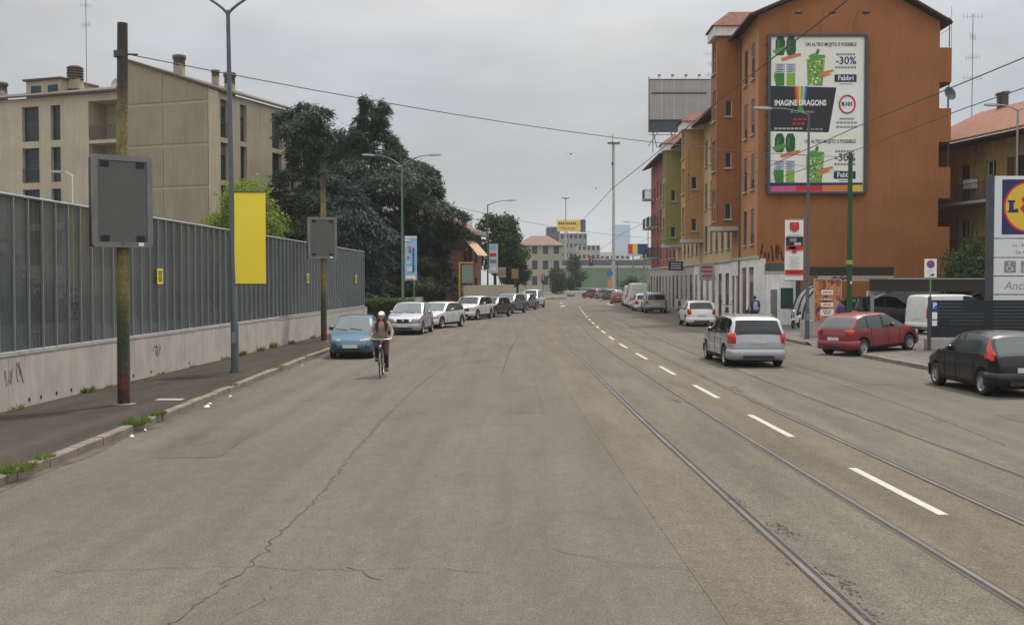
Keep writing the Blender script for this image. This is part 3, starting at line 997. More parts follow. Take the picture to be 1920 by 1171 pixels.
wire([(13.0, 46.3, 8.1), (15.2, 63.9, 10.8)], .008, 'thin cable from the curved lamp to the orange house', .2)
wire([(5.6, 36.0, 7.32), (13.65, 43.35, 7.05)], .008, 'short bracing wire beside the green tram pole', .1)
dr = MB()
for (x, y) in ((RL(32.6) + .72, 32.6), (RL(36) + 3.62, 36.0)):
    dr.tube([(x, y, 5.4), (x, y, 7.1)], .008, 6); dr.box((x, y, 6.2), (.05, .05, .09))
tag(dr.build('wire_hanger', M['wire']), 'hangers between the span wire and the tram contact wires', 'wire')
# ------------------------------------------------------------------ buildings: walls with real openings, windows set into them
def cells(a, b, cuts):
    return sorted(set([a, b] + [c for c in cuts if a < c < b]))
def facade(mb, O, U, N, w, z0, z1, ops, rev=.22):
    """vertical wall from O along U (width w, heights z0..z1), holes ops=(u0,u1,za,zb), reveals going in by rev"""
    us = cells(0, w, [o[0] for o in ops] + [o[1] for o in ops])
    zs = cells(z0, z1, [o[2] for o in ops] + [o[3] for o in ops])
    P = lambda u, z, d=0: O + U * u - N * d + V(0, 0, z)
    for a, b in zip(us[:-1], us[1:]):
        for c, d in zip(zs[:-1], zs[1:]):
            mu, mz = (a + b) / 2, (c + d) / 2
            if any(o[0] < mu < o[1] and o[2] < mz < o[3] for o in ops):
                continue
            mb.quad(P(a, c), P(b, c), P(b, d), P(a, d))
    for o in ops:
        a, b, c, d = o[:4]
        c = max(c, z0)
        for (p, q) in (((a, c), (a, d)), ((b, c), (b, d)), ((a, c), (b, c)), ((a, d), (b, d))):
            mb.quad(P(*p), P(*q), P(q[0], q[1], rev), P(p[0], p[1], rev))
def oriented(U, N):
    return Matrix(((U.x, -N.x, 0), (U.y, -N.y, 0), (0, 0, 1))).to_4x4()
def window(parent, O, U, N, op, rev=.22, frame=None, pane=None, sill=None, shutter=None, name='window', mull=1, bars=1, rail=False, blind=0):
    a, b, c, d = op[:4]
    w, h = b - a, d - c
    base = O + U * ((a + b) / 2) + V(0, 0, c) - N * (rev - .05)
    Mx = oriented(U, N)
    fr = MB(); t = .06
    fr.box2((-w / 2, 0, 0), (-w / 2 + t, .05, h), Mx); fr.box2((w / 2 - t, 0, 0), (w / 2, .05, h), Mx)
    fr.box2((-w / 2 + t, 0, 0), (w / 2 - t, .05, t), Mx); fr.box2((-w / 2 + t, 0, h - t), (w / 2 - t, .05, h), Mx)
    for k in range(mull):
        x = -w / 2 + w * (k + 1) / (mull + 1)
        fr.box2((x - t * .5, .002, t), (x + t * .5, .048, h - t), Mx)
    for k in range(bars):
        z = h * (k + 1) / (bars + 1)
        fr.box2((-w / 2 + t, .004, z - .025), (w / 2 - t, .046, z + .025), Mx)
    wo = fr.build(name, frame or M['frame_dark'], parent, base)
    g = MB(); g.box2((-w / 2 + .01, .02, .01), (w / 2 - .01, .03, h - .01), Mx); g.build('pane', pane or M['glass_dull'], wo)
    if blind:
        g = MB(); n = 7
        for k in range(n):
            zz = h - t - (k + .5) * blind * h / n
            g.box2((-w / 2 + t, -.02, zz - blind * h / n * .45), (w / 2 - t, .0, zz + blind * h / n * .45), Mx)
        g.build('roller_blind', M['blind'], wo)
    if sill:
        g = MB(); g.box2((-w / 2 - .1, -rev - .08, -.09), (w / 2 + .1, .0, -.005), Mx); g.build('sill', sill, wo)
    if shutter:
        for s in (-1, 1):
            g = MB(); sw = w * .5
            x0 = s * (w / 2 + sw / 2 + .01)
            g.box2((x0 - sw / 2, -rev + .05 - .05, 0), (x0 - sw / 2 + .05, -rev + .05 - .005, h), Mx)
            g.box2((x0 + sw / 2 - .05, -rev + .05 - .05, 0), (x0 + sw / 2, -rev + .05 - .005, h), Mx)
            n = int(h / .12)
            for k in range(n):
                z = h * (k + .5) / n
                g.box2((x0 - sw / 2 + .05, -rev + .05 - .045, z - .045), (x0 + sw / 2 - .05, -rev + .05 - .01, z + .035), Mx)
            g.build('shutter', shutter, wo)
    if rail:
        g = MB()
        g.box2((-w / 2, -rev + .03, 1.0), (w / 2, -rev + .07, 1.05), Mx); g.box2((-w / 2, -rev + .03, .1), (w / 2, -rev + .07, .13), Mx)
        n = max(3, int(w / .12))
        for k in range(n + 1):
            x = -w / 2 + w * k / n
            g.box2((x - .008, -rev + .042, .13), (x + .008, -rev + .058, 1.0), Mx)
        g.build('railing', M['dark_metal'], wo)
    return wo

M['frame_dark'] = mat('window_frame_dark', (.05, .055, .06), .6)
M['frame_white'] = mat('window_frame_white', (.48, .47, .44), .6)
M['blind'] = mat('roller_blind', (.13, .118, .095), .75, var=.15, vscale=4)
M['stone'] = mat('stone_trim', (.40, .385, .35), .85, var=.2, vscale=2)
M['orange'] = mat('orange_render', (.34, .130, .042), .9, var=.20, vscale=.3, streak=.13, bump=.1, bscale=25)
M['orange_lit'] = mat('orange_render_lit', (.45, .205, .085), .9, var=.14, vscale=.5, streak=.10)  # same render made paler: the street front's brighter light is in the colour
M['ochre'] = mat('ochre_render', (.46, .265, .10), .9, var=.14, vscale=.5, streak=.12)
M['sand'] = mat('sand_render', (.52, .37, .185), .9, var=.14, vscale=.5, streak=.12)
M['olive'] = mat('olive_render', (.30, .27, .10), .9, var=.14, vscale=.5, streak=.12)
M['rose'] = mat('rose_render', (.30, .075, .06), .9, var=.18, vscale=.5, streak=.12)
M['beige'] = mat('beige_concrete', (.46, .39, .285), .9, var=.13, vscale=.5, streak=.16)
M['beige_panel'] = mat('beige_panel', (.30, .258, .185), .9, var=.12, vscale=.6, streak=.16)
M['beige_joint'] = mat('beige_joint', (.35, .305, .225), .9, var=.1)
M['roof_brown'] = mat('roof_brown', (.105, .08, .062), .9, var=.25, vscale=1.5)
M['eave_dark'] = mat('eave_dark', (.030, .022, .017), .85)
def tile_mat(name, c1, c2):
    m = mat(name, c1, .9, var=.35, vscale=3.0, dark=c2)
    nt = m.node_tree; N = nt.nodes; L = nt.links
    t = N.new('ShaderNodeTexCoord'); w = N.new('ShaderNodeTexWave'); w.inputs['Scale'].default_value = 1.9; w.bands_direction = 'DIAGONAL'
    w.inputs['Distortion'].default_value = .4
    L.new(t.outputs['Object'], w.inputs[0])
    b = N.new('ShaderNodeBump'); b.inputs['Strength'].default_value = .9; b.inputs['Distance'].default_value = .06
    L.new(w.outputs[0], b.inputs['Height']); L.new(b.outputs[0], N['Principled BSDF'].inputs['Normal'])
    return m
M['tile'] = tile_mat('roof_tile', (.21, .088, .055), (.12, .045, .03))
M['tile_pale'] = tile_mat('roof_tile_pale', (.28, .13, .085), (.19, .08, .05))
M['pipe'] = mat('downpipe', (.16, .09, .055), .6, .2)

Xa, Ya, Za = V(1, 0, 0), V(0, 1, 0), V(0, 0, 1)

# ---- orange gable house -----------------------------------------------------------------
def street_dir():
    d = V(.02, 1, 0).normalized()
    return d, V(-d.y, d.x, 0)
SU, SN = street_dir()         # along the street, towards the street (−x)
OB = thing('gable_house', 'orange gabled house with a huge advertising board on its blank end', 'building', (14.7, 64, 0))
H = 18.5
def sp(y0):                    # point of the street front, local to a thing placed at (FAC(y), y)
    return V(FAC(y0) - 14.7, y0 - 64, 0)
# street front, upper floors
ops = []
cols = ((1.0, 2.0), (3.2, 4.2))
for zf in (4.9, 8.25, 11.6, 14.95):
    for a, b in cols:
        ops.append((a, b, zf, zf + 2.15))
wl_ = MB(); facade(wl_, V(0, 0, 0), SU, SN, 8.2, 4.15, H, ops, .09)
# gable end: profile with the ridge
gw = 10.8
wl2 = MB()
wl2.add([(0, 0, 0), (gw, 0, 0), (gw, 0, 18.1), (5.85, 0, 20.9), (0, 0, H)], [(0, 1, 2, 3, 4)])
wl2.add([(gw, 0, 0), (gw + .2, 8.2, 0), (gw + .2, 8.2, 18.1), (gw, 0, 18.1)], [(0, 1, 2, 3)])
wl2.add([(.16, 8.2, 0), (gw + .2, 8.2, 0), (gw + .2, 8.2, 18.1), (6.0, 8.2, 20.9), (.16, 8.2, H)], [(0, 1, 2, 3, 4)])
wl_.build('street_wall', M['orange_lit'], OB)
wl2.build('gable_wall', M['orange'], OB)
for o in ops:
    window(OB, V(0, 0, 0), SU, SN, o, .09, frame=M['frame_dark'], sill=M['stone'], blind=random.choice((0, .4, .7)), mull=1)
# white ground floor with tall shop openings
gops = [(.75, 2.25, .15, 3.5), (2.95, 4.4, .15, 3.5), (5.3, 6.3, .15, 3.0), (6.9, 7.8, .15, 3.0)]
gb = MB(); facade(gb, -SN * -.06, SU, SN, 8.2, 0, 4.0, gops, .10)
gb.add([(-.06, 0, 0), (.5, -.05, 0), (.5, -.05, 4.0), (-.06, 0, 4.0)], [(0, 1, 2, 3)])
gb.build('ground_floor', M['white_dirty'], OB)
for i, o in enumerate(gops):
    d = MB(); Mx = oriented(SU, SN); a, b, c, e_ = o
    base = SN * .06 + SU * ((a + b) / 2) - SN * .085
    w = b - a
    d.box2((-w / 2, 0, .15), (w / 2, .06, e_ - .9), Mx)
    for k in range(5):
        d.box2((-w / 2 + .06, -.015, .3 + k * .36), (w / 2 - .06, 0, .3 + k * .36 + .28), Mx)
    dd = d.build('door', mat('door_paint', ((.12, .03, .02), (.11, .028, .02), (.10, .10, .10), (.09, .05, .03))[i], .5), OB, base)
    d = MB(); d.box2((-w / 2, .01, e_ - .9), (w / 2, .05, e_ - .45), Mx)
    d.build('fanlight_panel', (INK['lime'], INK['red'], M['glass'], M['glass'])[i] if False else mat('fan_panel', ((.30, .27, .10), (.28, .06, .03), (.05, .05, .05), (.05, .05, .05))[i], .6), dd)
    d = MB(); d.box2((-w / 2, .01, e_ - .45), (w / 2, .05, e_), Mx); d.build('pane', M['glass'], dd)
cb = MB(); Mx = oriented(SU, SN)
cb.box2((-.12, -.14, 4.0), (8.2, .1, 4.16), Mx); cb.build('string_course', M['stone'], OB)
# roof slabs with dark soffit
rf = MB()
def slab(mb, a, b, y0, y1, t=.16):
    (x0, z0), (x1, z1) = a, b
    k = .02
    vs = [(x0 + k * y0, y0, z0), (x1 + k * y0, y0, z1), (x1 + k * y1, y1, z1), (x0 + k * y1, y1, z0)]
    vs += [(p[0], p[1], p[2] + t) for p in vs]
    mb.add(vs, [(0, 1, 2, 3), (4, 7, 6, 5), (0, 4, 5, 1), (1, 5, 6, 2), (2, 6, 7, 3), (3, 7, 4, 0)])
slab(rf, (-.72, 18.22), (5.85, 21.0), -.55, 8.4, .12); slab(rf, (5.85, 21.0), (11.35, 17.85), -.55, 8.4, .12)
ro = rf.build('roof', M['eave_dark'], OB)
rf = MB(); slab(rf, (-.66, 18.37), (5.85, 21.13), -.5, 8.35, .07); slab(rf, (5.85, 21.13), (11.3, 18.0), -.5, 8.35, .07)
rf.build('tiles', M['tile'], ro)
# rear balconies stepping out of the gable edge
for z0, z1 in ((14.5, 16.55), (10.95, 12.95), (7.6, 9.45), (0.5, 5.9)):
    b = MB(); b.box2((gw + .004, .0 + .01, z0), (gw + .72, 3.2, z1)); b.build('balcony', M['orange'], OB)
    b = MB(); b.box2((gw + .002, .06, z0 - .12), (gw + .66, 3.1, z0 - .002)); b.build('balcony_slab', M['eave_dark'], OB)
for z in (16.6, 12.97, 9.47):
    b = MB(); b.tube([(gw + .6, .1, z), (gw + .6, .1, z + 1.75)], .03, 6); b.build('balcony_post', M['dark_metal'], OB)
b = MB(); b.tube([(gw + .72, .1, 16.6), (gw + .72, .1, 19.0)], .012, 5); b.tube([(gw, .1, 17.3), (gw + .72, .1, 17.75)], .012, 5); b.build('awning_bar', M['wire'], OB)
# satellite dish
dsh = thing('satellite_dish', 'dark satellite dish on the rear balcony of the orange house', 'dish', (14.7 + gw + .45, 63.6, 13.75))
b = MB(); Mx = Matrix.Rotation(R(75), 4, 'X') @ Matrix.Rotation(R(20), 4, 'Y')
b.lathe([(0, -.1), (.18, -.08), (.34, -.02), (.42, .05), (.40, .05), (.33, 0), (0, -.07)], 20, Mx); b.build('reflector', M['dark_metal'], dsh)
b = MB(); b.tube([(0, .1, 0), (0, .3, -.3), (0, .32, -.8)], .025, 6); b.build('mount', M['dark_metal'], dsh)
b = MB(); b.tube([(0, 0, -.1), (0, -.42, .0)], .012, 5); b.ball((0, -.44, .01), .05); b.build('receiver', M['dark_metal'], dsh)
# downpipe
b = MB(); b.tube([SU * 5.15 + SN * .1 + V(0, 0, .2), SU * 5.15 + SN * .1 + V(0, 0, H - .2)], .06, 8); b.build('downpipe', M['pipe'], OB)

# ---- bay towers on the street front
def bay(parent, o, depth, width, z0, z1, wm, sidew, frontw, cap_m, roof_m, roofh=1.2):
    """o: local point where the near side meets the front; near side faces the camera, front faces the street"""
    near_O, near_U, near_N = o + SN * depth, -SN, -SU
    b = MB()
    facade(b, near_O, near_U, near_N, depth, z0, z1, sidew, .15)
    fr_O = o + SN * depth
    facade(b, fr_O, SU, SN, width, z0, z1, frontw, .15)
    p = o + SU * width
    b.quad(p + SN * depth + V(0, 0, z0), p + V(0, 0, z0), p + V(0, 0, z1), p + SN * depth + V(0, 0, z1))
    b.quad(o + V(0, 0, z0), o + SN * depth + V(0, 0, z0), p + SN * depth + V(0, 0, z0), p + V(0, 0, z0))
    w_ = b.build('bay_tower', wm, parent)
    for q in sidew:
        window(parent, near_O, near_U, near_N, q, .15, frame=M['frame_white'], sill=M['stone'], mull=0, bars=0)
    for q in frontw:
        window(parent, fr_O, SU, SN, q, .15, frame=M['frame_white'], sill=M['stone'], mull=0)
    # rounded underside slab
    b = MB(); poly = []
    Mi = oriented(SU, SN)
    for k in range(13):
        a = math.pi * k / 12
        poly.append((width / 2 + (width / 2 + .22) * math.cos(a), -(depth + .22) * (math.sin(a) ** .35)))
    poly2 = poly[::-1]
    b.prism(poly2, .28, Matrix.Translation(o + V(0, 0, z0 - .30)) @ Mi); b.build('bay_slab', M['stone'], w_)
    b = MB(); b.box2((-.26, -depth - .26, z1 - .62), (width + .26, .3, z1 - .02), Matrix.Translation(o) @ Mi); b.build('cornice', cap_m, w_)
    # hipped cap
    b = MB(); e = .42
    q = [V(-e, -depth - e, z1), V(width + e, -depth - e, z1), V(width + e, 1.6, z1), V(-e, 1.6, z1)]
    r1, r2 = V(width / 2, -depth * .35, z1 + roofh), V(width / 2, 1.6, z1 + roofh)
    T = Matrix.Translation(o) @ Mi
    b.add([T @ x for x in q + [r1, r2]], [(0, 1, 4), (1, 2, 5, 4), (3, 0, 4, 5), (2, 3, 5), (0, 3, 2, 1)])
    b.build('bay_roof', roof_m, w_)
sw = [(.55, 1.0, z, z + 1.05) for z in (6.7, 10.05, 13.4)]
fw = [(.4, 1.6, z, z + 2.0) for z in (6.6, 9.9, 13.2, 16.3)]
bay(OB, sp(70) , 1.45, 2.0, 6.25, 19.2, M['orange'], sw, fw, M['white_dirty'], M['tile'], 1.2)

# ---- the lower houses of the row
def row_house(name, label, y0, y1, h, wm, gm, ncol, seed, baypos=None, baymat=None, balc=False, upper=None):
    rr = random.Random(seed)
    t = thing(name, label, 'building', (FAC(y0), y0, 0))
    w = (y1 - y0)
    ops = []
    zf = 4.9; pitch = 3.3
    while zf + 2.2 < h - .4:
        for k in range(ncol):
            u = w * (k + .5) / ncol
            if baypos and baypos - .35 < u < baypos + 2.4:
                continue
            ops.append((u - .55, u + .55, zf, zf + 2.0))
        zf += pitch
    b = MB(); facade(b, V(0, 0, 0), SU, SN, w, 4.1, h, ops, .09)
    b.quad(SU * w, SU * w + V(10.5, 0, 0), SU * w + V(10.5, 0, h), SU * w + V(0, 0, h))
    b.quad(V(10.5, 0, 0), SU * w + V(10.5, 0, 0), SU * w + V(10.5, 0, h), V(10.5, 0, h))
    b.quad(V(0, 0.01, 0), V(10.5, 0.01, 0), V(10.5, 0.01, h), V(0, 0.01, h))
    b.build('street_wall', wm, t)
    for o in ops:
        window(t, V(0, 0, 0), SU, SN, o, .09, frame=M['frame_dark'], sill=M['stone'], blind=rr.choice((0, .3, .6, .9)), mull=1)
    gops = []
    n = max(2, int(w / 2.4))
    for k in range(n):
        u = w * (k + .5) / n
        gops.append((u - .7, u + .7, .15 if rr.random() < .5 else 1.0, 3.2))
    b = MB(); facade(b, SN * .05, SU, SN, w - .02, 0, 3.95, gops, .10); b.build('ground_floor', gm, t)
    for o in gops:
        window(t, SN * .05, SU, SN, o, .095, frame=rr.choice((M['frame_dark'], M['door_brown'], M['frame_white'])), name='shop_window' if o[2] < .5 else 'window', pane=M['glass'], mull=1, bars=1)
    b = MB(); Mx = oriented(SU, SN); b.box2((0, -.16, 3.955), (w - .02, .05, 4.1), Mx); b.build('string_course', M['stone'], t)
    # roof: slope from the eave up to a ridge, dark overhang
    b = MB()
    def sl(mb, x0, z0, x1, z1, th):
        e0, e1 = V(x0, 0, z0), V(x1, 0, z1)
        q = [e0, e1, e1 + SU * w, e0 + SU * w]; q += [p + V(0, 0, th) for p in q]
        mb.add(q, [(0, 1, 2, 3), (4, 7, 6, 5), (0, 4, 5, 1), (1, 5, 6, 2), (2, 6, 7, 3), (3, 7, 4, 0)])
    sl(b, -.95, h - .22, 5.2, h + 2.0, .14); sl(b, 5.2, h + 2.0, 11.2, h - .2, .14)
    r_ = b.build('roof', M['eave_dark'], t)
    b = MB(); sl(b, -.9, h - .05, 5.2, h + 2.15, .06); sl(b, 5.2, h + 2.15, 11.1, h - .03, .06); b.build('tiles', M['tile'], r_)
    b = MB(); b.tube([V(-.98, 0, h - .14), V(-.98, 0, h - .14) + SU * w], .07, 8); b.build('gutter', M['pipe'], r_)
    if baypos:
        sw = [(.5, .95, z, z + 1.0) for z in (6.6, 9.9)]
        fw = [(.4, 1.7, z, z + 2.0) for z in (6.5, 9.6, 12.4)]
        bay(t, SU * baypos, 1.45, 2.1, 6.0, h + .3, baymat, sw, fw, M['white_dirty'], M['tile'], 1.0)
    return t
M['door_brown'] = mat('door_brown', (.10, .045, .03), .6)
YH = row_house('row_house', 'sandy yellow row house with an ochre rounded-base bay tower', 72.25, 89.0, 14.9, M['sand'], M['white_dirty'], 7, 3, 12.2, M['ochre'])
GH = row_house('row_house', 'row house with an olive green bay tower under the blank rooftop billboard', 89.05, 100.5, 14.8, M['sand'], M['concrete'], 5, 4, 8.0, M['olive'])
PH = row_house('row_house', 'rose red row house with planted iron balconies at the far end', 100.55, 122, 15.4, M['rose'], M['concrete'], 8, 5)
for k, (u, z) in enumerate(((14.5, 5.2), (18.6, 5.2), (14.5, 8.5), (18.6, 8.5), (19.2, 11.8))):
    Mx = Matrix.Translation(SU * u + V(0, 0, z)) @ oriented(SU, SN)
    b = MB(); b.box2((-1.1, -1.15, -.14), (1.1, .02, 0), Mx); bl = b.build('balcony', M['stone'], PH)
    b = MB()
    for x in np.arange(-1.08, 1.09, .12):
        b.box2((x - .012, -1.12, 0), (x + .012, -1.10, 1.0), Mx)
    b.box2((-1.1, -1.13, 1.0), (1.1, -1.09, 1.05), Mx)
    for s in (-1.09, 1.09):
        for yy in np.arange(-1.1, 0, .13):
            b.box2((s - .01, yy, 0), (s + .01, yy + .02, 1.0), Mx)
        b.box2((s - .02, -1.12, 1.0), (s + .02, 0, 1.05), Mx)
    b.build('railing', M['dark_metal'], bl)
# shop signs and lamps on the row
for (y, z, w, h, k, lab) in ((78.0, 3.35, 1.1, 1.3, 'cream', 'pale projecting shop sign with red letters on the yellow house'), (95, 4.0, 1.3, .8, 'navy', 'dark blue projecting sign on the olive bay house')):
    s = thing('shop_sign', lab, 'sign', (FAC(y) - .75, y, z))
    b = MB(); b.bbox((0, 0, 0), (w, .16, h), .03); b.build('box', INK[k] if k == 'navy' else M['stone'], s)
    b = MB(); b.tube([(.3, 0, h / 2 - .1), (.85, 0, h / 2 - .1)], .025, 6); b.tube([(.3, 0, -h / 2 + .1), (.85, 0, -h / 2 + .1)], .025, 6); b.build('bracket', M['dark_metal'], s)
    b = MB()
    for q in range(3):
        b.box((0, -.084, h * .25 - q * h * .25), (w * .7, .006, h * .1))
    b.build('print', INK['red'] if k == 'cream' else INK['pale'], s)

# ---- rooftop billboard seen from behind
RB = thing('rooftop_billboard', 'blank grey rooftop billboard on a steel frame above the row', 'billboard', (13.5, 105.5, 17.3))
M['bb_grey'] = mat('billboard_grey', (.36, .355, .34), .8, var=.12, vscale=.6, streak=.12)
for i in range(5):
    b = MB(); b.box2((i * 1.22 + .012, -.04, 1.25), (i * 1.22 + 1.208, .02, 5.1)); b.build('panel', M['bb_grey'], RB)
b = MB(); b.box2((0, .025, 0), (6.1, .12, 1.15)); b.build('walkway_apron', M['dark_metal'], RB)
b = MB(); b.box2((-.06, -.06, .0), (0, .2, 5.4)); b.box2((6.1, -.06, 0), (6.16, .2, 5.4)); b.box2((0, -.055, 5.1), (6.1, .1, 5.2)); b.box2((0, -.07, 1.15), (6.1, .1, 1.25)); b.box2((.2, -.06, 3.72), (5.6, -.045, 3.9)); b.build('frame', M['dark_metal'], RB)
b = MB()
for x in (.9, 2.2, 3.5, 4.8):
    b.tube([(x, -.05, 5.2), (x, -.55, 5.45)], .025, 5); b.bbox((x, -.6, 5.45), (.28, .2, .14), .03)
b.build('floodlights', M['dark_metal'], RB)
b = MB()
for x in (.4, 2.2, 4.0, 5.7):
    b.tube([(x, .2, .2), (x + .5, .9, -1.4)], .05, 6); b.tube([(x + .5, .2, .1), (x - .3, 1.2, -1.2)], .04, 6); b.tube([(x, .15, 0), (x, .15, -2.0)], .05, 6)
b.tube([(0, .2, -.2), (6, .2, -.2)], .05, 6); b.build('trestle', M['grey_metal'], RB)
# antenna behind the bay
def aerial(loc, h, label, n=3):
    a = thing('tv_aerial', label, 'aerial', loc)
    b = MB(); b.tube([(0, 0, 0), (0, 0, h)], .03, 6); b.build('mast', M['grey_metal'], a)
    for k in range(n):
        z = h - .15 - k * h * .17
        b = MB(); ang = k * 1.1
        d = V(math.cos(ang), math.sin(ang) * .4, 0)
        b.tube([V(0, 0, z) - d * .7, V(0, 0, z) + d * .7], .016, 5)
        for q in np.linspace(-.65, .65, 6):
            b.tube([V(0, 0, z - .22) + d * q, V(0, 0, z + .22) + d * q], .01, 4)
        b.build('antenna', M['grey_metal'], a)
    return a
aerial((16.4, 88, 16.4), 5.0, 'thin television aerial rising behind the orange bay tower')

# ---- huge advertising board on the gable
BB = thing('wall_billboard', 'huge framed advertising board with drink and band posters on the orange gable', 'billboard', (14.7, 64, 0))
k_ = .032
bx = lambda px: (px - 960) * k_ - 14.7
bz = lambda py: 2.62 + (527 - py) * k_
x0, x1, z0, z1 = bx(1435), bx(1620), bz(364), bz(69)
b = MB()
for (a, c) in (((x0, -.32, z0), (x0 + .17, -.02, z1)), ((x1 - .17, -.32, z0), (x1, -.02, z1)), ((x0 + .17, -.32, z0), (x1 - .17, -.02, z0 + .14)), ((x0 + .17, -.32, z1 - .14), (x1 - .17, -.02, z1))):
    b.box2(a, c)
b.build('frame', M['dark_metal'], BB)
b = MB(); b.box2((x0 + .1, -.2, z0 + .1), (x1 - .1, -.05, z1 - .1)); b.build('backing', M['white'], BB)
for i in range(9):
    z = z0 + .5 + i * 1.05
    for s, xx in ((-1, x0), (1, x1)):
        b = MB(); b.box((xx + s * .05, -.12, z), (.10, .12, .12)); b.build('bracket', M['dark_metal'], BB)
YB = -.215
def pp(pts):
    return [(bx(a), bz(c)) for a, c in pts]
def drink_ad(y0):
    """y0: top row of the poster, 91 rows high"""
    f = lambda pts: pp([(a, y0 + c) for a, c in pts])
    sheet(BB, 'poster', f([(1439, 0), (1613, 0), (1613, 91), (1439, 91)]), YB, INK['cream'])
    for i, xx in enumerate((1458, 1478)):       # two bottles, cut by the edge
        sheet(BB, 'print', f([(xx - 5, 0), (xx + 5, 0), (xx + 9, 9), (xx + 9, 27), (xx + 6, 35), (xx - 6, 35), (xx - 9, 27), (xx - 9, 9)]), YB - .006, INK['darkgreen'])
        sheet(BB, 'print', f([(xx - 4, 6), (xx - 1, 8), (xx - 2, 26), (xx - 6, 22)]), YB - .010, INK['green'])
        sheet(BB, 'print', f([(xx - 9, 50), (xx + 9, 50), (xx + 9, 66), (xx - 9, 66)]), YB - .006, INK['ltgrey'])
        sheet(BB, 'print', f([(xx - 8, 67), (xx + 8, 67), (xx + 8, 91), (xx - 8, 91)]), YB - .006, INK['lime'] if i else INK['green'])
        for q in range(4):
            sheet(BB, 'print', f([(xx - 6, 52 + q * 4), (xx + 6 - q % 2 * 3, 52 + q * 4), (xx + 6 - q % 2 * 3, 53.6 + q * 4), (xx - 6, 53.6 + q * 4)]), YB - .010, INK['blue'])
    sheet(BB, 'print', f([(1444, 26), (1467, 18), (1470, 25), (1450, 34)]), YB - .014, INK['mint'])
    sheet(BB, 'print', f([(1458, 40), (1490, 31), (1496, 31), (1497, 35), (1462, 46)]), YB - .014, INK['orange'])
    sheet(BB, 'print', f([(1449, 62), (1452, 75), (1450, 88), (1446, 74)]), YB - .005, INK['mint'])
    # tumbler of mint drink
    sheet(BB, 'print', f([(1507, 42), (1541, 42), (1537, 91), (1509, 91)]), YB - .006, INK['lime'])
    for ki, kc in enumerate(('mint', 'green', 'darkgreen', 'lime', 'cream', 'mint')):
        fl = MB()
        for i in range(26):
            a = random.uniform(1510, 1537); c = random.uniform(45, 89); s = random.uniform(.8, 2.6)
            q = f([(a - s, c), (a + s * .3, c - s * .8), (a + s, c + s * .2), (a - s * .2, c + s * .9)])
            fl.add([(p[0], YB - .009 - .0012 * ki - .00003 * i, p[1]) for p in q], [(0, 1, 2, 3)])
        tag(fl.build('print', INK[kc], BB), kind='stuff')
    sheet(BB, 'print', f([(1510, 36), (1520, 31), (1528, 34), (1540, 34), (1542, 39), (1526, 43), (1514, 42)]), YB - .020, INK['mint'])
    sheet(BB, 'print', f([(1523, 32), (1527, 22), (1531, 25), (1529, 33)]), YB - .021, INK['green'])
    sheet(BB, 'print', f([(1532, 66), (1555, 61), (1559, 64), (1546, 68), (1554, 70), (1538, 75), (1533, 73)]), YB - .022, INK['orange'])
    X = lambda a: bx(a); Z = lambda c: bz(y0 + c)
    text('UN ALTRO MOJITO E POSSIBILE', .30, INK['navy'], BB, (X(1552), YB - .02, Z(15)), bold=.004, sx=.72)
    text('-30%', .62, INK['navy'], BB, (X(1580), YB - .02, Z(45)), bold=.008)
    for c, wd in ((33, 36), (57, 40)):
        for q in range(7):
            a = 1580 - wd / 2 + q * wd / 7
            sheet(BB, 'print', f([(a, c - 2.0), (a + wd / 9, c - 2.0), (a + wd / 9, c + 2.0), (a, c + 2.0)]), YB - .01, INK['grey'])
    sheet(BB, 'logo_box', f([(1559, 70), (1600, 70), (1600, 84), (1559, 84)]), YB - .012, INK['navy'])
    text('Fabbri', .40, INK['white'], BB, (X(1580), YB - .02, Z(77)), bold=.006, sx=.95)
    sheet(BB, 'print', f([(1568, 87), (1592, 87), (1592, 88.5), (1568, 88.5)]), YB - .01, INK['grey'])
drink_ad(73); drink_ad(252)
sheet(BB, 'poster', pp([(1439, 164), (1613, 164), (1613, 252), (1439, 252)]), YB, INK['white'])
sheet(BB, 'print', pp([(1439, 164), (1563, 167), (1549, 250), (1439, 248)]), YB - .004, INK['black'])
cols_ = ['red', 'orange', 'yellow', 'lime', 'sky', 'blue']
for i, c in enumerate(cols_):
    a, a2 = 1484 + i * 4.2, 1484 + (i + 1) * 4.2
    sheet(BB, 'print', pp([(a, 164.6), (a2, 164.6), (1488 + (i + 1) * 2.8, 200), (1488 + i * 2.8, 200)]), YB - .008, INK[c])
text('IMAGINE DRAGONS', .46, INK['white'], BB, (bx(1496), YB - .014, bz(196)), bold=.014, sx=.74)
sheet(BB, 'print', pp([(1493, 202), (1500, 202), (1504, 214), (1489, 214)]), YB - .008, INK['mint'])
for (a0, a1, c, k) in ((1478, 1522, 212, 'grey'), (1483, 1510, 226, 'red'), (1481, 1507, 234, 'red'), (1448, 1502, 243, 'ltgrey'), (1508, 1540, 244, 'grey')):
    n = max(3, int((a1 - a0) / 7))
    for q in range(n):
        a = a0 + (a1 - a0) * q / n
        sheet(BB, 'print', pp([(a, c - 1.6), (a + (a1 - a0) / n * .75, c - 1.6), (a + (a1 - a0) / n * .75, c + 1.6), (a, c + 1.6)]), YB - .009, INK[k])
ring = MB(); ring.tube([(bx(1583) + .46 * math.cos(a), YB - .01, bz(198) + .52 * math.sin(a)) for a in np.linspace(0, 2 * math.pi, 40)[:-1]], .05, 6, closed=True); ring.build('logo_ring', INK['red'], BB)
text('R101', .32, INK['black'], BB, (bx(1583), YB - .014, bz(198)), bold=.014)
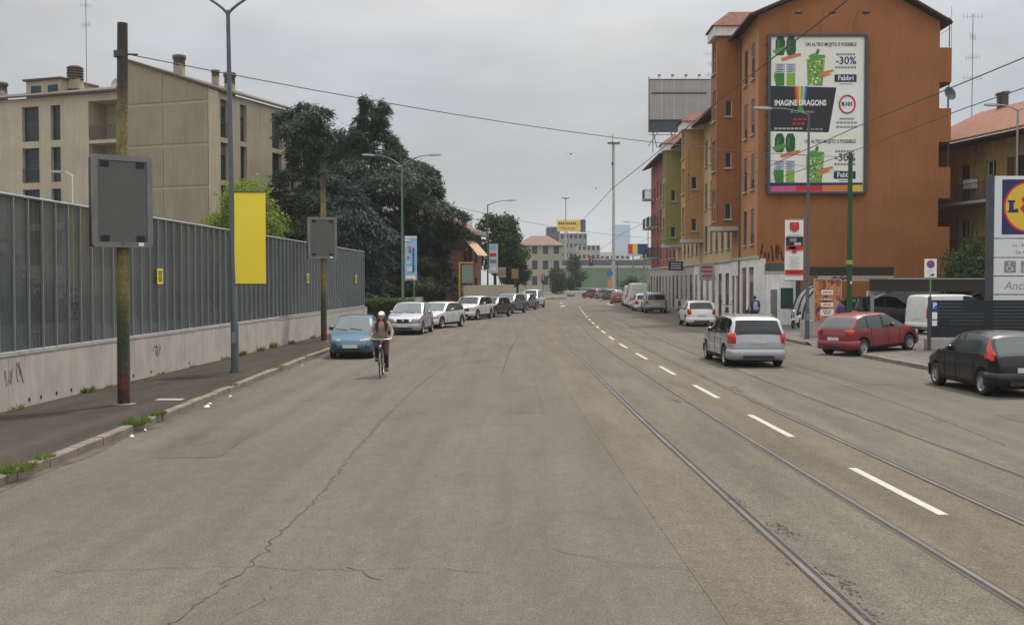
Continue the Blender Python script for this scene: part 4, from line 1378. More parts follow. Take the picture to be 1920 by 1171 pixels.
for c, wd in ((225, 28), (232, 40), (240, 40)):
    for q in range(6):
        a = 1583 - wd / 2 + q * wd / 6
        sheet(BB, 'print', pp([(a, c - 1.8), (a + wd / 7.5, c - 1.8), (a + wd / 7.5, c + 1.8), (a, c + 1.8)]), YB - .01, INK['grey'])
sheet(BB, 'poster', pp([(1439, 343), (1613, 343), (1613, 362), (1439, 362)]), YB, INK['white'])
sheet(BB, 'print', pp([(1439, 343), (1613, 343), (1613, 347), (1480, 349), (1439, 350)]), YB - .006, INK['navy'])
for i, c in enumerate(('pink', 'pink', 'red', 'red', 'orange', 'orange', 'yellow')):
    a = 1439 + i * 174 / 7
    sheet(BB, 'print', pp([(a, 350 - i * .5), (a + 174 / 7, 349.5 - i * .5), (a + 174 / 7, 359), (a, 359)]), YB - .004, INK[c])
# three lamps above the board
for i, px in enumerate((1483, 1545, 1607)):
    L_ = thing('billboard_lamp', 'arched lamp above the advertising board, %s' % ('towards the street', 'the middle one of three', 'towards the courtyard')[i], 'lamp', (bx(px) + 14.7, 64, bz(66)))
    b = MB(); b.tube([(-.35, -.1, -.1), (-.42, -.3, .7), (-.3, -.7, 1.15), (0, -1.0, 1.15)], .022, 6); b.build('arm', M['orange'], L_)
    b = MB(); b.lathe([(0, .16), (.10, .14), (.24, 0), (.20, 0), (0, .06)], 14, Matrix.Translation((.05, -1.0, .95))); b.build('shade', M['dark_metal'], L_)
scribble(OB, 'graffiti', V(bx(1425), -.0, bz(490)), Xa, Za, 7, 1.5, 1.1, .028, mat('spray_brown', (.06, .022, .012), .9), V(0, -1, 0))
# pale base strip, lighter drain marks
# ---- yellow galleried house behind on the right
YG = thing('galleried_house', 'shabby yellow house with tiled roof and iron galleries behind the sign', 'building', (30.9, 52, 0))
dU = (V(27.2, 71.5, 0) - V(30.9, 52, 0)); LW = dU.length; dU.normalize(); dN = V(-dU.y, dU.x, 0)
M['yellow_old'] = mat('old_yellow_render', (.36, .245, .085), .92, var=.3, vscale=.6, streak=.35)
ops = []
for zf, hh in ((1.0, 2.2), (4.2, 2.25), (7.55, 2.3)):
    for u in (1.6, 4.4, 7.0, 9.6, 12.2, 14.8, 17.6):
        ops.append((u - .5, u + .5, zf, zf + hh))
b = MB(); facade(b, V(0, 0, 0), dU, dN, LW, 0, 11.2, ops); b.build('gallery_wall', M['yellow_old'], YG)
b = MB(); e1 = dU * LW
b.quad(e1, e1 - dN * 9, e1 - dN * 9 + V(0, 0, 11.2), e1 + V(0, 0, 11.2)); b.quad(V(0, 0, 0), -dN * 9, -dN * 9 + V(0, 0, 11.2), V(0, 0, 11.2)); b.build('end_wall', M['yellow_old'], YG)
for i, o in enumerate(ops):
    window(YG, V(0, 0, 0), dU, dN, o, frame=M['door_brown'] if i % 3 else M['frame_white'], pane=M['glass'], shutter=M['door_brown'] if i % 4 == 1 else None, mull=1, bars=1)
for z in (4.1, 7.45):
    Mx = oriented(dU, dN)
    b = MB(); b.box2((0, -1.15, z - .16), (LW, 0, z), Mx); gl = b.build('gallery', M['concrete'], YG)
    b = MB(); b.box2((0, -1.14, z + 1.0), (LW, -1.10, z + 1.05), Mx)
    for x in np.arange(0, LW, .16):
        b.box2((x - .01, -1.13, z), (x + .01, -1.11, z + 1.0), Mx)
    b.build('railing', M['dark_metal'], gl)
b = MB()
p0, p1 = V(0, 0, 0) + dN * 1.4 + V(0, 0, 11.1), dU * LW + dN * 1.4 + V(0, 0, 11.1)
q0, q1 = -dN * 4.5 + V(0, 0, 13.9), dU * LW - dN * 4.5 + V(0, 0, 13.9)
b.add([p0, p1, q1, q0] + [x + V(0, 0, .14) for x in (p0, p1, q1, q0)], [(0, 1, 2, 3), (4, 7, 6, 5), (0, 4, 5, 1), (1, 5, 6, 2), (3, 2, 6, 7), (0, 3, 7, 4)])
rr_ = b.build('roof', M['tile_pale'], YG)
b = MB(); b.box2((0, -1.35, 10.98), (LW, .02, 11.08), oriented(dU, dN)); b.build('soffit', M['eave_dark'], rr_)
for u in (11.2, 12.1, 17.0, 17.5, 6.5, 7.1):
    b = MB(); c = dU * u - dN * 4.3
    b.box2((c.x - .16, c.y - .16, 13.6), (c.x + .16, c.y + .16, 14.75)); b.box2((c.x - .22, c.y - .22, 14.75), (c.x + .22, c.y + .22, 14.9)); b.build('chimney', M['roof_brown'], rr_)
for k in range(5):
    b = MB(); c = dU * (3 + k * 3.7) + dN * .62
    b.box2((-.4, -.45, 0), (.4, 0, .55), Matrix.Translation(dU * (3.1 + 3.6 * k) + V(0, 0, 8.3 if k % 2 else 5.0)) @ oriented(dU, dN)); b.build('air_unit', M['white'], YG)
aerial((32.6, 76, 13.0), 8.5, 'tall multi-branch aerial above the tiled roof of the yellow house', 4)
# ------------------------------------------------------------------ beige flats behind the fence
BF = thing('apartment_block', 'beige concrete apartment block with a sloped roofline behind the fence', 'building', (-20.5, 75, 0))
bu, bv = V(.342, .94, 0), V(-.94, .342, 0)     # along the side face / along the front to the left
nF, nS = V(-.342, -.94, 0), V(.94, -.342, 0)   # outward normals of front and side
S0 = V(0, 0, 0)
# side face
ops = []
scol = ((.17, 1.12), (2.56, 3.37), (6.7, 8.04), (9.27, 10.06))
for zt in (15.4, 12.4, 9.4, 6.4):
    for a, b in scol:
        ops.append((a, b, zt - 2.65, zt))
b_ = MB(); facade(b_, S0, bu, nS, 13, 0, 15.9, ops, .35); b_.build('side_wall', M['beige'], BF)
for i, o in enumerate(ops):
    window(BF, S0, bu, nS, o, .32, frame=M['frame_dark'], pane=M['glass_dull'], mull=0, bars=1, rail=(i % 3 == 0), blind=random.choice((0, .15, .3)))
# gable: recessed joints with panels standing proud of them
GWD = 7.96
gtop = lambda t: 15.9 + (18.6 - 15.9) * t / GWD
b_ = MB(); b_.add([S0, bv * GWD, bv * GWD + V(0, 0, 18.6), V(0, 0, 15.9)], [(0, 1, 2, 3)]); b_.build('front_wall', M['beige_joint'], BF)
rows = [0, 3.2, 6.3, 9.3, 12.3, 15.3, 99]
for ca, cb in ((.9, 4.55), (4.72, GWD)):
    for ra, rb_ in zip(rows[:-1], rows[1:]):
        z0_, z1a, z1b = ra + .12, min(rb_ - .12, gtop(ca) - .0), min(rb_ - .12, gtop(cb) - .0)
        if z1a <= z0_: z1a = z0_ + .02
        mb = MB(); q = [bv * ca + V(0, 0, z0_), bv * cb + V(0, 0, z0_), bv * cb + V(0, 0, z1b), bv * ca + V(0, 0, z1a)]
        f_ = [p + nF * .05 for p in q]
        mb.add(q + f_, [(4, 5, 6, 7), (0, 1, 5, 4), (1, 2, 6, 5), (2, 3, 7, 6), (3, 0, 4, 7)])
        mb.build('wall_panel', M['beige_panel'], BF)
mb = MB(); q = [V(0, 0, 0), bv * .85, bv * .85 + V(0, 0, gtop(.85)), V(0, 0, 15.9)]; f_ = [p + nF * .052 for p in q]
mb.add(q + f_, [(4, 5, 6, 7), (0, 1, 5, 4), (1, 2, 6, 5), (2, 3, 7, 6), (3, 0, 4, 7)]); mb.build('corner_panel', M['beige'], BF)
# left wing front
FO = bv * GWD
fU = bv
ops = []; loggia = []
for zt in (15.75, 12.65, 9.55, 6.45):
    ops += [(13.96 - GWD, 14.87 - GWD, zt - 2.6, zt), (15.98 - GWD, 17.6 - GWD, zt - 2.6, zt), (20.4 - GWD, 21.3 - GWD, zt - 2.6, zt), (22.4 - GWD, 24.0 - GWD, zt - 2.6, zt)]
    loggia.append((.2, 3.4, zt - 2.75, zt + .1))
b_ = MB(); facade(b_, FO, fU, nF, 19, 0, 16.4, ops, .35); 
b_ = MB(); facade(b_, FO, fU, nF, 19, 0, 16.4, ops + loggia, .35); b_.build('wing_wall', M['beige'], BF)
for i, o in enumerate(ops):
    window(BF, FO, fU, nF, o, .32, frame=M['frame_dark'], pane=M['glass_dull'], mull=(1 if o[1] - o[0] > 1.2 else 0), bars=1, rail=(i == 5), blind=random.choice((0, 0, .25)))
for o in loggia:
    a, c, z0_, z1_ = o
    mb = MB(); P = lambda u, d, z: FO + fU * u - nF * d + V(0, 0, z)
    for d0, p in ((.35, None),):
        mb.quad(P(a, .35, z0_), P(a, 1.9, z0_), P(a, 1.9, z1_), P(a, .35, z1_)); mb.quad(P(c, .35, z0_), P(c, 1.9, z0_), P(c, 1.9, z1_), P(c, .35, z1_))
        mb.quad(P(a, .35, z0_), P(c, .35, z0_), P(c, 1.9, z0_), P(a, 1.9, z0_)); mb.quad(P(a, .35, z1_), P(c, .35, z1_), P(c, 1.9, z1_), P(a, 1.9, z1_)); mb.quad(P(a, 1.9, z0_), P(c, 1.9, z0_), P(c, 1.9, z1_), P(a, 1.9, z1_))
    lg = mb.build('loggia', M['beige'], BF)
    window(BF, FO - nF * 1.7, fU, nF, (a + .2, a + 2.1, z0_ + .05, z1_ - .25), .12, frame=M['frame_dark'], pane=M['glass_dull'], mull=1, bars=0, name='balcony_door')
    mb = MB(); Mx = Matrix.Translation(FO + fU * a + V(0, 0, z0_)) @ oriented(fU, nF)
    mb.box2((0, .05, 1.0), (c - a, .1, 1.05), Mx)
    for x in np.arange(.05, c - a, .12):
        mb.box2((x - .01, .065, 0), (x + .01, .085, 1.0), Mx)
    mb.build('railing', M['dark_metal'], lg)
# roofs
mb = MB()
def roof_plane(mb, pts, th):
    vs = list(pts) + [p + V(0, 0, th) for p in pts]; n = len(pts)
    mb.add(vs, [tuple(range(n))[::-1], tuple(range(n, 2 * n))] + [(i, (i + 1) % n, n + (i + 1) % n, n + i) for i in range(n)])
roof_plane(mb, [V(0, 0, 15.9) + nF * .25 + nS * .3, bv * GWD + V(0, 0, 18.6) + nF * .25, bv * GWD + V(0, 0, 18.6) + bu * 13, V(0, 0, 15.9) + bu * 13 + nS * .3], .16)
RFB = mb.build('roof', M['roof_brown'], BF)
mb = MB()
roof_plane(mb, [FO + V(0, 0, 16.42) + nF * .35, FO + fU * 19 + V(0, 0, 16.42) + nF * .35, FO + fU * 19 + V(0, 0, 18.0) + bu * 6, FO + V(0, 0, 18.0) + bu * 6], .14)
mb.build('wing_roof', M['roof_brown'], RFB)
mb = MB(); mb.quad(FO + V(0, 0, 14), FO + bu * 12 + V(0, 0, 14), FO + bu * 12 + V(0, 0, 18.6), FO + V(0, 0, 18.6)); mb.build('gable_side', M['beige'], BF)
def cowl(t, s, z, r, h, ribs=0):
    p = bv * t + bu * s
    mb = MB(); mb.box2((p.x - r * .8, p.y - r * .8, z - .8), (p.x + r * .8, p.y + r * .8, z)); st = mb.build('chimney', M['beige_joint'], RFB)
    mb = MB()
    if ribs:
        for k in range(ribs):
            mb.lathe([(0, 0), (r, 0), (r * 1.08, h / ribs * .25), (r, h / ribs * .62), (0, h / ribs * .62)], 14, Matrix.Translation((p.x, p.y, z + k * h / ribs)))
        mb.lathe([(r * .8, 0), (r * .8, h)], 12, Matrix.Translation((p.x, p.y, z)))
    else:
        mb.lathe([(r, 0), (r * .95, h * .55), (r * 1.15, h * .6), (r * 1.15, h * .95), (0, h)], 14, Matrix.Translation((p.x, p.y, z)))
    mb.build('chimney_cowl', M['roof_brown'], st)
cowl(4.2, 1.2, 18.2, .42, .75); cowl(2.4, 3.0, 17.6, .28, .5); cowl(.9, 2.6, 16.9, .40, .85)
cowl(17.5, 5.5, 18.8, .62, 1.05, 5); cowl(23.2, 3.5, 17.9, .5, .7)
# penthouse dormer
Mx = Matrix.Translation(FO + fU * 11.4 + bu * 4.2 + V(0, 0, 16.9)) @ oriented(fU, nF)
mb = MB(); mb.box2((-1.6, 0, 0), (1.9, 4, 1.75), Mx); dm = mb.build('dormer', M['beige'], RFB)
mb = MB(); mb.box2((-1.8, -.2, 1.76), (2.1, 4.1, 1.9), Mx); mb.build('dormer_roof', M['roof_brown'], dm)
for x in (-1.0, .7):
    mb = MB(); mb.box2((x - .3, -.03, .6), (x + .7, -.005, 1.35), Mx); mb.build('dormer_window', M['glass_dull'], dm)
mb = MB(); mb.box2((-6, .5, -.2), (-1.6, 3.5, .9), Mx); mb.build('roof_block', M['beige'], RFB)
aerial((-33.3, 84, 17.0), 8.8, 'tall aerial mast on the roof of the beige flats', 3)
d2 = thing('satellite_dish', 'small pale satellite dish on the roof of the beige flats', 'dish', (-29.4, 79.6, 17.3))
b_ = MB(); b_.lathe([(0, -.1), (.25, -.05), (.42, .05), (.40, .05), (0, -.07)], 18, Matrix.Rotation(R(70), 4, 'X') @ Matrix.Rotation(R(-25), 4, 'Y')); b_.build('reflector', M['stone'], d2)
b_ = MB(); b_.tube([(0, .1, 0), (0, .15, -.9)], .03, 6); b_.build('mount', M['grey_metal'], d2)

# ------------------------------------------------------------------ trees
M['bark'] = mat('bark', (.07, .05, .038), .95, var=.4, vscale=4, bump=.6, bscale=14)
M['needle'] = leaf_mat('cedar_needles', (.015, .030, .017), (.062, .098, .050), .8, .12)
M['needle_blue'] = leaf_mat('blue_cedar_needles', (.025, .042, .038), (.075, .108, .095), .8, .12)
M['leaf_bright'] = leaf_mat('bright_leaves', (.11, .16, .02), (.30, .36, .055), 1.2, .35)
M['leaf_mid'] = leaf_mat('mid_leaves', (.02, .042, .012), (.075, .11, .03), .9, .3)
M['leaf_dark'] = leaf_mat('dark_leaves', (.012, .025, .009), (.045, .07, .02), .9, .25)
M['hedge_top'] = leaf_mat('hedge_leaves', (.05, .075, .012), (.14, .16, .03), 1.5, .3)
def leaf_quads(P, D, Nn, L_, W_):
    """quads at P along D with width axis from Nn; arrays"""
    S = np.cross(D, Nn); S /= (np.linalg.norm(S, axis=1, keepdims=True) + 1e-9)
    L_ = L_[:, None]; W_ = W_[:, None]
    v = np.stack([P, P + D * L_ * .5 + S * W_ * .5, P + D * L_, P + D * L_ * .5 - S * W_ * .5], 1).reshape(-1, 3)
    f = np.arange(len(P) * 4).reshape(-1, 4)
    return v, f
def unit(a):
    return a / (np.linalg.norm(a, axis=1, keepdims=True) + 1e-9)
def cedar(loc, h, rad, label, seed, mname='needle', base=.12, n=70, droop=.35, dens=1.0, lean=(0, 0), flat=1.0):
    r_ = np.random.default_rng(seed)
    t = thing('cedar_tree', label, 'tree', loc, 0, 'dark cedars behind the fence')
    tr = MB()
    tr.tube([(0, 0, 0), (lean[0] * .3, lean[1] * .3, h * .4), (lean[0] * .7, lean[1] * .7, h * .75), (lean[0], lean[1], h * .98)], [h * .026, h * .02, h * .011, .03], 10)
    Ps, Ds, Ns, Ls, Ws = [], [], [], [], []
    for i in range(n):
        q = (i + r_.uniform(0, 1)) / n
        zb = h * (base + (1 - base) * q ** .9)
        az = i * 2.4 + r_.normal(0, .3)
        R_ = rad * (1.0 - q ** 1.9 + .10) ** .6 * r_.uniform(.5, 1.1) * (.75 + .35 * math.sin(q * 9 + seed))
        x0, y0 = lean[0] * zb / h, lean[1] * zb / h
        nseg = 9
        pts = []
        dr = droop * r_.uniform(.5, 1.5)
        for k in range(nseg + 1):
            s = k / nseg
            pts.append((x0 + math.cos(az + .25 * s) * R_ * s, y0 + math.sin(az + .25 * s) * R_ * s, zb + R_ * (.32 * s * (1.1 - q) - dr * s * s)))
        tr.tube(pts, [max(.012, .02 * R_ * (1 - .9 * k / nseg)) for k in range(nseg + 1)], 5)
        pts = np.array(pts)
        m_ = int(1000 * dens * (R_ / rad + .25))
        s = r_.uniform(.22, 1.0, m_) ** .75
        c = np.stack([np.interp(s, np.linspace(0, 1, nseg + 1), pts[:, j]) for j in range(3)], 1)
        dirn = np.array([math.cos(az), math.sin(az), 0]); side = np.array([-math.sin(az), math.cos(az), 0])
        # secondary sprays fan out sideways and hang
        lat = r_.normal(0, 1, m_) * (.26 * R_ * (1.25 - s) + .12)
        c = c + side * lat[:, None] + dirn * (np.abs(lat) * .35)[:, None]
        c[:, 2] += r_.normal(0, .10, m_) - np.abs(lat) * .28 - r_.exponential(.16, m_)
        D = dirn * .7 + side * np.sign(lat)[:, None] * .55 + r_.normal(0, .45, (m_, 3)); D[:, 2] -= .35 + r_.uniform(0, .5, m_)
        Ps.append(c); Ds.append(unit(D)); Ns.append(unit(r_.normal(0, .6, (m_, 3)) + np.array([0, 0, 1.])))
        Ls.append(r_.uniform(.22, .55, m_)); Ws.append(r_.uniform(.04, .11, m_))
    tr.build('trunk', M['bark'], t)
    v, f = leaf_quads(np.concatenate(Ps), np.concatenate(Ds), np.concatenate(Ns), np.concatenate(Ls), np.concatenate(Ws))
    np_mesh('crown', v, f, M[mname], t)
    return t
def leafy(name, loc, lobes, nleaf, size, label, seed, mname, trunk_h=2.0, trunk_r=.14, group=None, cat='tree'):
    """lobes: (x,y,z,rx,ry,rz) foliage clumps in local space"""
    r_ = np.random.default_rng(seed)
    t = thing(name, label, cat, loc, 0, group)
    tr = MB()
    if trunk_h:
        tr.tube([(0, 0, 0), (.05, 0, trunk_h * .5), (0, 0, trunk_h)], [trunk_r, trunk_r * .85, trunk_r * .7], 9)
        for L_ in lobes:
            e_ = V(L_[0], L_[1], L_[2])
            tr.tube([(0, 0, trunk_h * .9), V(0, 0, trunk_h).lerp(e_, .5) + V(0, 0, .1), e_ + V(0, 0, L_[5] * .5)], [trunk_r * .5, trunk_r * .32, .015], 6)
        tr.build('trunk' if cat == 'tree' else 'stem', M['bark'], t)
    vol = np.array([l[3] * l[4] + l[4] * l[5] + l[3] * l[5] for l in lobes]); cnt = (nleaf * vol / vol.sum()).astype(int)
    Ps, Ns = [], []
    for L_, m_ in zip(lobes, cnt):
        d = unit(r_.normal(0, 1, (m_, 3)))
        rr = (r_.uniform(0, 1, m_) ** .35)
        bump_ = 1 + .22 * np.sin(d[:, 0] * 5 + L_[0]) * np.cos(d[:, 1] * 6 + L_[1]) + .18 * np.sin(d[:, 2] * 7 + 2 * d[:, 0] * 3)
        p = d * (rr * bump_)[:, None] * np.array(L_[3:6]) + np.array(L_[:3])
        Ps.append(p); Ns.append(unit(d + r_.normal(0, .7, (m_, 3))))
    P = np.concatenate(Ps); Nn = np.concatenate(Ns)
    D = unit(np.cross(Nn, r_.normal(0, 1, P.shape)) + np.array([0, 0, -.25]))
    Lq = r_.uniform(.6, 1.3, len(P)) * size
    v, f = leaf_quads(P, D, Nn, Lq, Lq * r_.uniform(.4, .7, len(P)))
    np_mesh('crown' if cat == 'tree' else 'foliage', v, f, M[mname], t)
    return t
def lobes_rand(n, rx, ry, z0, z1, r0, r1, seed):
    q = random.Random(seed); out = []
    for i in range(n):
        z = q.uniform(z0, z1); k = math.sin(math.pi * min(1, max(0, (z - z0) / (z1 - z0) * .8 + .2))) ** .5
        a = q.uniform(0, 6.28); rr = q.uniform(.1, 1) ** .6
        s = q.uniform(r0, r1)
        out.append((math.cos(a) * rx * rr * k, math.sin(a) * ry * rr * k, z, s, s, s * .8))
    return out

cedar((-10.8, 83, 0), 17.0, 6.9, 'largest dark cedar with a stepped crown above the fence end', 3, n=86, base=.16)
cedar((-14.4, 77, 0), 15.6, 5.2, 'dark cedar overlapping the corner of the beige flats', 5, n=62, base=.22, droop=.45, lean=(-.5, 0))
cedar((-13.1, 84, 0), 14.9, 5.0, 'dark cedar filling the gap between the two tallest crowns', 12, n=56, base=.3, droop=.5)
cedar((-11.2, 74, 0), 9.6, 4.6, 'lower blue-grey cedar in front of the dark cedars', 8, 'needle_blue', n=52, base=.10, droop=.55)
cedar((-7.2, 86, 0), 12.0, 4.2, 'drooping cedar leaning towards the street by the brick house', 9, 'needle', n=50, base=.2, droop=.6, lean=(.5, 0))
leafy('leafy_tree', (-16.3, 66, 0), lobes_rand(20, 2.2, 1.6, 4.0, 8.3, .8, 1.25, 2), 12000, .2, 'light green rounded tree behind the yellow banner', 21, 'leaf_bright', 3.6, .16)
leafy('leafy_tree', (-1.9, 118, 0), lobes_rand(22, 2.5, 2.4, 3.5, 9.6, .9, 1.5, 3), 9000, .38, 'mid green street tree beyond the brick house', 22, 'leaf_mid', 3.5, .22)
leafy('leafy_tree', (.6, 128, 0), lobes_rand(14, 1.7, 1.7, 2.6, 6.4, .8, 1.2, 4), 5500, .34, 'smaller leafy tree next to the street tree near the junction', 23, 'leaf_mid', 2.8, .18)
leafy('shrub_tree', (9.2, 222, 0), lobes_rand(12, 1.6, 1.6, 1.2, 5.0, 1.2, 1.8, 5), 3500, .5, 'dark rounded evergreen before the pale villa', 24, 'leaf_dark', 1.2, .2)
leafy('leafy_tree', (14.2, 240, 0), lobes_rand(12, 1.5, 1.5, 1.5, 8.0, 1.0, 1.6, 6), 3500, .5, 'dark narrow tree beside the far light mast', 25, 'leaf_dark', 1.2, .2)
leafy('leafy_tree', (25.2, 58.6, 0), lobes_rand(14, 1.4, 1.2, 1.5, 4.6, .8, 1.2, 7), 8000, .17, 'dark bushy tree between the orange gable and pylon sign', 26, 'leaf_mid', 1.5, .12)
leafy('leafy_tree', (19.5, 168, 0), lobes_rand(12, 3.2, 1.6, .8, 2.8, .8, 1.3, 8), 3500, .3, 'low green bushes behind the parked white van', 27, 'leaf_mid', .8, .1)
leafy('leafy_tree', (-19.0, 70, 0), lobes_rand(10, 3.0, 1.6, 1.5, 4.0, 1.0, 1.5, 9), 4500, .22, 'dark shrubbery hidden behind the panel fence', 28, 'leaf_dark', 1.2, .1)
leafy('leafy_tree', (-15.0, 30, 0), lobes_rand(10, 1.6, 4.6, .8, 2.9, .9, 1.3, 10), 4500, .22, 'dim shrubs seen through the smoked panels', 29, 'leaf_dark', .9, .1)
# hedge beyond the end of the fence
def hedge(loc, lx, ly, h, label, seed, m):
    r_ = np.random.default_rng(seed); n = int(900 * (lx * ly + h * (lx + ly) * 2) ** .9)
    n = min(n, 14000)
    t = thing('hedge', label, 'hedge', loc)
    P = r_.uniform(-1, 1, (n, 3)); ax = r_.integers(0, 3, n); sg = r_.choice([-1, 1], n)
    P[np.arange(n), ax] = sg * r_.uniform(.88, 1.05, n)
    P = P * np.array([lx / 2, ly / 2, h / 2]) + np.array([0, 0, h / 2]); P[:, 2] = np.maximum(P[:, 2] + r_.normal(0, .03, n), .02)
    Nn = unit(r_.normal(0, 1, (n, 3))); D = unit(np.cross(Nn, r_.normal(0, 1, (n, 3))))
    v, f = leaf_quads(P, D, Nn, r_.uniform(.1, .2, n), r_.uniform(.06, .11, n))
    np_mesh('foliage', v, f, m, t)
    mb = MB(); mb.bbox((0, 0, h * .46), (lx * .88, ly * .88, h * .9), .08); mb.build('branches', M['leaf_dark'], t)
hedge((-7.7, 64.2, .126), 3.4, 1.2, 1.35, 'clipped yellow-green hedge at the end of the fence', 41, M['hedge_top'])
hedge((-7.0, 77.5, .126), 4.2, 1.3, 1.9, 'dark hedge under the cedars behind the white cars', 42, M['leaf_dark'])
# weeds along the kerb and wall foot
def weeds(spots, name, m):
    r_ = np.random.default_rng(5); Ps, Ds, Ls, Ws = [], [], [], []
    for (x, y, z, rad, n, hh) in spots:
        a = r_.uniform(0, 6.28, n); rr = rad * np.sqrt(r_.uniform(0, 1, n))
        Ps.append(np.stack([x + .6 * rr * np.cos(a), y + rr * np.sin(a) * 1.6, np.full(n, z)], 1))
        D = np.stack([np.cos(a) * .8, np.sin(a) * .8, r_.uniform(.3, 1.2, n)], 1) + r_.normal(0, .25, (n, 3))
        Ds.append(unit(D)); Ls.append(r_.uniform(.4, 1.1, n) * hh); Ws.append(r_.uniform(.008, .022, n))
    P = np.concatenate(Ps); D = np.concatenate(Ds)
    v, f = leaf_quads(P, D, unit(r_.normal(0, 1, P.shape)), np.concatenate(Ls), np.concatenate(Ws))
    tag(np_mesh(name, v, f, m), kind='stuff')
sp_ = [(-6.62, 18.75, .11, .22, 700, .16), (-6.62, 19.9, .13, .16, 350, .10), (-6.55, 14.1, .12, .22, 600, .12), (-6.6, 15.0, .13, .14, 200, .08), (-6.72, 25.6, .13, .16, 200, .06), (-6.75, 31.0, .13, .2, 200, .06), (-6.75, 35.4, .13, .2, 150, .05)]
for (y, n, h) in ((19.6, 40, .1), (20.8, 60, .14), (24.0, 220, .2), (25.2, 60, .1), (28.5, 60, .12), (31.2, 60, .1), (34.2, 80, .16), (36.0, 260, .25), (38.4, 220, .22), (40.2, 260, .3), (43, 150, .2), (47, 160, .2), (52, 180, .2), (56, 150, .2)):
    sp_.append((FENCE(y) + .06, y, .126, .12, n, h))
M['weed'] = leaf_mat('weed_green', (.07, .11, .02), (.20, .26, .06), 3, .35)
weeds(sp_, 'weeds', M['weed'])
# litter by the kerb
for i, (x, y, s) in enumerate(((-6.42, 18.6, .03), (-6.4, 17.9, .035), (-6.36, 22.2, .06), (-6.38, 24.1, .035), (-6.5, 33.0, .035), (-6.42, 22.6, .04))):
    mb = MB(); k = 7
    mb.add([(s * random.uniform(.6, 1.2) * math.cos(j * 6.28 / k), 1.4 * s * random.uniform(.6, 1.2) * math.sin(j * 6.28 / k), random.uniform(.0, .03)) for j in range(k)] + [(0, 0, .05)], [(j, (j + 1) % k, k) for j in range(k)])
    tag(mb.build('litter', INK['white'], None, (x, y, .006), random.uniform(0, 3)), 'scrap of white litter lying in the gutter', 'litter', 'litter along the left kerb')
mb = MB(); mb.box2((0, 0, 0), (.55, .3, .012)); tag(mb.build('manhole_cover', M['concrete_cap'], None, (-7.5, 22.3, .127)), 'pale utility cover in the dark pavement beside the ochre pole', 'cover')
# ------------------------------------------------------------------ vehicles (local: +y forward, origin on the ground)
def paint(name, col, metal=0.0, rough=.35, coat=.8):
    return mat(name, col, rough, metal, var=.06, vscale=3, coat=coat)
PAINT = dict(silver=paint('paint_silver', (.36, .37, .385), .45, .36), white=paint('paint_white', (.62, .62, .60)), red=paint('paint_red', (.20, .011, .016), 0, .35, .5),
             black=paint('paint_black', (.004, .004, .005), .0, .25, .12), blue=paint('paint_blue', (.012, .075, .135), .1, .35, .35), teal=paint('paint_teal', (.02, .08, .13), .3, .35),
             grey=paint('paint_grey', (.20, .205, .21), .3), darkgrey=paint('paint_darkgrey', (.06, .065, .075), .3), pearl=paint('paint_pearl', (.55, .55, .53)), bluegrey=paint('paint_bluegrey', (.14, .17, .22), .3))
M['car_glass'] = mat('car_glass', (.010, .014, .015), .05, spec=.4)
M['car_glass_pale'] = mat('car_glass_pale', (.05, .07, .068), .07, spec=.7)
M['plastic'] = mat('black_plastic', (.02, .02, .021), .55)
_wheel = {}
def wheel_meshes(r, w):
    k = (round(r, 3), round(w, 3))
    if k not in _wheel:
        T = Matrix.Rotation(R(90), 4, 'Y')
        a = MB(); a.lathe([(r * .62, -w / 2), (r * .9, -w / 2), (r * .985, -w * .38), (r, -w * .2), (r, w * .2), (r * .985, w * .38), (r * .9, w / 2), (r * .62, w / 2)], 26, T)
        ty = a.mesh('tyre'); ty.materials.append(M['rubber'])
        b = MB(); b.lathe([(r * .64, w * .47), (r * .6, w * .40), (r * .56, w * .22), (r * .2, w * .30), (0, w * .32)], 24, T)
        for s in range(7):
            an = 2 * math.pi * s / 7
            Mx = T @ Matrix.Rotation(an, 4, 'Z')
            b.box((r * .36, 0, w * .36), (r * .48, r * .11, w * .12), Mx)
        b.lathe([(r * .14, w * .46), (0, w * .48)], 12, T)
        ri = b.mesh('rim'); ri.materials.append(M['rim'])
        c = MB(); c.lathe([(r * .64, w * .1), (0, w * .12)], 18, T); c.lathe([(r * .64, -w * .3), (0, -w * .3)], 18, T); hb = c.mesh('hub'); hb.materials.append(M['black'])
        _wheel[k] = (ty, ri, hb)
    return _wheel[k]
def smooth1(tbl, L, sig):
    g = np.arange(-L / 2 - .3, L / 2 + .3, .01)
    t = np.array(sorted(tbl)); x = np.interp(g, t[:, 0], t[:, 1])
    if sig > 0:
        k = int(sig * 300); w = np.exp(-.5 * (np.arange(-k, k + 1) * .01 / sig) ** 2); w /= w.sum()
        x = np.convolve(np.concatenate([np.full(k, x[0]), x, np.full(k, x[-1])]), w, 'valid')
    return lambda y: float(np.interp(y, g, x))
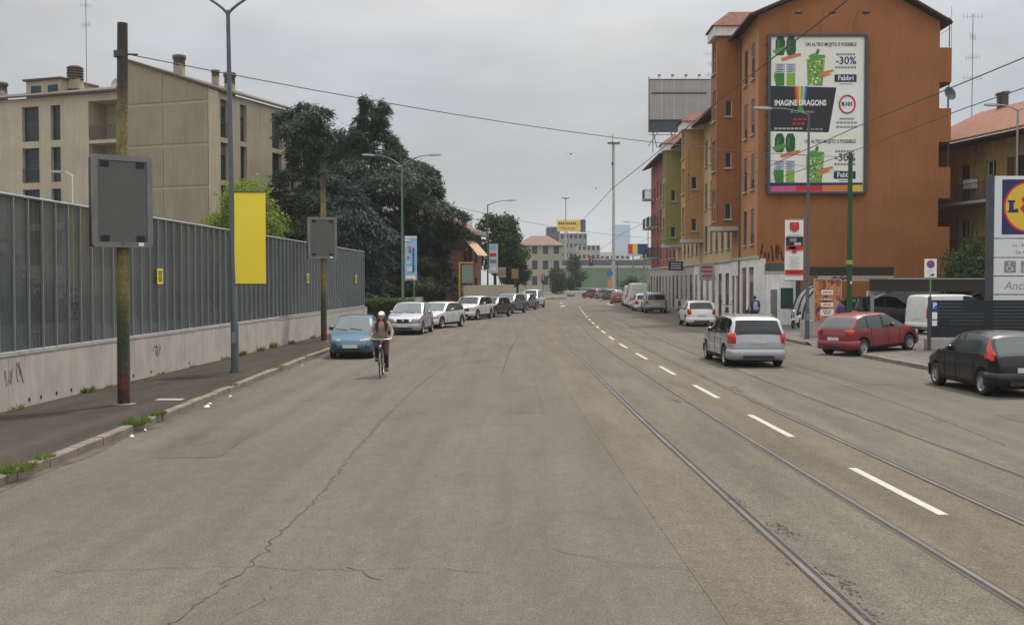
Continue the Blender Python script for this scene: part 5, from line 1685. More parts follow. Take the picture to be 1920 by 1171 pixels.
def car(name, label, cat, loc, heading, paintm, L, W, top, belt, wb, wr, clear=.20, ws=None, rw=None, side=None, pillars=(), front_round=.62, rear_round=.84,
        tail=(.62, .95, .22, .62), head=(.58, .74, .42, .52), grille=(.5, .66, .34), plate_f=True, plate_r=True, glass=None, tumble=.26, bump=True, dark_low=True, rear_glass_in=.10,
        sig=.045, group=None, pillar_lights=None, wiper=True, mirrors=True, bumper_m=None, rackd=False, grille_m=None, handles=True):
    """top/belt: (y,z) side profile; ws/rw: y-range of windscreen / rear window; side: y-range of side glass; pillars: (y0,y1) body strips in it"""
    t = thing(name, label, cat, (loc[0], loc[1], loc[2] if len(loc) > 2 else .0), heading, group)
    hw = W / 2
    glass = glass or M['car_glass']
    zt = smooth1(top, L, sig); zbelt = smooth1(belt, L, .05)
    plan = smooth1([(-L / 2, rear_round * .92), (-L / 2 + .05, rear_round), (-L / 2 + .28, .965), (-L / 2 + .7, 1), (L / 2 - .85, 1), (L / 2 - .45, .95), (L / 2 - .2, .86), (L / 2 - .07, front_round + .08), (L / 2, front_round)], L, .03)
    ra = wr * 1.17
    wys = (-wb[0], wb[1])
    def zb(y):
        z = clear
        for wy in wys:
            d = abs(y - wy)
            if d < ra:
                z = max(z, wr + math.sqrt(max(0, ra * ra - d * d)) - .015)
        e = min(y + L / 2, L / 2 - y)
        if e < .35:
            z = max(z, clear + .10 * (1 - e / .35))
        return z
    ys = set(np.round(np.linspace(-L / 2, L / 2, 45), 3).tolist())
    for wy in wys:
        ys |= set(np.round(wy + ra * np.cos(np.linspace(0, math.pi, 15)), 3).tolist()); ys |= {round(wy + ra + .004, 3), round(wy - ra - .004, 3)}
    for rg in (ws, rw, side) + tuple(pillars) + ((pillar_lights,) if pillar_lights else ()):
        if rg: ys |= {round(rg[0], 3), round(rg[1], 3)}
    for e in (.02, .05, .1, .16): ys |= {round(-L / 2 + e, 3), round(L / 2 - e, 3)}
    ys = sorted(y for y in ys if -L / 2 - 1e-6 <= y <= L / 2 + 1e-6)
    def ring(y):
        w = hw * plan(y); z1 = zt(y); z0 = min(zb(y), z1 - .12); zm = min(zbelt(y), z1 - .035)
        zm = max(zm, z0 + .06)
        gh = max(0, z1 - zm)
        wr_ = .955 * w - tumble * gh
        h = zm - z0
        return [(0, z0), (.70 * w, z0), (.945 * w, z0 + .005), (.985 * w, z0 + .18 * h), (1.0 * w, z0 + .55 * h), (.992 * w, z0 + .82 * h), (.965 * w, zm),
                ((.955 * w + wr_) / 2 + .01, zm + gh * .5), (wr_, z1 - min(.05, gh * .3)), (wr_ - min(.10, .04 + gh * .2), z1 - .004), (wr_ * .55, z1 + .018), (0, z1 + .026)]
    rings = [ring(y) for y in ys]
    nj = 12
    def groups(i, j):
        y = (ys[i] + ys[i + 1]) / 2
        if pillar_lights and pillar_lights[0] < y < pillar_lights[1] and 5 <= j <= 7:
            return 'tail_light'
        if side and 6 <= j <= 7 and side[0] < y < side[1]:
            for n_, p in enumerate(pillars):
                if p[0] < y < p[1]: return 'pillar%d' % n_
            # keep body colour where there is no height for glass
            if min(zt(ys[i]), zt(ys[i + 1])) - zbelt(y) > .10:
                return 'side_window'
        if ws and ws[0] < y < ws[1] and j >= 9:
            return 'windscreen'
        if rw and rw[0] < y < rw[1] and j >= 9:
            return 'rear_window'
        if j <= 2: return 'underbody'
        return 'body'
    parts = {}
    def P(i, j, s):
        x, z = rings[i][j]
        return V(s * x, ys[i], z)
    for s in (-1, 1):
        for i in range(len(ys) - 1):
            for j in range(nj - 1):
                g_ = groups(i, j)
                key = (g_, s if g_[:6] in ('side_w', 'tail_l', 'pillar') else 0)
                d = parts.setdefault(key, {'v': {}, 'f': []})
                idx = []
                for (a, b) in ((i, j), (i + 1, j), (i + 1, j + 1), (i, j + 1)):
                    kk = (a, b, s if rings[a][b][0] > 0 else 0)
                    if kk not in d['v']: d['v'][kk] = len(d['v'])
                    idx.append(d['v'][kk])
                d['f'].append(tuple(idx if s > 0 else idx[::-1]))
    for i, last in ((0, False), (len(ys) - 1, True)):
        d = parts[('body', 0)]
        poly = [(i, j, 1 if rings[i][j][0] > 0 else 0) for j in range(nj)] + [(i, j, -1) for j in range(nj - 2, 0, -1)]
        idx = []
        for kk in poly:
            if kk not in d['v']: d['v'][kk] = len(d['v'])
            idx.append(d['v'][kk])
        d['f'].append(tuple(idx))
    mats = {'body': paintm, 'underbody': M['black'], 'side_window': glass, 'windscreen': glass, 'rear_window': glass, 'tail_light': M['lens_red'], 'pillar': M['plastic']}
    body = None
    for key in sorted(parts, key=lambda k: k[0] != 'body'):
        d = parts[key]
        vs = [None] * len(d['v'])
        for (i, j, s), n in d['v'].items():
            vs[n] = P(i, j, s if s else 1)
        mb = MB(); mb.add(vs, d['f'], True)
        o = mb.build('door_pillar' if key[0].startswith('pillar') else key[0], mats.get(key[0], M['plastic']), t)
        if key[0] in ('body',):
            try: o.data.set_sharp_from_angle(angle=R(38))
            except Exception: pass
    # helper: shell following the plan outline round an end
    def outline(sgn, a0, a1, x_end):
        """from distance a0 behind the end along the flank to half-width x_end on the end face"""
        pts = []
        for e in np.linspace(a0, 0, 10):
            y = sgn * (L / 2 - e); pts.append((hw * plan(y), y))
        xe = pts[-1][0]
        for x in np.linspace(xe, x_end, 6)[1:]:
            if x < xe: pts.append((x, sgn * L / 2))
        return pts
    def shell(nm, sgn, a0, x_end, z0, z1, m, offs=.012, sides=(-1, 1), parent=None, slope=0):
        for s in sides:
            pts = outline(sgn, a0, 0, x_end); mb = MB(); vs = []
            for k, (x, y) in enumerate(pts):
                p0 = pts[max(0, k - 1)]; p1 = pts[min(len(pts) - 1, k + 1)]
                tx, ty = p1[0] - p0[0], p1[1] - p0[1]; l = math.hypot(tx, ty) or 1
                nx, ny = ty / l, -tx / l
                if nx * x + ny * y < 0: nx, ny = -nx, -ny
                dz = slope * (k / (len(pts) - 1))
                for zz, of in ((z0, .0), (z0 + .015, offs), (z1 - .02 + dz, offs), (z1 + dz, -.01)):
                    vs.append((s * (x + nx * of), y + ny * of, zz))
            mb.add(vs, [(4 * k + q, 4 * k + 4 + q, 4 * k + 5 + q, 4 * k + 1 + q) for k in range(len(pts) - 1) for q in range(3)], True)
            mb.build(nm, m, parent or t)
    if head: shell('headlight', 1, head[2], head[3] * hw, head[0], head[1], M['lens_clear'], .012, slope=-.03)
    if tail: shell('tail_light', -1, tail[2], tail[3] * hw, tail[0], tail[1], M['lens_red'], .018)
    bm_ = bumper_m or paintm
    if bump:
        for sgn in (1, -1):
            pts = outline(sgn, .42, 0, 0); full = [(x, y) for x, y in pts] + [(-x, y) for x, y in pts[::-1][1:]]
            mb = MB(); vs = []
            for k, (x, y) in enumerate(full):
                p0 = full[max(0, k - 1)]; p1 = full[min(len(full) - 1, k + 1)]
                tx, ty = p1[0] - p0[0], p1[1] - p0[1]; l = math.hypot(tx, ty) or 1
                nx, ny = ty / l, -tx / l
                if nx * x + ny * y < 0: nx, ny = -nx, -ny
                b0 = clear + .06
                for zz, of in ((b0 - .03, -.05), (b0, .02), (b0 + .13, .035), (b0 + .26, .03), (b0 + .30, -.012)):
                    vs.append((x + nx * of, y + ny * of, zz))
            n5 = 5
            mb.add(vs, [(n5 * k + q, n5 * k + n5 + q, n5 * k + n5 + 1 + q, n5 * k + 1 + q) for k in range(len(full) - 1) for q in range(n5 - 1)], True)
            bo = mb.build('bumper', bm_, t)
            if dark_low:
                mb = MB(); yy = sgn * (L / 2 + .032); mb.box((0, yy, clear + .12), (W * .52, .02, .10)); mb.build('lower_grille', M['plastic'], bo)
    if grille:
        mb = MB(); mb.bbox((0, L / 2 + .008, (grille[0] + grille[1]) / 2), (2 * grille[2], .03, grille[1] - grille[0]), .012); gq = mb.build('grille', grille_m or M['plastic'], t)
        mb = MB(); mb.lathe([(0, .012), (.05, .01), (.06, 0)], 14, Matrix.Translation((0, L / 2 + .022, (grille[0] + grille[1]) / 2)) @ Matrix.Rotation(R(-90), 4, 'X')); mb.build('badge', M['chrome'], gq)
    if plate_f:
        mb = MB(); mb.bbox((0, L / 2 + .055, clear + .24), (.50, .015, .11), .004); mb.build('number_plate', M['plate'], t)
    if plate_r:
        zz = plate_r if isinstance(plate_r, float) else clear + .24
        mb = MB(); mb.bbox((0, -L / 2 - .052 if zz < .55 else -L / 2 - .012, zz), (.50, .015, .11), .004); mb.build('number_plate', M['plate'], t)
    if mirrors and ws:
        for s in (-1, 1):
            y = ws[0] - .12 if ws[0] > 0 else ws[0]; y = ws[0] + .02
            mb = MB(); mb.ball((s * (hw + .09), y - .12, zbelt(y) + .10), (.095, .065, .075)); mb.tube([(s * (hw - .03), y - .1, zbelt(y) + .04), (s * (hw + .07), y - .12, zbelt(y) + .07)], .025, 6)
            mo = mb.build('wing_mirror', paintm, t)
            mb = MB(); mb.box((s * (hw + .09), y - .178, zbelt(y) + .10), (.15, .006, .10)); mb.build('mirror_glass', M['car_glass'], mo)
    if handles and side:
        for s in (-1, 1):
            for y in ((side[0] + side[1]) / 2 + .15, (side[0] + side[1]) / 2 - .75):
                mb = MB(); mb.bbox((s * (hw * plan(y) + .008), y, zbelt(y) - .13), (.03, .17, .03), .01); mb.build('door_handle', paintm, t)
            # door seams
            for y in ((side[0] + side[1]) / 2 + .28, (side[0] + side[1]) / 2 - .62, side[1] - .32):
                rg = ring(y); mb = MB(); pl = [V(s * (x_ + .003), y, z_) for x_, z_ in rg[3:7]]
                mb.tube(pl, .006, 4); mb.build('door_seam', M['black'], t)
    # wheels
    tyw = .19 if wr < .29 else .21
    ty, ri, hb = wheel_meshes(wr, tyw)
    for wy in wys:
        for s in (-1, 1):
            o = link('wheel', ty, t, (s * (hw - tyw / 2 - .012), wy, wr)); o.rotation_euler = (0, 0, 0 if s > 0 else math.pi)
            link('rim', ri, o); link('hub', hb, o)
    mb = MB(); mb.box2((-hw * .62, -L / 2 + .25, clear - .03), (hw * .62, L / 2 - .3, .52)); mb.build('chassis', M['black'], t)
    for wy in wys:
        mb = MB(); mb.tube([(-hw + .08, wy, wr), (hw - .08, wy, wr)], .06, 6); mb.build('axle', M['black'], t)
    if wiper and ws:
        mb = MB(); y = ws[1] - .02
        y0 = max(ws[0], ws[1]); 
        for x in (-.35, .2):
            mb.tube([(x * W * .6, y0 - .03, zt(y0 - .03) + .035), (x * W * .6 + .42, y0 - .10, zt(y0 - .10) + .04)], .010, 4)
        mb.build('wiper', M['plastic'], t)
    if rackd:
        for s in (-1, 1):
            mb = MB(); mb.tube([(s * hw * .66, y, zt(y) + .045) for y in np.linspace(-L * .36, L * .02, 8)], .018, 6); mb.build('roof_rail', M['chrome'], t)
    return t
def hatch_profile(L, H, hood=.98, nose=.70, cowl=None, ws_len=.85, hood_len=1.0, tail_drop=.42, tail_z=1.0, rear_v=.10, tail_low=.72):
    """side profile of a hatchback/estate; returns top points, windscreen range, rear window range"""
    f = L / 2; r = -L / 2
    yw0 = f - hood_len; yw1 = yw0 - ws_len
    top = [(f, nose - .18), (f - .03, nose - .05), (f - .12, nose), (f - .45, nose + (hood - nose) * .55), (yw0, hood), (yw1, H - .035), (yw1 - .45, H), ((yw1 + r) / 2, H), (r + tail_drop + .25, H - .03), (r + tail_drop, H - .09), (r + rear_v, tail_z), (r + .045, tail_z - .06), (r + .02, tail_low), (r, tail_low - .14)]
    return top, (yw1 + .06, yw0 - .03), (r + rear_v + .01, r + tail_drop - .02)
def mk(name, label, cat, loc, heading, paintm, L, W, H, belt0=.90, belt1=.97, wr=.30, ov_f=.78, ov_r=.62, pill=True, **k):
    pk = {q: k.pop(q) for q in ('hood', 'nose', 'ws_len', 'hood_len', 'tail_drop', 'tail_z', 'rear_v', 'tail_low') if q in k}
    top, ws, rw = hatch_profile(L, H, **pk)
    sd = (-L / 2 + pk.get('tail_drop', .42) - .05, ws[1] - .12)
    mid = (sd[0] + sd[1]) / 2
    pl = ((mid - .02, mid + .10), (sd[0] + .42, sd[0] + .50)) if pill is True else ((mid - .02, mid + .10),) if pill == 1.5 else ()
    return car(name, label, cat, loc, heading, paintm, L, W, top, [(-L / 2, belt1), (L / 2, belt0)], (L / 2 - ov_r, L / 2 - ov_f), wr, ws=ws, rw=rw, side=k.pop('side', sd), pillars=pl, **k)

PI = math.pi
PAINT['darkred'] = paint('paint_darkred', (.09, .012, .014))
# left kerb, facing the camera
mk('parked_car', 'small teal-blue hatchback parked beside the ochre pole', 'car', (-5.52, 37.6), PI + R(2), PAINT['blue'], 3.32, 1.51, 1.43, .86, .92, .265, .66, .52, hood=.90, nose=.62, hood_len=.62, ws_len=.95, tail_drop=.25,
   head=(.56, .70, .20, .45), grille=(.36, .48, .56), bumper_m=PAINT['teal'], glass=M['car_glass_pale'], clear=.19)
mk('parked_car', 'silver compact car with dark oval grille parked behind the blue hatchback', 'car', (-5.15, 54.2), PI + R(-5), PAINT['silver'], 4.28, 1.77, 1.57, .95, 1.0, .31, .85, .65, hood=1.0, nose=.78, hood_len=.92, ws_len=1.05, grille=(.60, .78, .30), head=(.66, .84, .36, .50), glass=M['car_glass_pale'])
mk('parked_car', 'white estate car parked behind the silver compact', 'car', (-4.25, 61.0), PI + R(-20), PAINT['pearl'], 4.5, 1.80, 1.45, .92, .98, .32, .9, .75, hood=.93, nose=.70, hood_len=1.15, ws_len=.9, tail_drop=.5, grille=(.42, .70, .18), glass=M['car_glass_pale'])
mk('parked_car', 'white crossover with wide black grille parked beside the yellow-framed board', 'car', (-2.75, 74.2), PI + R(-18), PAINT['white'], 4.35, 1.80, 1.60, 1.0, 1.08, .34, .85, .7, hood=1.05, nose=.86, hood_len=1.0, ws_len=.85, grille=(.62, .80, .55), head=(.78, .90, .34, .45), clear=.24)
mk('parked_car', 'dark car tucked behind the white crossover', 'car', (-1.5, 79.5), PI + R(-22), PAINT['darkgrey'], 4.1, 1.74, 1.48, hood=.95, nose=.72, hood_len=.95)
mk('parked_car', 'dark blue-grey crossover parked beside the fence wall', 'car', (-.25, 88.6), PI + R(-20), PAINT['bluegrey'], 4.4, 1.82, 1.62, 1.0, 1.06, .34, .85, .7, hood=1.05, nose=.84, hood_len=1.0, glass=M['car_glass_pale'], clear=.24)
mk('parked_car', 'pale blue car second from the junction on the fence side', 'car', (1.0, 98.5), PI + R(-18), PAINT['bluegrey'], 4.1, 1.75, 1.5, hood=.95, nose=.72, hood_len=.95, glass=M['car_glass_pale'])
mk('parked_car', 'white van-like car parked closest to the junction on the fence side', 'car', (2.05, 107), PI + R(-14), PAINT['white'], 4.3, 1.80, 1.80, 1.0, 1.05, .32, .8, .6, hood=1.1, nose=.85, hood_len=.8, tail_drop=.2)
mk('parked_car', 'red car half hidden at the far end of the wall', 'car', (-2.6, 121), PI + R(-14), PAINT['red'], 4.1, 1.72, 1.48)
# right side, seen from behind
mk('moving_car', 'silver estate car with red tail lights driving over the tram rail', 'car', (7.45, 34.6), R(1.0), PAINT['silver'], 4.5, 1.82, 1.56, .93, 1.04, .315, .88, .80, hood=.97, nose=.72, hood_len=1.05, ws_len=1.0, tail_drop=.34, tail_z=1.04, rear_v=.06, tail_low=.74,
   tail=(.74, 1.06, .30, .76), plate_r=.80, rackd=True, rear_round=.88)
mk('parked_car', 'white budget saloon parked before the white shopfronts', 'car', (11.0, 63.6), R(-1), PAINT['white'], 4.0, 1.74, 1.50, .92, 1.0, .31, .8, .6, hood=.95, tail_drop=.5, tail_z=1.0, tail=(.72, 1.05, .18, .70), plate_r=.66)
mk('parked_car', 'grey sport utility car with dark rear window parked past the white saloon', 'car', (11.95, 90), R(-1.5), PAINT['grey'], 4.4, 1.86, 1.74, 1.05, 1.12, .35, .85, .75, hood=1.1, nose=.9, tail_drop=.25, tail=(.85, 1.1, .2, .75), clear=.3, plate_r=.75)
mk('parked_car', 'white car hidden between the grey utility car and van', 'car', (11.75, 96.2), R(-1.5), PAINT['white'], 4.1, 1.74, 1.55, tail_drop=.3)
mk('moving_car', 'small red hatchback driving towards the junction', 'car', (12.2, 123.5), R(-3), PAINT['red'], 3.7, 1.62, 1.48, hood=.92, tail_drop=.3, glass=M['car_glass_pale'], plate_r=.8, head=None)
mk('moving_car', 'dark red car waiting in the queue at the junction', 'car', (14.2, 150), R(25), PAINT['darkred'], 4.1, 1.72, 1.48)
mk('moving_car', 'grey car in the queue ahead of the dark red one', 'car', (14.0, 158), R(28), PAINT['grey'], 4.2, 1.75, 1.5)
mk('moving_car', 'red car at the head of the queue by the junction', 'car', (12.6, 166), R(35), PAINT['red'], 4.1, 1.72, 1.48)
POLO = mk('parked_car', 'dark red hatchback parked across the dropped kerb', 'car', (13.08, 38.9, .058), R(-57), PAINT['red'], 3.97, 1.68, 1.46, .89, .97, .30, .80, .62, hood=.93, nose=.70, hood_len=.92, ws_len=.95, tail_drop=.48, tail_z=.98, tail=(.74, .95, .20, .66), glass=M['car_glass_pale'], plate_r=.62, rear_round=.86)
POLO.rotation_euler.x = R(2.6)
mk('parked_car', 'black three-door hatchback with tall red pillar lights', 'car', (11.55, 25.85), R(2.0), PAINT['black'], 3.82, 1.65, 1.44, .88, .96, .29, .80, .56, hood=.92, nose=.68, hood_len=.88, ws_len=.95, tail_drop=.44, tail_z=.93, rear_v=.08, tail=None,
   pillar_lights=(-1.78, -1.44), glass=M['car_glass_pale'], plate_r=.62, pill=1.5)
mk('parked_car', 'black sport utility car under the parking canopy', 'car', (20.0, 57.5, .126), R(-78), PAINT['black'], 4.5, 1.85, 1.68, 1.02, 1.08, .35, .85, .75, hood=1.05, nose=.9, glass=M['car_glass'], clear=.25)
# vans
def van(name, label, loc, heading, m, L=4.2, W=1.83, H=1.85, glassrear=False, hood_len=.85, side_glass=True):
    f, r = L / 2, -L / 2
    top = [(f, .60), (f - .04, .82), (f - .12, .92), (f - hood_len, 1.12), (f - hood_len - .85, H - .06), (f - hood_len - 1.2, H), (r + .35, H), (r + .08, H - .05), (r + .03, H - .25), (r + .015, .9), (r, .55)]
    ws = (f - hood_len - .82, f - hood_len - .04)
    sd = (f - hood_len - 1.45, ws[1] - .1)
    return car(name, label, 'van', loc, heading, m, L, W, top, [(r, 1.12), (f, 1.05)], (L / 2 - .85, L / 2 - .85), .32, ws=ws, side=sd, pillars=(), tumble=.10, tail=(.75, 1.25, .06, .86), rear_round=.93, head=(.72, .95, .3, .5), plate_r=.75, handles=False)
van('parked_van', 'white delivery van parked in the car park behind the dark fence', (21.35, 51.5, .126), R(-74), PAINT['white'], 4.3, 1.83, 1.86)
van('parked_van', 'large white panel van parked in front of the far row houses', (12.55, 107, 0), R(-2), PAINT['white'], 5.4, 2.0, 2.45, hood_len=.7)
van('parked_van', 'white panel van beyond the large one at the kerb', (12.85, 114.5, 0), R(-2), PAINT['white'], 5.0, 1.95, 2.2, hood_len=.7)
# ------------------------------------------------------------------ people
M['skin'] = mat('skin', (.42, .25, .18), .6, var=.08, vscale=6)
M['hair'] = mat('hair', (.05, .016, .012), .6, var=.3, vscale=30)
M['hair_black'] = mat('hair_black', (.015, .012, .011), .6, var=.3, vscale=30)
def cloth(name, col):
    return mat(name, col, .9, var=.18, vscale=9, bump=.25, bscale=22)
def blend(name, caps, balls, m, parent, voxel=.014, smooth=4):
    """tapered limbs and rounded masses fused into one continuous skin"""
    mb = MB()
    for c in caps:
        p, q, r0, r1 = V(*c[0]), V(*c[1]), c[2], c[3]
        n = 5
        mb.tube([p.lerp(q, k / n) for k in range(n + 1)], [r0 + (r1 - r0) * k / n for k in range(n + 1)], 12)
        mb.ball(p, r0, 12, 8); mb.ball(q, r1, 12, 8)
    for b in balls:
        mb.ball(b[0], b[1], 14, 10)
    o = mb.build(name, m, parent)
    md = o.modifiers.new('fuse', 'REMESH'); md.mode = 'VOXEL'; md.voxel_size = voxel; md.use_smooth_shade = True
    sm = o.modifiers.new('smooth', 'SMOOTH'); sm.factor = .5; sm.iterations = smooth
    return baked(o)
def hand(caps, wrist, d, side, curl, s=1.0):
    """palm and five fingers; d: direction of the hand, side: thumb side, curl: direction the fingers bend to"""
    d, side, curl = V(*d).normalized(), V(*side).normalized(), V(*curl).normalized()
    w = V(*wrist)
    for k in range(4):
        base = w + d * .085 * s + side * (.030 - .020 * k) * s
        caps.append((w + side * (.018 - .012 * k) * s, base, .017 * s, .014 * s))
        ln = (.070, .078, .072, .056)[k] * s
        mid = base + (d * .75 + curl * .65).normalized() * ln * .55
        caps.append((base, mid, .0115 * s, .010 * s)); caps.append((mid, mid + (d * .15 + curl).normalized() * ln * .5, .010 * s, .0085 * s))
    tb = w + d * .025 * s + side * .032 * s
    tm = tb + (side * .8 + d * .55).normalized() * .035 * s
    caps.append((tb, tm, .014 * s, .011 * s)); caps.append((tm, tm + (d * .7 + curl * .5).normalized() * .035 * s, .011 * s, .009 * s))
def head_parts(caps, balls, c, f, s=1.0):
    """head centred at c looking along f"""
    c, f = V(*c), V(*f).normalized(); r = V(f.y, -f.x, 0)
    balls.append((c + V(0, 0, .02 * s), (.076 * s, .092 * s, .105 * s)))
    balls.append((c + f * .025 * s - V(0, 0, .055 * s), (.052 * s, .058 * s, .06 * s)))
    caps.append((c + f * .085 * s + V(0, 0, .012 * s), c + f * .105 * s - V(0, 0, .025 * s), .011 * s, .016 * s))
    for e in (-1, 1):
        balls.append((c + r * e * .078 * s - f * .005, (.012 * s, .02 * s, .03 * s)))
        caps.append((c + r * e * .018 * s + f * .09 * s + V(0, 0, .035 * s), c + r * e * .045 * s + f * .08 * s + V(0, 0, .035 * s), .008 * s, .007 * s))
    caps.append((c + f * .083 * s + r * .02 * s - V(0, 0, .058 * s), c + f * .083 * s - r * .02 * s - V(0, 0, .058 * s), .007 * s, .007 * s))
def face_marks(parent, c, f, s=1.0):
    c, f = V(*c), V(*f).normalized(); r = V(f.y, -f.x, 0)
    mb = MB()
    for e in (-1, 1):
        mb.ball(c + r * e * .032 * s + f * .082 * s + V(0, 0, .018 * s), .012 * s, 8, 6)
    mb.build('eyes', M['black'], parent); tag(parent.children[-1], kind='stuff')

# cyclist riding towards the camera
BK = thing('bicycle', 'dark city bicycle ridden by the person in a white cap', 'bicycle', (-3.60, 29.4, 0), PI + R(3))
def ringtube(c, r, tr, seg=28):
    return [(c[0], c[1] + r * math.cos(a), c[2] + r * math.sin(a)) for a in np.linspace(0, 2 * PI, seg + 1)[:-1]]
for nm, yy in (('rear_wheel', -.52), ('front_wheel', .54)):
    mb = MB(); mb.tube(ringtube((0, yy, .335), .318, 0), .017, 8, closed=True); wo = mb.build('tyre', M['rubber'], BK)
    mb = MB(); mb.tube(ringtube((0, yy, .335), .298, 0), .009, 6, closed=True); mb.build('rim', M['chrome'], wo)
    mb = MB()
    for k in range(18):
        a = 2 * PI * k / 18; mb.tube([((-1) ** k * .02, yy, .335), (0, yy + .295 * math.cos(a), .335 + .295 * math.sin(a))], .0018, 4)
    mb.build('spokes', M['chrome'], wo); tag(wo.children[-1], kind='stuff')
    mb = MB(); mb.tube([(-.05, yy, .335), (.05, yy, .335)], .02, 8); mb.build('hub', M['chrome'], wo)
    mb = MB(); mb.tube([(0, yy + .345 * math.cos(a), .335 + .345 * math.sin(a)) for a in np.linspace(.3, 2.7, 12)], .022, 6); mb.build('mudguard', M['dark_metal'], BK)
M['bike_paint'] = paint('bike_paint', (.03, .012, .014))
mb = MB()
for a, b, r in (((0, -.06, .29), (0, -.24, .86), .016), ((0, .40, .82), (0, .36, .95), .02), ((0, -.06, .29), (0, .41, .80), .017), ((0, -.18, .62), (0, .39, .88), .015), ((.04, -.06, .29), (.05, -.52, .335), .01), ((-.04, -.06, .29), (-.05, -.52, .335), .01), ((.02, -.22, .8), (.05, -.52, .335), .009), ((-.02, -.22, .8), (-.05, -.52, .335), .009)):
    mb.tube([a, b], r, 8)
mb.build('frame', M['bike_paint'], BK)
mb = MB()
for s in (-1, 1): mb.tube([(s * .03, .405, .78), (s * .05, .47, .55), (s * .05, .54, .335)], .012, 7)
mb.tube([(-.05, .405, .78), (.05, .405, .78)], .016, 7); mb.build('fork', M['bike_paint'], BK)
mb = MB(); mb.tube([(-.29, .28, 1.03), (-.20, .36, 1.05), (0, .39, 1.04), (.20, .36, 1.05), (.29, .28, 1.03)], .012, 7); mb.tube([(0, .36, .95), (0, .39, 1.04)], .014, 7); hbq = mb.build('handlebar', M['chrome'], BK)
for s in (-1, 1):
    mb = MB(); mb.tube([(s * .31, .265, 1.03), (s * .235, .33, 1.045)], .018, 8); mb.build('grip', M['rubber'], hbq)
mb = MB(); mb.ball((0, -.27, .93), (.09, .13, .035)); mb.tube([(0, -.24, .84), (0, -.26, .92)], .013, 7); mb.build('saddle', M['black'], BK)
mb = MB(); mb.lathe([(.09, -.006), (.09, .006), (0, .006)], 18, Matrix.Translation((.06, -.06, .29)) @ Matrix.Rotation(R(90), 4, 'Y')); mb.tube([(.075, -.06, .29), (.085, .02, .44)], .011, 6); mb.tube([(-.075, -.06, .29), (-.085, -.13, .14)], .011, 6); mb.build('crank', M['dark_metal'], BK)
for s, yy, zz in ((1, .02, .44), (-1, -.13, .14)):
    mb = MB(); mb.bbox((s * .135, yy, zz), (.09, .09, .022), .006); mb.build('pedal', M['black'], BK)
mb = MB(); mb.lathe([(0, .05), (.035, .04), (.04, 0), (0, -.01)], 12, Matrix.Translation((0, .46, .86)) @ Matrix.Rotation(R(-90), 4, 'X')); mb.build('headlamp', M['lens_clear'], BK)

CY = thing('person', 'cyclist in a white cap and beige top with a dark open vest', 'person', (-3.60, 29.4, 0), PI + R(3))
K = .97
def kk(p): return (p[0] * K, p[1] * 1.0, p[2] * K)
caps, balls = [], []
sh = [(-.175, -.04, 1.46), (.175, -.04, 1.46)]; el = [(-.30, .06, 1.22), (.30, .06, 1.22)]; wrs = [(-.275, .215, 1.075), (.275, .215, 1.075)]
for i in (0, 1):
    caps += [(sh[i], el[i], .052, .042), (el[i], wrs[i], .040, .028)]
    hand(caps, wrs[i], (0, .8, -.12), (1 if i == 0 else -1, 0, .2), (0, .1, -1), 1.0)
caps += [((0, -.22, 1.02), (0, -.07, 1.42), .135, .15), ((0, -.05, 1.44), (0, -.02, 1.56), .055, .05)]
hip = [(-.10, -.24, 1.0), (.10, -.24, 1.0)]; kn = [(-.13, .10, .62), (.125, .19, .80)]; an = [(-.135, -.16, .25), (.135, -.03, .53)]
for i in (0, 1):
    caps += [(hip[i], kn[i], .085, .058), (kn[i], an[i], .055, .038), (an[i], (an[i][0], an[i][1] + .02, an[i][2] - .06), .036, .034)]
hc = (0, .02, 1.66)
head_parts(caps, balls, hc, (0, 1, 0))
bod = blend('body', caps, balls, M['skin'], CY, .013, 3)
face_marks(CY, hc, (0, 1, 0))
blend('top', [((-.02, -.22, 1.02), (0, -.07, 1.40), .155, .162), ((.02, -.22, 1.02), (0, -.07, 1.40), .155, .162), (sh[0], sh[1], .075, .075), (sh[0], (-.285, .03, 1.25), .068, .058), (sh[1], (.285, .03, 1.25), .068, .058), (el[0], (-.28, .18, 1.10), .05, .040), (el[1], (.28, .18, 1.10), .05, .040)], [], cloth('beige_cloth', (.33, .265, .21)), CY, .016, 4)
blend('trousers', [((-.07, -.24, 1.0), (.07, -.24, 1.0), .135, .135)] + [(hip[i], kn[i], .105, .078) for i in (0, 1)] + [(kn[i], an[i], .072, .052) for i in (0, 1)], [], cloth('maroon_cloth', (.045, .012, .015)), CY, .016, 4)
blend('hair', [((-.075, -.02, 1.66), (-.125, .045, 1.44), .045, .05), ((-.125, .05, 1.44), (-.12, .06, 1.24), .045, .02), ((.075, -.02, 1.66), (.125, .045, 1.44), .045, .05), ((.125, .05, 1.44), (.12, .06, 1.24), .045, .02), ((0, -.05, 1.70), (0, -.09, 1.48), .085, .09)], [], M['hair'], CY, .014, 3)
blend('cap', [((0, .09, 1.715), (0, .15, 1.70), .03, .022), ((-.04, .09, 1.715), (-.03, .14, 1.70), .025, .02), ((.04, .09, 1.715), (.03, .14, 1.70), .025, .02)], [((0, .01, 1.72), (.095, .11, .085))], cloth('white_cloth', (.70, .69, .68)), CY, .012, 3)
for i in (0, 1):
    a = an[i]; mb = MB()
    mb.ball((a[0], a[1] + .05, a[2] - .085), (.045, .125, .035)); mb.ball((a[0], a[1] - .01, a[2] - .05), (.042, .055, .05)); mb.build('shoe', M['black'], CY)

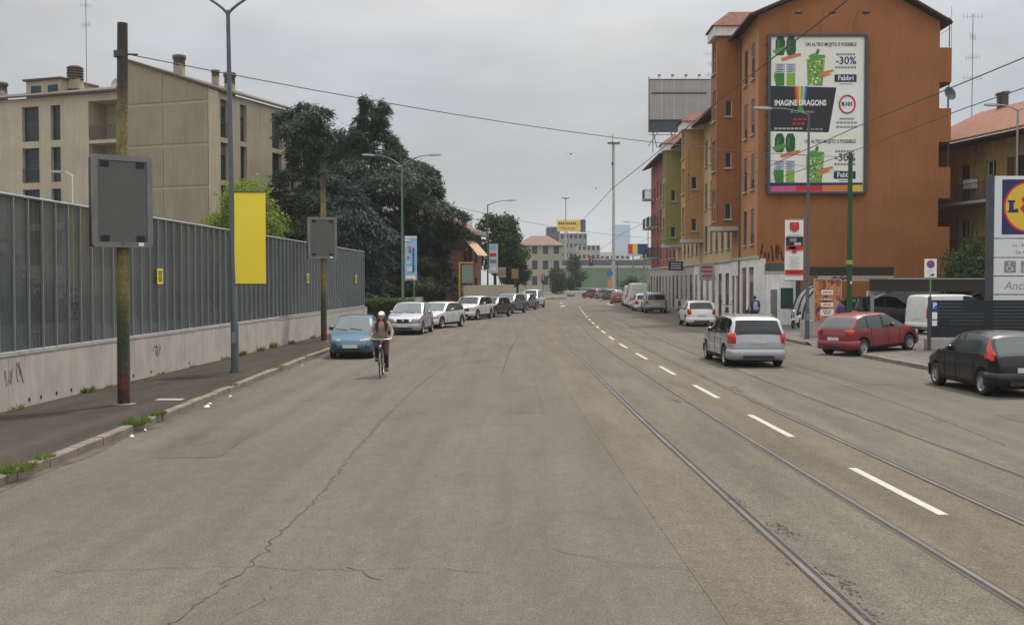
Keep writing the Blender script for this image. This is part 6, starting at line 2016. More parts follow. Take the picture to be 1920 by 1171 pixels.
# pedestrian walking away on the right pavement, blue shirt
def walker(loc, heading, label, shirt, trousers, hairm, stride=.22, bag=None, sc=1.0):
    t = thing('person', label, 'person', loc, heading)
    caps, balls = [], []
    hp = [(-.09, 0, .93), (.09, 0, .93)]; kn = [(-.10, stride * .6, .50), (.10, -stride * .25, .49)]; an = [(-.10, stride, .09), (.10, -stride, .12)]
    sh = [(-.19, 0, 1.43), (.19, 0, 1.43)]; el = [(-.25, -.08, 1.14), (.25, .06, 1.14)]; wr = [(-.27, .02, .90), (.27, .18, .92)]
    for i in (0, 1):
        caps += [(hp[i], kn[i], .082, .056), (kn[i], an[i], .054, .036), (an[i], (an[i][0], an[i][1] + .10, .04), .034, .03), (sh[i], el[i], .05, .041), (el[i], wr[i], .039, .028)]
        hand(caps, wr[i], (0, .15, -1), (0, 1, 0), (-.5 if i else .5, .4, -.4))
    caps += [((0, 0, .95), (0, 0, 1.36), .14, .155), ((0, 0, 1.4), (0, .015, 1.53), .055, .05)]
    head_parts(caps, balls, (0, .03, 1.63), (0, 1, 0))
    blend('body', caps, balls, M['skin'], t, .014, 3); face_marks(t, (0, .03, 1.63), (0, 1, 0))
    blend('shirt', [((-.03, 0, .92), (-.03, 0, 1.36), .15, .165), ((.03, 0, .92), (.03, 0, 1.36), .15, .165), (sh[0], sh[1], .07, .07)] + [(sh[i], tuple(V(*sh[i]).lerp(V(*el[i]), .8)), .066, .06) for i in (0, 1)], [], shirt, t, .016, 4)
    blend('trousers', [(hp[0], hp[1], .125, .125)] + [(hp[i], kn[i], .10, .076) for i in (0, 1)] + [(kn[i], an[i], .074, .058) for i in (0, 1)], [], trousers, t, .016, 4)
    blend('hair', [], [((0, .015, 1.675), (.085, .095, .085)), ((0, -.03, 1.64), (.075, .065, .08))], hairm, t, .014, 2)
    for i in (0, 1):
        mb = MB(); a = an[i]; mb.ball((a[0], a[1] + .06, .04), (.045, .13, .04)); mb.build('shoe', M['black'], t)
    if bag:
        blend('backpack', [((0, -.22, 1.08), (0, -.22, 1.33), .12, .11)], [], bag, t, .018, 3)
    return t
walker((12.75, 56.0, .126), R(-2), 'walker in a dark top with a pale blue backpack by the white shopfront', cloth('navy_cloth', (.03, .04, .075)), cloth('dark_trousers', (.02, .022, .03)), M['hair_black'], .2, cloth('pale_blue_cloth', (.30, .36, .50)))
walker((13.95, 45.2, .126), R(60), 'person in a purple top standing behind the red car', cloth('purple_cloth', (.075, .03, .15)), cloth('black_trousers', (.02, .02, .022)), M['hair_black'], .05)
# ------------------------------------------------------------------ right-hand side: car park entrance and signs
# concrete wall with vent and green door next to the shopfronts
W1 = thing('boundary_wall', 'pale concrete wall with a vent and green door beside the shopfronts', 'wall', (14.6, 61.4, .1))
mb = MB(); facade(mb, V(0, 0, 0), Xa, V(0, -1, 0), 1.72, 0, 3.0, [(.28, .68, .25, 2.05), (.86, 1.6, .95, 2.15)], .15); mb.box2((0, .16, 0), (1.72, .3, 3.0)); mb.build('wall', M['white_dirty'], W1)
mb = MB()
for k in range(16): mb.box2((.28, .05, .3 + k * .11), (.68, .09, .37 + k * .11))
mb.build('vent_louvre', M['grey_metal'], W1); tag(W1.children[-1], kind='stuff')
mb = MB(); mb.box2((.86, .06, .95), (1.6, .12, 2.15)); mb.build('shutter_door', mat('bottle_green', (.012, .05, .035), .5), W1)
mb = MB(); mb.box2((1.72, -.12, 0), (1.95, .2, 3.0)); mb.build('pier', M['dark_metal'], W1)
mb = MB(); mb.box2((-.05, -.05, 3.0), (1.95, .32, 3.1)); mb.build('coping', M['stone'], W1)
mb = MB(); mb.box2((.0, -.04, 3.12), (1.4, .25, 3.55)); mb.build('bush_box', M['dark_metal'], W1)
# dark beam and beige fascia in front of the gable
BM = thing('entrance_beam', 'dark beam with beige fascia spanning the car park entrance', 'beam', (16.7, 60.4, 0))
mb = MB(); mb.box2((0, 0, 2.95), (4.9, .35, 3.45)); mb.build('beam', M['eave_dark'], BM)
mb = MB(); mb.box2((0.6, -.06, 2.65), (4.9, .3, 2.94)); mb.build('fascia', M['beige'], BM)
for x in (.05, 2.4, 4.85):
    mb = MB(); mb.box2((x - .07, .05, .1), (x + .07, .25, 2.95)); mb.build('post', M['grey_metal'], BM)
mb = MB(); mb.box2((2.3, .26, .1), (4.9, .32, 1.75)); mb.build('gate_leaf', M['dark_metal'], BM)
# trolley shelter with curved cover
TS = thing('curved_shelter', 'curved grey translucent shelter on black hoops by the entrance', 'shelter', (16.0, 58.0, .126))
M['cover'] = clear_mat('milky_cover', (.45, .46, .45), .85, .3, .4)
arc = [(-.2 + 1.5 * (1 - math.cos(a)) * .9, 2.3 * math.sin(a) ** .8) for a in np.linspace(.12, PI / 2, 10)]
for y in (0, 1.1, 2.2):
    mb = MB(); mb.tube([(x, y, z) for x, z in arc] + [(2.3, y, 2.75)], .055, 8); mb.build('hoop', M['black'], TS)
for y0 in (0, 1.1):
    mb = MB(); vs = []
    for x, z in arc: vs += [(x + .02, y0 + .06, z), (x + .02, y0 + 1.04, z)]
    mb.add(vs, [(2 * i, 2 * i + 1, 2 * i + 3, 2 * i + 2) for i in range(len(arc) - 1)], True); mb.build('cover_sheet', M['cover'], TS)
mb = MB(); mb.add([(x, -.02, z) for x, z in arc] + [(arc[-1][0], -.02, .1), (arc[0][0], -.02, .1)], [tuple(range(len(arc) + 2))]); mb.build('end_sheet', M['cover'], TS)
# motor scooter
def scooter(loc, rz, label, m):
    t = thing('scooter', label, 'scooter', loc, rz, 'scooters on the right pavement')
    for y in (-.55, .62):
        mb = MB(); mb.tube(ringtube((0, y, .24), .185, 0, 18), .055, 8, closed=True); w_ = mb.build('wheel', M['rubber'], t)
        mb = MB(); mb.lathe([(.14, -.03), (.14, .03), (0, .03)], 14, Matrix.Translation((0, y, .24)) @ Matrix.Rotation(R(90), 4, 'Y')); mb.build('rim', M['rim'], w_)
    blend('body_shell', [((0, -.65, .62), (0, -.15, .55), .13, .15), ((0, -.15, .38), (0, .25, .33), .10, .09), ((0, .30, .35), (0, .45, .92), .13, .10)], [((0, .62, .48), (.07, .16, .06))], m, t, .025, 3)
    blend('seat', [((0, -.70, .80), (0, -.02, .78), .09, .10)], [], M['black'], t, .025, 3)
    mb = MB(); mb.tube([(-.33, .38, 1.05), (0, .46, 1.0), (.33, .38, 1.05)], .018, 7); mb.tube([(0, .46, 1.0), (0, .62, .24)], .03, 7); mb.build('handlebar', M['dark_metal'], t)
    mb = MB(); mb.ball((0, .55, .90), (.07, .05, .06)); mb.build('headlamp', M['lens_clear'], t)
    for s in (-1, 1):
        mb = MB(); mb.tube([(s * .28, .40, 1.05), (s * .32, .42, 1.22)], .008, 5); mb.ball((s * .33, .42, 1.26), (.05, .015, .035)); mb.build('mirror', M['black'], t)
    mb = MB(); mb.tube([(.1, -.1, .35), (.22, -.1, .02)], .012, 5); mb.build('stand', M['dark_metal'], t)
scooter((15.2, 57.0, .126), R(150), 'white and black scooter by the curved shelter', PAINT['white'])
scooter((14.2, 90.5, .126), R(170), 'dark scooter parked beside the olive bay house', PAINT['darkgrey'])
scooter((14.0, 79.2, .126), R(160), 'black scooter parked under the ochre bay tower', PAINT['black'])
scooter((13.7, 68.0, .126), R(170), 'dark scooter by the white shopfronts behind the saloon', PAINT['darkgrey'])
# poster board on a low wall
LW_ = thing('low_wall', 'low concrete wall carrying the fiery poster board', 'wall', (13.15, 48.6, .126))
mb = MB(); mb.bbox((.95, 0, .36), (1.9, .22, .72), .02); mb.build('wall', M['concrete'], LW_)
PB = thing('poster_board', 'tall poster board with fiery red and orange artwork on the low wall', 'poster', (13.75, 48.45, .85))
def fire_mat():
    m = bpy.data.materials.new('fiery_print'); m.use_nodes = True
    nt = m.node_tree; N = nt.nodes; L = nt.links
    t = N.new('ShaderNodeTexCoord'); mp = N.new('ShaderNodeMapping'); mp.inputs['Scale'].default_value = (3.2, 1, 1.5); L.new(t.outputs['Object'], mp.inputs[0])
    n = N.new('ShaderNodeTexNoise'); n.inputs['Scale'].default_value = 1.6; n.inputs['Detail'].default_value = 4; n.inputs['Distortion'].default_value = 1.2; L.new(mp.outputs[0], n.inputs[0])
    r = N.new('ShaderNodeValToRGB'); cr = r.color_ramp
    cr.elements[0].position = .3; cr.elements[0].color = (.02, .012, .012, 1); cr.elements[1].position = .75; cr.elements[1].color = (.75, .68, .5, 1)
    for p, c in ((.42, (.22, .05, .025)), (.5, (.5, .12, .05)), (.56, (.6, .3, .08)), (.64, (.35, .10, .08))):
        e_ = cr.elements.new(p); e_.color = (*c, 1)
    L.new(n.outputs[0], r.inputs[0]); L.new(r.outputs[0], N['Principled BSDF'].inputs['Base Color']); N['Principled BSDF'].inputs['Roughness'].default_value = .6
    return m
mb = MB(); mb.box2((0, 0, 0), (1.18, .05, 1.85)); mb.build('board', fire_mat(), PB)
mb = MB(); mb.box2((-.04, -.01, 1.85), (1.22, .06, 1.9)); mb.box2((-.04, -.01, 0), (0, .06, 1.85)); mb.box2((1.18, -.01, 0), (1.22, .06, 1.85)); mb.build('frame', M['stone'], PB)
for z, h, w in ((1.28, .22, .52), (.98, .10, .46), (.72, .20, .56), (.36, .30, .62)):
    mb = MB(); mb.bbox((.56, -.012, z), (w, .012, h), .004); mb.build('print', INK['cream'], PB)
for z, w in ((1.28, .4), (1.0, .46), (.72, .36), (.42, .4), (.32, .3)):
    for q in range(4):
        mb = MB(); mb.box((.56 - w / 2 + w * (q + .5) / 4, -.022, z + .015 * (q % 2)), (w / 6, .004, .07)); mb.build('print', INK[('red', 'brown', 'grey', 'red')[q]], PB)
# no parking sign
NP = thing('parking_sign', 'no-parking plate on a thin green post by the kerb', 'sign', (15.45, 39.4, .126))
mb = MB(); mb.tube([(0, 0, 0), (0, 0, 3.3)], .03, 10); mb.build('post', INK['mint'], NP)
mb = MB(); mb.bbox((-.02, -.045, 2.98), (.45, .02, .68), .008); mb.build('plate', INK['white'], NP)
sheet(NP, 'disc_red', disc(-.02, 3.13, .15), -.057, INK['red']); sheet(NP, 'disc_blue', disc(-.02, 3.13, .115), -.060, INK['blue'])
mb = MB(); mb.box((0, 0, 0), (.28, .004, .035), Matrix.Translation((-.02, -.063, 3.13)) @ Matrix.Rotation(R(45), 4, 'Y')); mb.build('disc_bar', INK['red'], NP)
for q in range(3):
    mb = MB(); mb.box((-.03, -.057, 2.91 - q * .045), (.26 - .05 * q, .003, .018)); mb.build('print', INK['ltgrey'], NP)
sheet(NP, 'pictogram', [(-.08, 2.70), (.10, 2.70), (.12, 2.76), (.05, 2.80), (.02, 2.75), (-.06, 2.74)], -.058, INK['black'])
# dark slatted fence with concrete foot
M['slat'] = mat('slat_dark', (.022, .025, .032), .6, spec=.25)
SF = thing('slat_fence', 'dark horizontal slat fence on a concrete foot beside the pylon', 'fence', (15.3, 39.2, .126))
mb = MB(); mb.bbox((3.2, 0, .2), (6.6, .22, .42), .02); mb.build('footing', M['concrete'], SF)
for k in range(11):
    mb = MB(); mb.box((3.25, 0, .5 + k * .125), (6.3, .045, .121)); mb.build('slat', M['slat'], SF)
for x in (.05, 2.2, 4.3, 6.4):
    mb = MB(); mb.box((x, .04, 1.02), (.1, .09, 1.24)); mb.build('post', M['dark_metal'], SF)
SB = thing('entrance_totem', 'thin dark post with small blue and white parking notices', 'sign', (15.25, 38.9, .126))
mb = MB(); mb.box2((-.05, 0, 0), (.05, .08, 1.95)); mb.build('post', M['dark_metal'], SB)
for z, h, k in ((1.62, .30, 'blue'), (1.25, .26, 'white'), (.98, .20, 'cream')):
    mb = MB(); mb.box((.16, -.02, z), (.18, .02, h)); mb.build('notice', INK[k], SB)
text('P', .26, INK['white'], SB, (.16, -.034, 1.62), bold=.008)
mb = MB(); mb.tube([(-.6, .05, .85), (-.05, .05, .8)], .03, 6); mb.build('barrier_stub', M['dark_metal'], SB)
# pylon sign
PY = thing('pylon_sign', 'tall supermarket pylon sign with yellow disc on blue square', 'sign', (18.78, 42.0, .126))
M['pyl'] = mat('pylon_grey', (.74, .75, .75), .5, .1, var=.05, vscale=1)
PWD = 2.75
for (z0_, z1_) in ((4.20, 6.62), (3.45, 4.16), (2.72, 3.41), (2.0, 2.68), (.35, 1.96)):
    mb = MB(); mb.bbox((.14 + PWD / 2, .1, (z0_ + z1_) / 2), (PWD, .3, z1_ - z0_), .015); mb.build('panel', M['pyl'], PY)
for x in (.04, .24 + PWD):
    mb = MB(); mb.box2((x - .09, -.08, 0), (x + .09, .28, 6.68)); mb.build('post', M['dark_metal'], PY)
q0, q1, r0, r1 = .44, .44 + 2.15, 4.34, 6.49
sheet(PY, 'logo_square', rect(q0, q1, r0, r1), -.056, INK['navy'])
cx, cz = (q0 + q1) / 2, (r0 + r1) / 2
sheet(PY, 'logo_ring', disc(cx, cz, 1.02), -.060, INK['red']); sheet(PY, 'logo_disc', disc(cx, cz, .94), -.064, INK['yellow'])
Lz = cz - .0
def slabL(x, z, s, m, nm='letter'):
    sheet(PY, nm, [(x, z), (x + .42 * s, z), (x + .42 * s, z + .16 * s), (x + .24 * s, z + .12 * s), (x + .24 * s, z + .40 * s), (x + .30 * s, z + .40 * s), (x + .30 * s, z + .48 * s), (x, z + .48 * s), (x, z + .40 * s), (x + .06 * s, z + .40 * s), (x + .06 * s, z + .08 * s), (x, z + .08 * s)], -.068, m)
slabL(cx - .86, Lz - .22, 1.0, INK['navy'])
sheet(PY, 'letter', [(cx - .20, Lz + .14), (cx - .02, Lz - .06), (cx - .20, Lz - .26), (cx - .38, Lz - .06)], -.068, INK['red'])
sheet(PY, 'letter_dot', disc(cx - .20, Lz + .28, .115), -.068, INK['red'])
text('D', .62, INK['navy'], PY, (cx + .18, -.068, Lz + .0), bold=.03); slabL(cx + .46, Lz - .22, 1.0, INK['navy'])
text('Lu - Sa 8.00 - 21.30', .185, INK['grey'], PY, (.14 + PWD / 2 + .08, -.056, 3.92), bold=.003)
text('Do 8.00 - 21.30', .185, INK['grey'], PY, (.14 + PWD / 2 + .08, -.056, 3.64), bold=.003)
for i, x in enumerate((.56, 1.22, 1.88)):
    sheet(PY, 'pictogram_box', rect(x, x + .46, 2.84, 3.30), -.056, INK['grey'])
    if i == 0:
        sheet(PY, 'pictogram', disc(x + .20, 3.22, .035, n=12), -.062, INK['white'])
        mb = MB(); mb.tube([(x + .20 + .10 * math.cos(a), -.062, 3.0 + .10 * math.sin(a)) for a in np.linspace(1.9, 6.4, 18)], .014, 5); mb.tube([(x + .20, -.062, 3.17), (x + .21, -.062, 3.05), (x + .30, -.062, 3.04), (x + .35, -.062, 2.93)], .018, 5); mb.build('pictogram', INK['white'], PY)
    else:
        sheet(PY, 'pictogram', disc(x + .17, 3.20, .04, n=12), -.062, INK['white']); sheet(PY, 'pictogram', [(x + .10, 2.88), (x + .24, 2.88), (x + .24, 3.15), (x + .10, 3.15)], -.062, INK['white']); sheet(PY, 'pictogram', [(x + .27, 2.88), (x + .40, 2.88), (x + .37, 3.06), (x + .28, 3.06)], -.062, INK['white'])
text('Anche', .46, INK['grey'], PY, (1.15, -.056, 2.32), shear=.25)
# parking canopy
PC = thing('parking_canopy', 'long dark parking canopy on slanted supports before the gable', 'canopy', (18.6, 55.6, 0))
mb = MB(); mb.box2((.9, -.3, 2.1), (12.4, 2.6, 2.72)); mb.build('roof', M['eave_dark'], PC)
mb = MB(); mb.box2((.85, -.36, 2.72), (12.4, 2.65, 2.80)); mb.build('roof_edge', M['grey_metal'], PC)
for x in (.3, 4.9, 9.6):
    mb = MB(); mb.box2((x - .08, .3, .1), (x + .08, .5, 1.9)); mb.tube([(x, .4, 1.7), (x + 2.4, .2, 2.65)], .07, 8); mb.build('support', M['grey_metal'], PC)
mb = MB(); mb.box2((.9, 2.9, .1), (12.4, 3.1, 2.1)); mb.build('back_wall', M['white'], PC)
mk('parked_car', 'dark red car barely visible under the far end of the canopy', 'car', (26.6, 56.6, .126), R(0), PAINT['red'], 4.1, 1.72, 1.48)
# little green bin by the shopfront
BN = thing('litter_bin', 'slim green litter bin beside the shopfronts', 'bin', (13.4, 60.2, .126))
mb = MB(); mb.lathe([(0, .15), (.17, .15), (.19, .85), (.20, .87), (.15, .9), (0, .9)], 16); mb.build('basket', M['tram_green'], BN)
mb = MB(); mb.tube([(0, .2, 0), (0, .2, 1.05)], .03, 8); mb.build('post', M['tram_green'], BN)

# ------------------------------------------------------------------ left-hand side beyond the fence
BH = thing('brick_house', 'low brick house with grey eaves behind the cedars', 'building', (-4.6, 97, 0))
M['brick'] = mat('old_brick', (.17, .075, .045), .92, var=.4, vscale=3, streak=.2)
hU = V(.2, 1, 0).normalized(); hN = V(hU.y, -hU.x, 0)
ops = [(1.0, 1.9, 4.4, 6.4), (3.2, 4.1, 4.4, 6.4), (5.4, 6.3, 4.4, 6.4), (1.0, 1.9, 1.0, 3.0), (3.2, 4.1, 1.0, 3.0), (5.4, 6.3, 1.0, 3.0)]
mb = MB(); facade(mb, V(0, 0, 0), hU, hN, 8, 0, 7.0, ops, .2); mb.build('street_wall', M['brick'], BH)
for o in ops: window(BH, V(0, 0, 0), hU, hN, o, frame=M['frame_dark'], pane=M['glass_dull'])
ops2 = [(2.5, 3.4, 4.2, 6.0), (5.5, 6.4, 4.2, 6.0), (2.5, 3.4, 1.0, 2.8)]
lU = V(-1, .1, 0).normalized(); lN = V(-.1, -1, 0).normalized()
mb = MB(); facade(mb, V(0, 0, 0), lU, lN, 9, 0, 7.0, ops2, .2); mb.build('end_wall', M['brick'], BH)
for o in ops2: window(BH, V(0, 0, 0), lU, lN, o, frame=M['frame_white'], pane=M['glass_dull'], sill=M['stone'])
mb = MB(); mb.prism([(0.7, -.7), (2.3, 8.4), (-8, 9.4), (-9.5, .3)], .3, Matrix.Translation((0, 0, 7.0))); ev = mb.build('eaves', M['grey_metal'], BH)
mb = MB(); mb.add([(.6, -.6, 7.31), (2.2, 8.3, 7.31), (-7.9, 9.3, 7.31), (-9.4, .4, 7.31), (-4.2, 4.5, 9.6), (-3.6, 5.0, 9.6)], [(0, 1, 5, 4), (1, 2, 5), (2, 3, 4, 5), (3, 0, 4)]); mb.build('tiles', M['tile'], ev)
mb = MB(); mb.add([(.35, .2, 6.4), (1.5, -.1, 5.0), (2.4, 3.6, 5.0), (1.15, 4.0, 6.4)], [(0, 1, 2, 3)]); mb.build('awning', mat('awning_cream', (.5, .33, .2), .8), BH)
# yellow-framed board
YF = thing('framed_board', 'grey notice board hung in a yellow post frame', 'sign', (-3.9, 79.3, .126))
mb = MB(); mb.box2((-.06, -.06, 0), (.06, .06, 3.95)); mb.box2((.06, -.055, 3.83), (1.02, .055, 3.95)); mb.build('frame', mat('frame_yellow', (.48, .25, .03), .6), YF)
mb = MB(); mb.bbox((.58, 0, 3.05), (.82, .08, 1.35), .02); mb.build('board', mat('board_greygreen', (.20, .24, .22), .5), YF)
# stone wall and palings along the bend
for (pts, h, nm, lab, m) in (([(-8.4, 66), (-6.9, 74), (-5.8, 80)], 1.5, 'garden_wall', 'old stone garden wall under the cedars', M['concrete']), ([(-3.9, 86), (-2.4, 93), (-1.0, 100), (.2, 108)], 2.3, 'garden_wall', 'pale concrete wall along the bend behind the parked cars', M['beige_joint'])):
    t = thing(nm, lab, 'wall', (pts[0][0], pts[0][1], 0))
    for a, b in zip(pts[:-1], pts[1:]):
        d = V(b[0] - a[0], b[1] - a[1], 0); n = max(1, int(d.length / 2)); 
        for k in range(n):
            p = V(a[0] - pts[0][0], a[1] - pts[0][1], 0) + d * (k / n); q = V(a[0] - pts[0][0], a[1] - pts[0][1], 0) + d * ((k + 1) / n - .004)
            s = V(-d.y, d.x, 0).normalized() * .15
            mb = MB(); mb.add([p, q, q + s, p + s] + [x + V(0, 0, h) for x in (p, q, q + s, p + s)], [(0, 1, 5, 4), (1, 2, 6, 5), (2, 3, 7, 6), (3, 0, 4, 7), (4, 5, 6, 7)]); mb.build('wall_section', m, t)
for i, (x, y, h, w, c, lab) in enumerate(((-1.0, 103.5, 3.4, .8, 'cream', 'cream signboard on a post by the bend'), (.3, 109, 3.3, .7, 'orange', 'tan signboard on a post near the junction'))):
    s = thing('signboard', lab, 'sign', (x, y, .1))
    mb = MB(); mb.tube([(0, 0, 0), (0, 0, h + .5)], .05, 8); mb.build('post', M['dark_metal'], s)
    mb = MB(); mb.bbox((0, -.08, h), (w, .06, 1.0), .02); mb.build('board', mat('board_%s' % c, (.36, .30, .22) if i == 0 else (.30, .19, .10), .7, var=.2, vscale=4), s)
t = thing('bollard_lamp', 'thin green post with orange cap before the hedge', 'post', (-6.1, 66.5, .126))
mb = MB(); mb.tube([(0, 0, 0), (0, 0, 2.5)], .045, 8); mb.build('post', M['lamp_green'], t)
mb = MB(); mb.ball((0, 0, 2.58), (.09, .09, .12)); mb.build('cap', M['lens_orange'], t)

# ------------------------------------------------------------------ far end of the street
def block(name, label, x0, x1, y, d, h, m, rows, cols, roof=None, roof_m=None, wsize=(1.0, 1.5), cat='building', winm=None):
    t = thing(name, label, cat, (x0, y, 0))
    w = x1 - x0; ops = []
    for r_ in range(rows):
        for c in range(cols):
            u = w * (c + .5) / cols; z = h * (r_ + .45) / rows
            ops.append((u - wsize[0] / 2, u + wsize[0] / 2, z, min(z + wsize[1], h - .2)))
    mb = MB(); facade(mb, V(0, 0, 0), Xa, V(0, -1, 0), w, 0, h, ops, .2)
    mb.quad((0, 0, 0), (0, d, 0), (0, d, h), (0, 0, h)); mb.quad((w, 0, 0), (w, d, 0), (w, d, h), (w, 0, h)); mb.quad((0, d, 0), (w, d, 0), (w, d, h), (0, d, h)); mb.quad((0, 0, h), (w, 0, h), (w, d, h), (0, d, h))
    mb.build('wall', m, t)
    for o in ops:
        c_ = V((o[0] + o[1]) / 2, .15, (o[2] + o[3]) / 2); g = MB(); g.box((0, 0, 0), (o[1] - o[0], .04, o[3] - o[2])); g.build('window', winm or M['glass_dull'], t, c_)
    if roof:
        g = MB(); e_ = .7; g.add([(-e_, -e_, h), (w + e_, -e_, h), (w + e_, d + e_, h), (-e_, d + e_, h), (w * .3, d / 2, h + roof), (w * .7, d / 2, h + roof)], [(0, 1, 5, 4), (1, 2, 5), (2, 3, 4, 5), (3, 0, 4), (0, 3, 2, 1)]); g.build('roof', roof_m or M['roof_brown'], t)
    return t
M['roof_villa'] = mat('roof_villa', (.17, .10, .075), .9, var=.2, vscale=.6)
M['far_cream'] = mat('far_cream', (.34, .31, .25), .9, var=.15, vscale=.2)
M['far_grey'] = mat('far_grey', (.26, .27, .28), .9, var=.15, vscale=.2)
M['far_dark'] = mat('far_dark', (.085, .09, .11), .8, var=.2, vscale=.2)
M['far_white'] = mat('far_white', (.5, .5, .48), .9, var=.1, vscale=.2)
M['tower_blue_hazed'] = mat('tower_blue_hazed', (.12, .24, .36), .25, .2, var=.2, vscale=.05)  # blue glass tower, distance haze put into its wall and window colours
block('villa', 'pale villa with brown hipped roof beyond the junction', 1.6, 12.2, 262, 14, 11.5, M['far_cream'], 3, 4, 2.6, M['roof_villa'], (1.3, 2.2))
block('tower_block', 'dark flat-topped block behind the pale villa', 14.0, 19.0, 430, 12, 24.5, M['far_dark'], 6, 3)
block('office_block', 'grey office block carrying the yellow rooftop billboard', 18.8, 29.5, 420, 14, 21.5, M['far_grey'], 6, 6)
block('office_block', 'lower grey block to the side of the billboard office', 24.6, 33, 400, 14, 16.2, M['far_cream'], 5, 5)
block('factory_hall', 'long white hall with flat roof behind the green embankment', 32, 52, 470, 30, 15.5, M['far_white'], 3, 9, wsize=(1.4, 1.2))
block('factory_hall', 'lower cream hall in front of the long white hall', 27, 37, 440, 20, 12.0, M['far_cream'], 2, 5)
block('skyscraper', 'blue glass skyscraper on the horizon, paled in colour for haze', 172, 197, 1780, 28, 97, M['tower_blue_hazed'], 24, 9, wsize=(2.4, 2.6), winm=mat('tower_glass_hazed', (.2, .33, .45), .1))
for i, (x0_, x1_, y_, h_) in enumerate(((-60, -38, 300, 14), (-34, -20, 290, 12), (52, 74, 420, 15), (80, 110, 460, 18), (40, 58, 380, 9))):
    block('distant_house', ('distant cream house hidden beyond the cedars', 'distant cream house between the cedars and the villa', 'low cream block behind the embankment', 'broad cream block behind the row houses', 'low shed behind the green embankment')[i], x0_, x1_, y_, 14, h_, M['far_cream'], 3, 5, 2.0)
YB_ = thing('roof_billboard', 'yellow and black rooftop billboard above the far office block', 'billboard', (17.6, 418, 21.6))
mb = MB(); mb.box2((0, 0, .6), (9.2, .4, 5.1)); mb.build('board', INK['yellow'], YB_)
mb = MB(); mb.box2((9.2, .0, .4), (11.2, 3.4, 5.2)); mb.build('side_board', INK['navy'], YB_)
for q in range(9):
    mb = MB(); mb.box((.9 + q * .78, -.05, 3.7), (.55, .05, .9)); mb.build('print', INK['black'], YB_)
mb = MB(); mb.box((4.2, -.05, 1.9), (5.6, .05, .6)); mb.build('print', INK['orange'], YB_)
for x in (1, 4, 8):
    mb = MB(); mb.tube([(x, .6, -.2), (x, .3, .8)], .15, 6); mb.build('post', M['dark_metal'], YB_)
# green embankment with pale coping, and the railway behind it
EM = thing('embankment', 'green noise wall with a pale coping across the end of the street', 'wall', (12, 300, 0))
M['emb'] = mat('embankment_green', (.13, .20, .12), .95, var=.2, vscale=.3)
for k in range(12):
    mb = MB(); mb.box2((k * 5, 0, 0), (k * 5 + 4.96, 1.0, 6.4)); mb.build('panel', M['emb'], EM)
mb = MB(); mb.box2((-.1, -.15, 6.42), (60, 1.1, 7.1)); mb.build('coping', M['stone'], EM)
mb = MB(); mb.box2((-4, 6, 0), (70, 10, 8.8)); mb.build('rail_bank', M['far_dark'], EM)
for (x, y, h, lab) in ((19.0, 200, 28.6, 'tall white high-mast light in the middle of the junction'), (16.6, 330, 28.5, 'farther high-mast light beside the villa')):
    t = thing('light_mast', lab, 'light mast', (x, y, 0))
    mb = MB(); mb.tube([(0, 0, 0), (0, 0, h)], [.38, .16], 12); mb.build('mast', M['stone'], t)
    mb = MB(); mb.lathe([(0, .1), (.9, .1), (1.25, -.05), (1.2, -.3), (.5, -.35), (0, -.3)], 14, Matrix.Translation((0, 0, h))); mb.build('lamp_ring', M['grey_metal'], t)
SBD = thing('street_billboard', 'red and blue billboard on two posts near the junction', 'billboard', (21.2, 195, 0))
for x in (.9, 2.9):
    mb = MB(); mb.tube([(x, 0, 0), (x, 0, 8.2)], .12, 8); mb.build('post', M['lamp_green'], SBD)
mb = MB(); mb.box2((-.2, -.1, 7.2), (3.6, .1, 9.5)); mb.build('board', INK['ltgrey'], SBD)
for (a, b, c, d, k) in ((0, .8, 7.7, 9.4, 'red'), (.8, 1.7, 8.0, 9.45, 'yellow'), (1.7, 3.5, 7.6, 9.45, 'navy')):
    sheet(SBD, 'print', rect(a, b, c, d), -.12, INK[k])
def traffic_light(loc, h, label, hang=False):
    t = thing('traffic_light', label, 'traffic light', loc, 0, 'traffic lights at the junction')
    mb = MB(); mb.tube([(0, 0, 0), (0, 0, h)], .06, 8)
    if hang: mb.tube([(0, 0, h), (-3.6, 0, h + .5)], .05, 8)
    mb.build('post', M['dark_metal'], t)
    x = -3.6 if hang else 0
    mb = MB(); mb.bbox((x, -.1, h - .1), (.5, .3, 1.3), .05); hs = mb.build('housing', M['black'], t)
    for q, c in enumerate(('red', 'grey', 'darkgreen')):
        mb = MB(); mb.lathe([(0, .02), (.13, .01), (.15, 0)], 12, Matrix.Translation((x, -.26, h + .28 - q * .38)) @ Matrix.Rotation(R(90), 4, 'X')); mb.build('lens', lit_red if q == 0 else INK[c], hs)
lit_red = mat('signal_red', (.8, .02, .03), .4, emis=.5)
traffic_light((14.4, 146, .1), 5.4, 'traffic light hanging on an arm above the street', True)
traffic_light((4.6, 158, .1), 3.0, 'traffic light on a short post on the traffic island')
traffic_light((-.2, 148, .1), 5.6, 'traffic light on a tall post by the grass island')
t = thing('road_sign', 'blue round keep-right sign by the junction', 'sign', (16.3, 178, .1))
mb = MB(); mb.tube([(0, 0, 0), (0, 0, 4.2)], .05, 8); mb.build('post', M['grey_metal'], t); sheet(t, 'disc', disc(0, 3.9, .5), -.07, INK['blue'])
sheet(t, 'plate', rect(-.4, .4, 1.6, 2.8), -.06, INK['orange'])
t = thing('planter', 'round planter with a shrub on the far pavement', 'planter', (10.3, 186, 0))
mb = MB(); mb.lathe([(0, 0), (.7, 0), (.95, 1.0), (.8, 1.0), (0, .9)], 14); mb.build('tub', M['stone'], t)
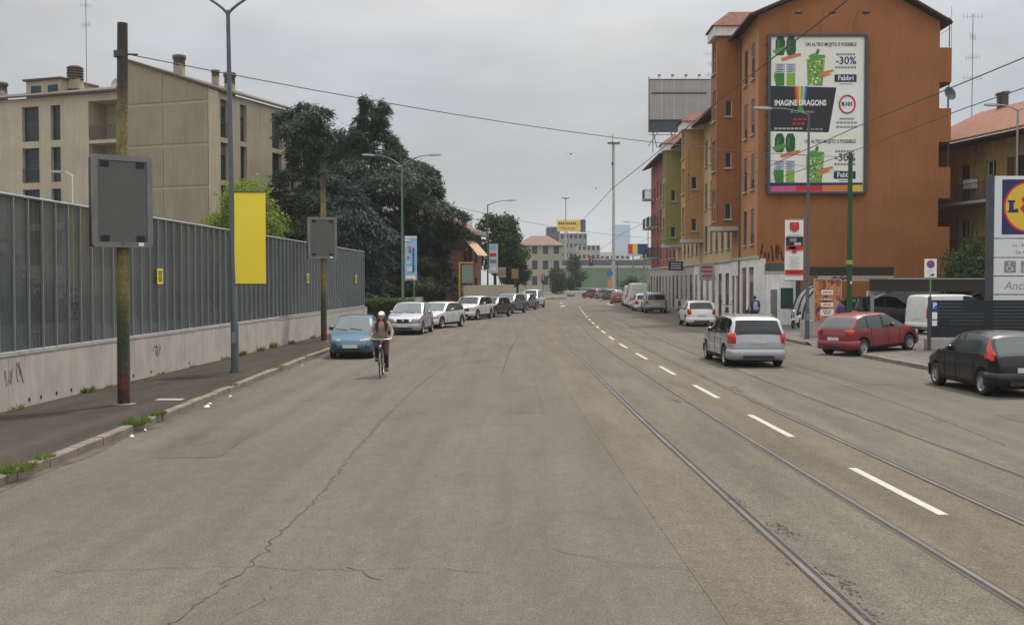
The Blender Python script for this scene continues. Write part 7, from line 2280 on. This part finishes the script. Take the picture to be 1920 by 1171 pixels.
r_ = np.random.default_rng(77); P_ = unit(r_.normal(0, 1, (900, 3))) * r_.uniform(.4, 1.0, (900, 1)) * np.array([.9, .9, 1.5]) + np.array([0, 0, 2.2])
Nn_ = unit(r_.normal(0, 1, (900, 3))); v_, f_ = leaf_quads(P_, unit(np.cross(Nn_, r_.normal(0, 1, (900, 3)))), Nn_, r_.uniform(.2, .4, 900), r_.uniform(.12, .2, 900)); np_mesh('shrub', v_, f_, M['leaf_mid'], t)
# iron railing along the far pavement
t = thing('guard_rail', 'grey guard railing along the far pavement of the junction', 'railing', (2, 232, 0))
mb = MB()
for k in range(30): mb.tube([(k * .9, 0, 0), (k * .9, 0, 1.2)], .04, 5)
mb.build('posts', M['grey_metal'], t); tag(t.children[-1], kind='stuff')
for z in (.6, 1.2):
    mb = MB(); mb.tube([(0, 0, z), (26, 0, z)], .045, 5); mb.build('rail', M['grey_metal'], t)
for (x, y, lab) in ((-1.064, 20, ''),)[:0]: pass
for (p, lab) in (((3.3, 60, 9.75), 'small bird flying above the street, higher one'), ((5.5, 70, 8.7), 'small bird flying above the street, lower one')):
    b = thing('bird', lab, 'bird', p)
    mb = MB(); mb.ball((0, 0, 0), (.05, .14, .045)); mb.ball((0, .15, .02), (.03, .04, .03)); mb.add([(0, -.12, 0), (-.05, -.24, 0), (.05, -.24, 0)], [(0, 1, 2)])
    for s in (-1, 1): mb.add([(0, .06, .02), (s * .18, .08, .09), (s * .34, -.04, .05), (s * .16, -.06, .05), (0, -.06, .02)], [(0, 1, 2, 3, 4)])
    mb.build('body', M['black'], b)

# ------------------------------------------------------------------ the hazy air
HZ = MB(); HZ.box2((-420, -60, -1.2), (420, 2100, 112))
hz = tag(HZ.build('haze', None), kind='stuff')
hm = bpy.data.materials.new('haze'); hm.use_nodes = True
nt = hm.node_tree; nt.nodes.remove(nt.nodes['Principled BSDF'])
pv = nt.nodes.new('ShaderNodeVolumePrincipled')
pv.inputs['Color'].default_value = (.86, .90, .95, 1)
pv.inputs['Density'].default_value = .00022
pv.inputs['Anisotropy'].default_value = .2
nt.links.new(pv.outputs[0], nt.nodes['Material Output'].inputs['Volume'])
hz.data.materials.append(hm)
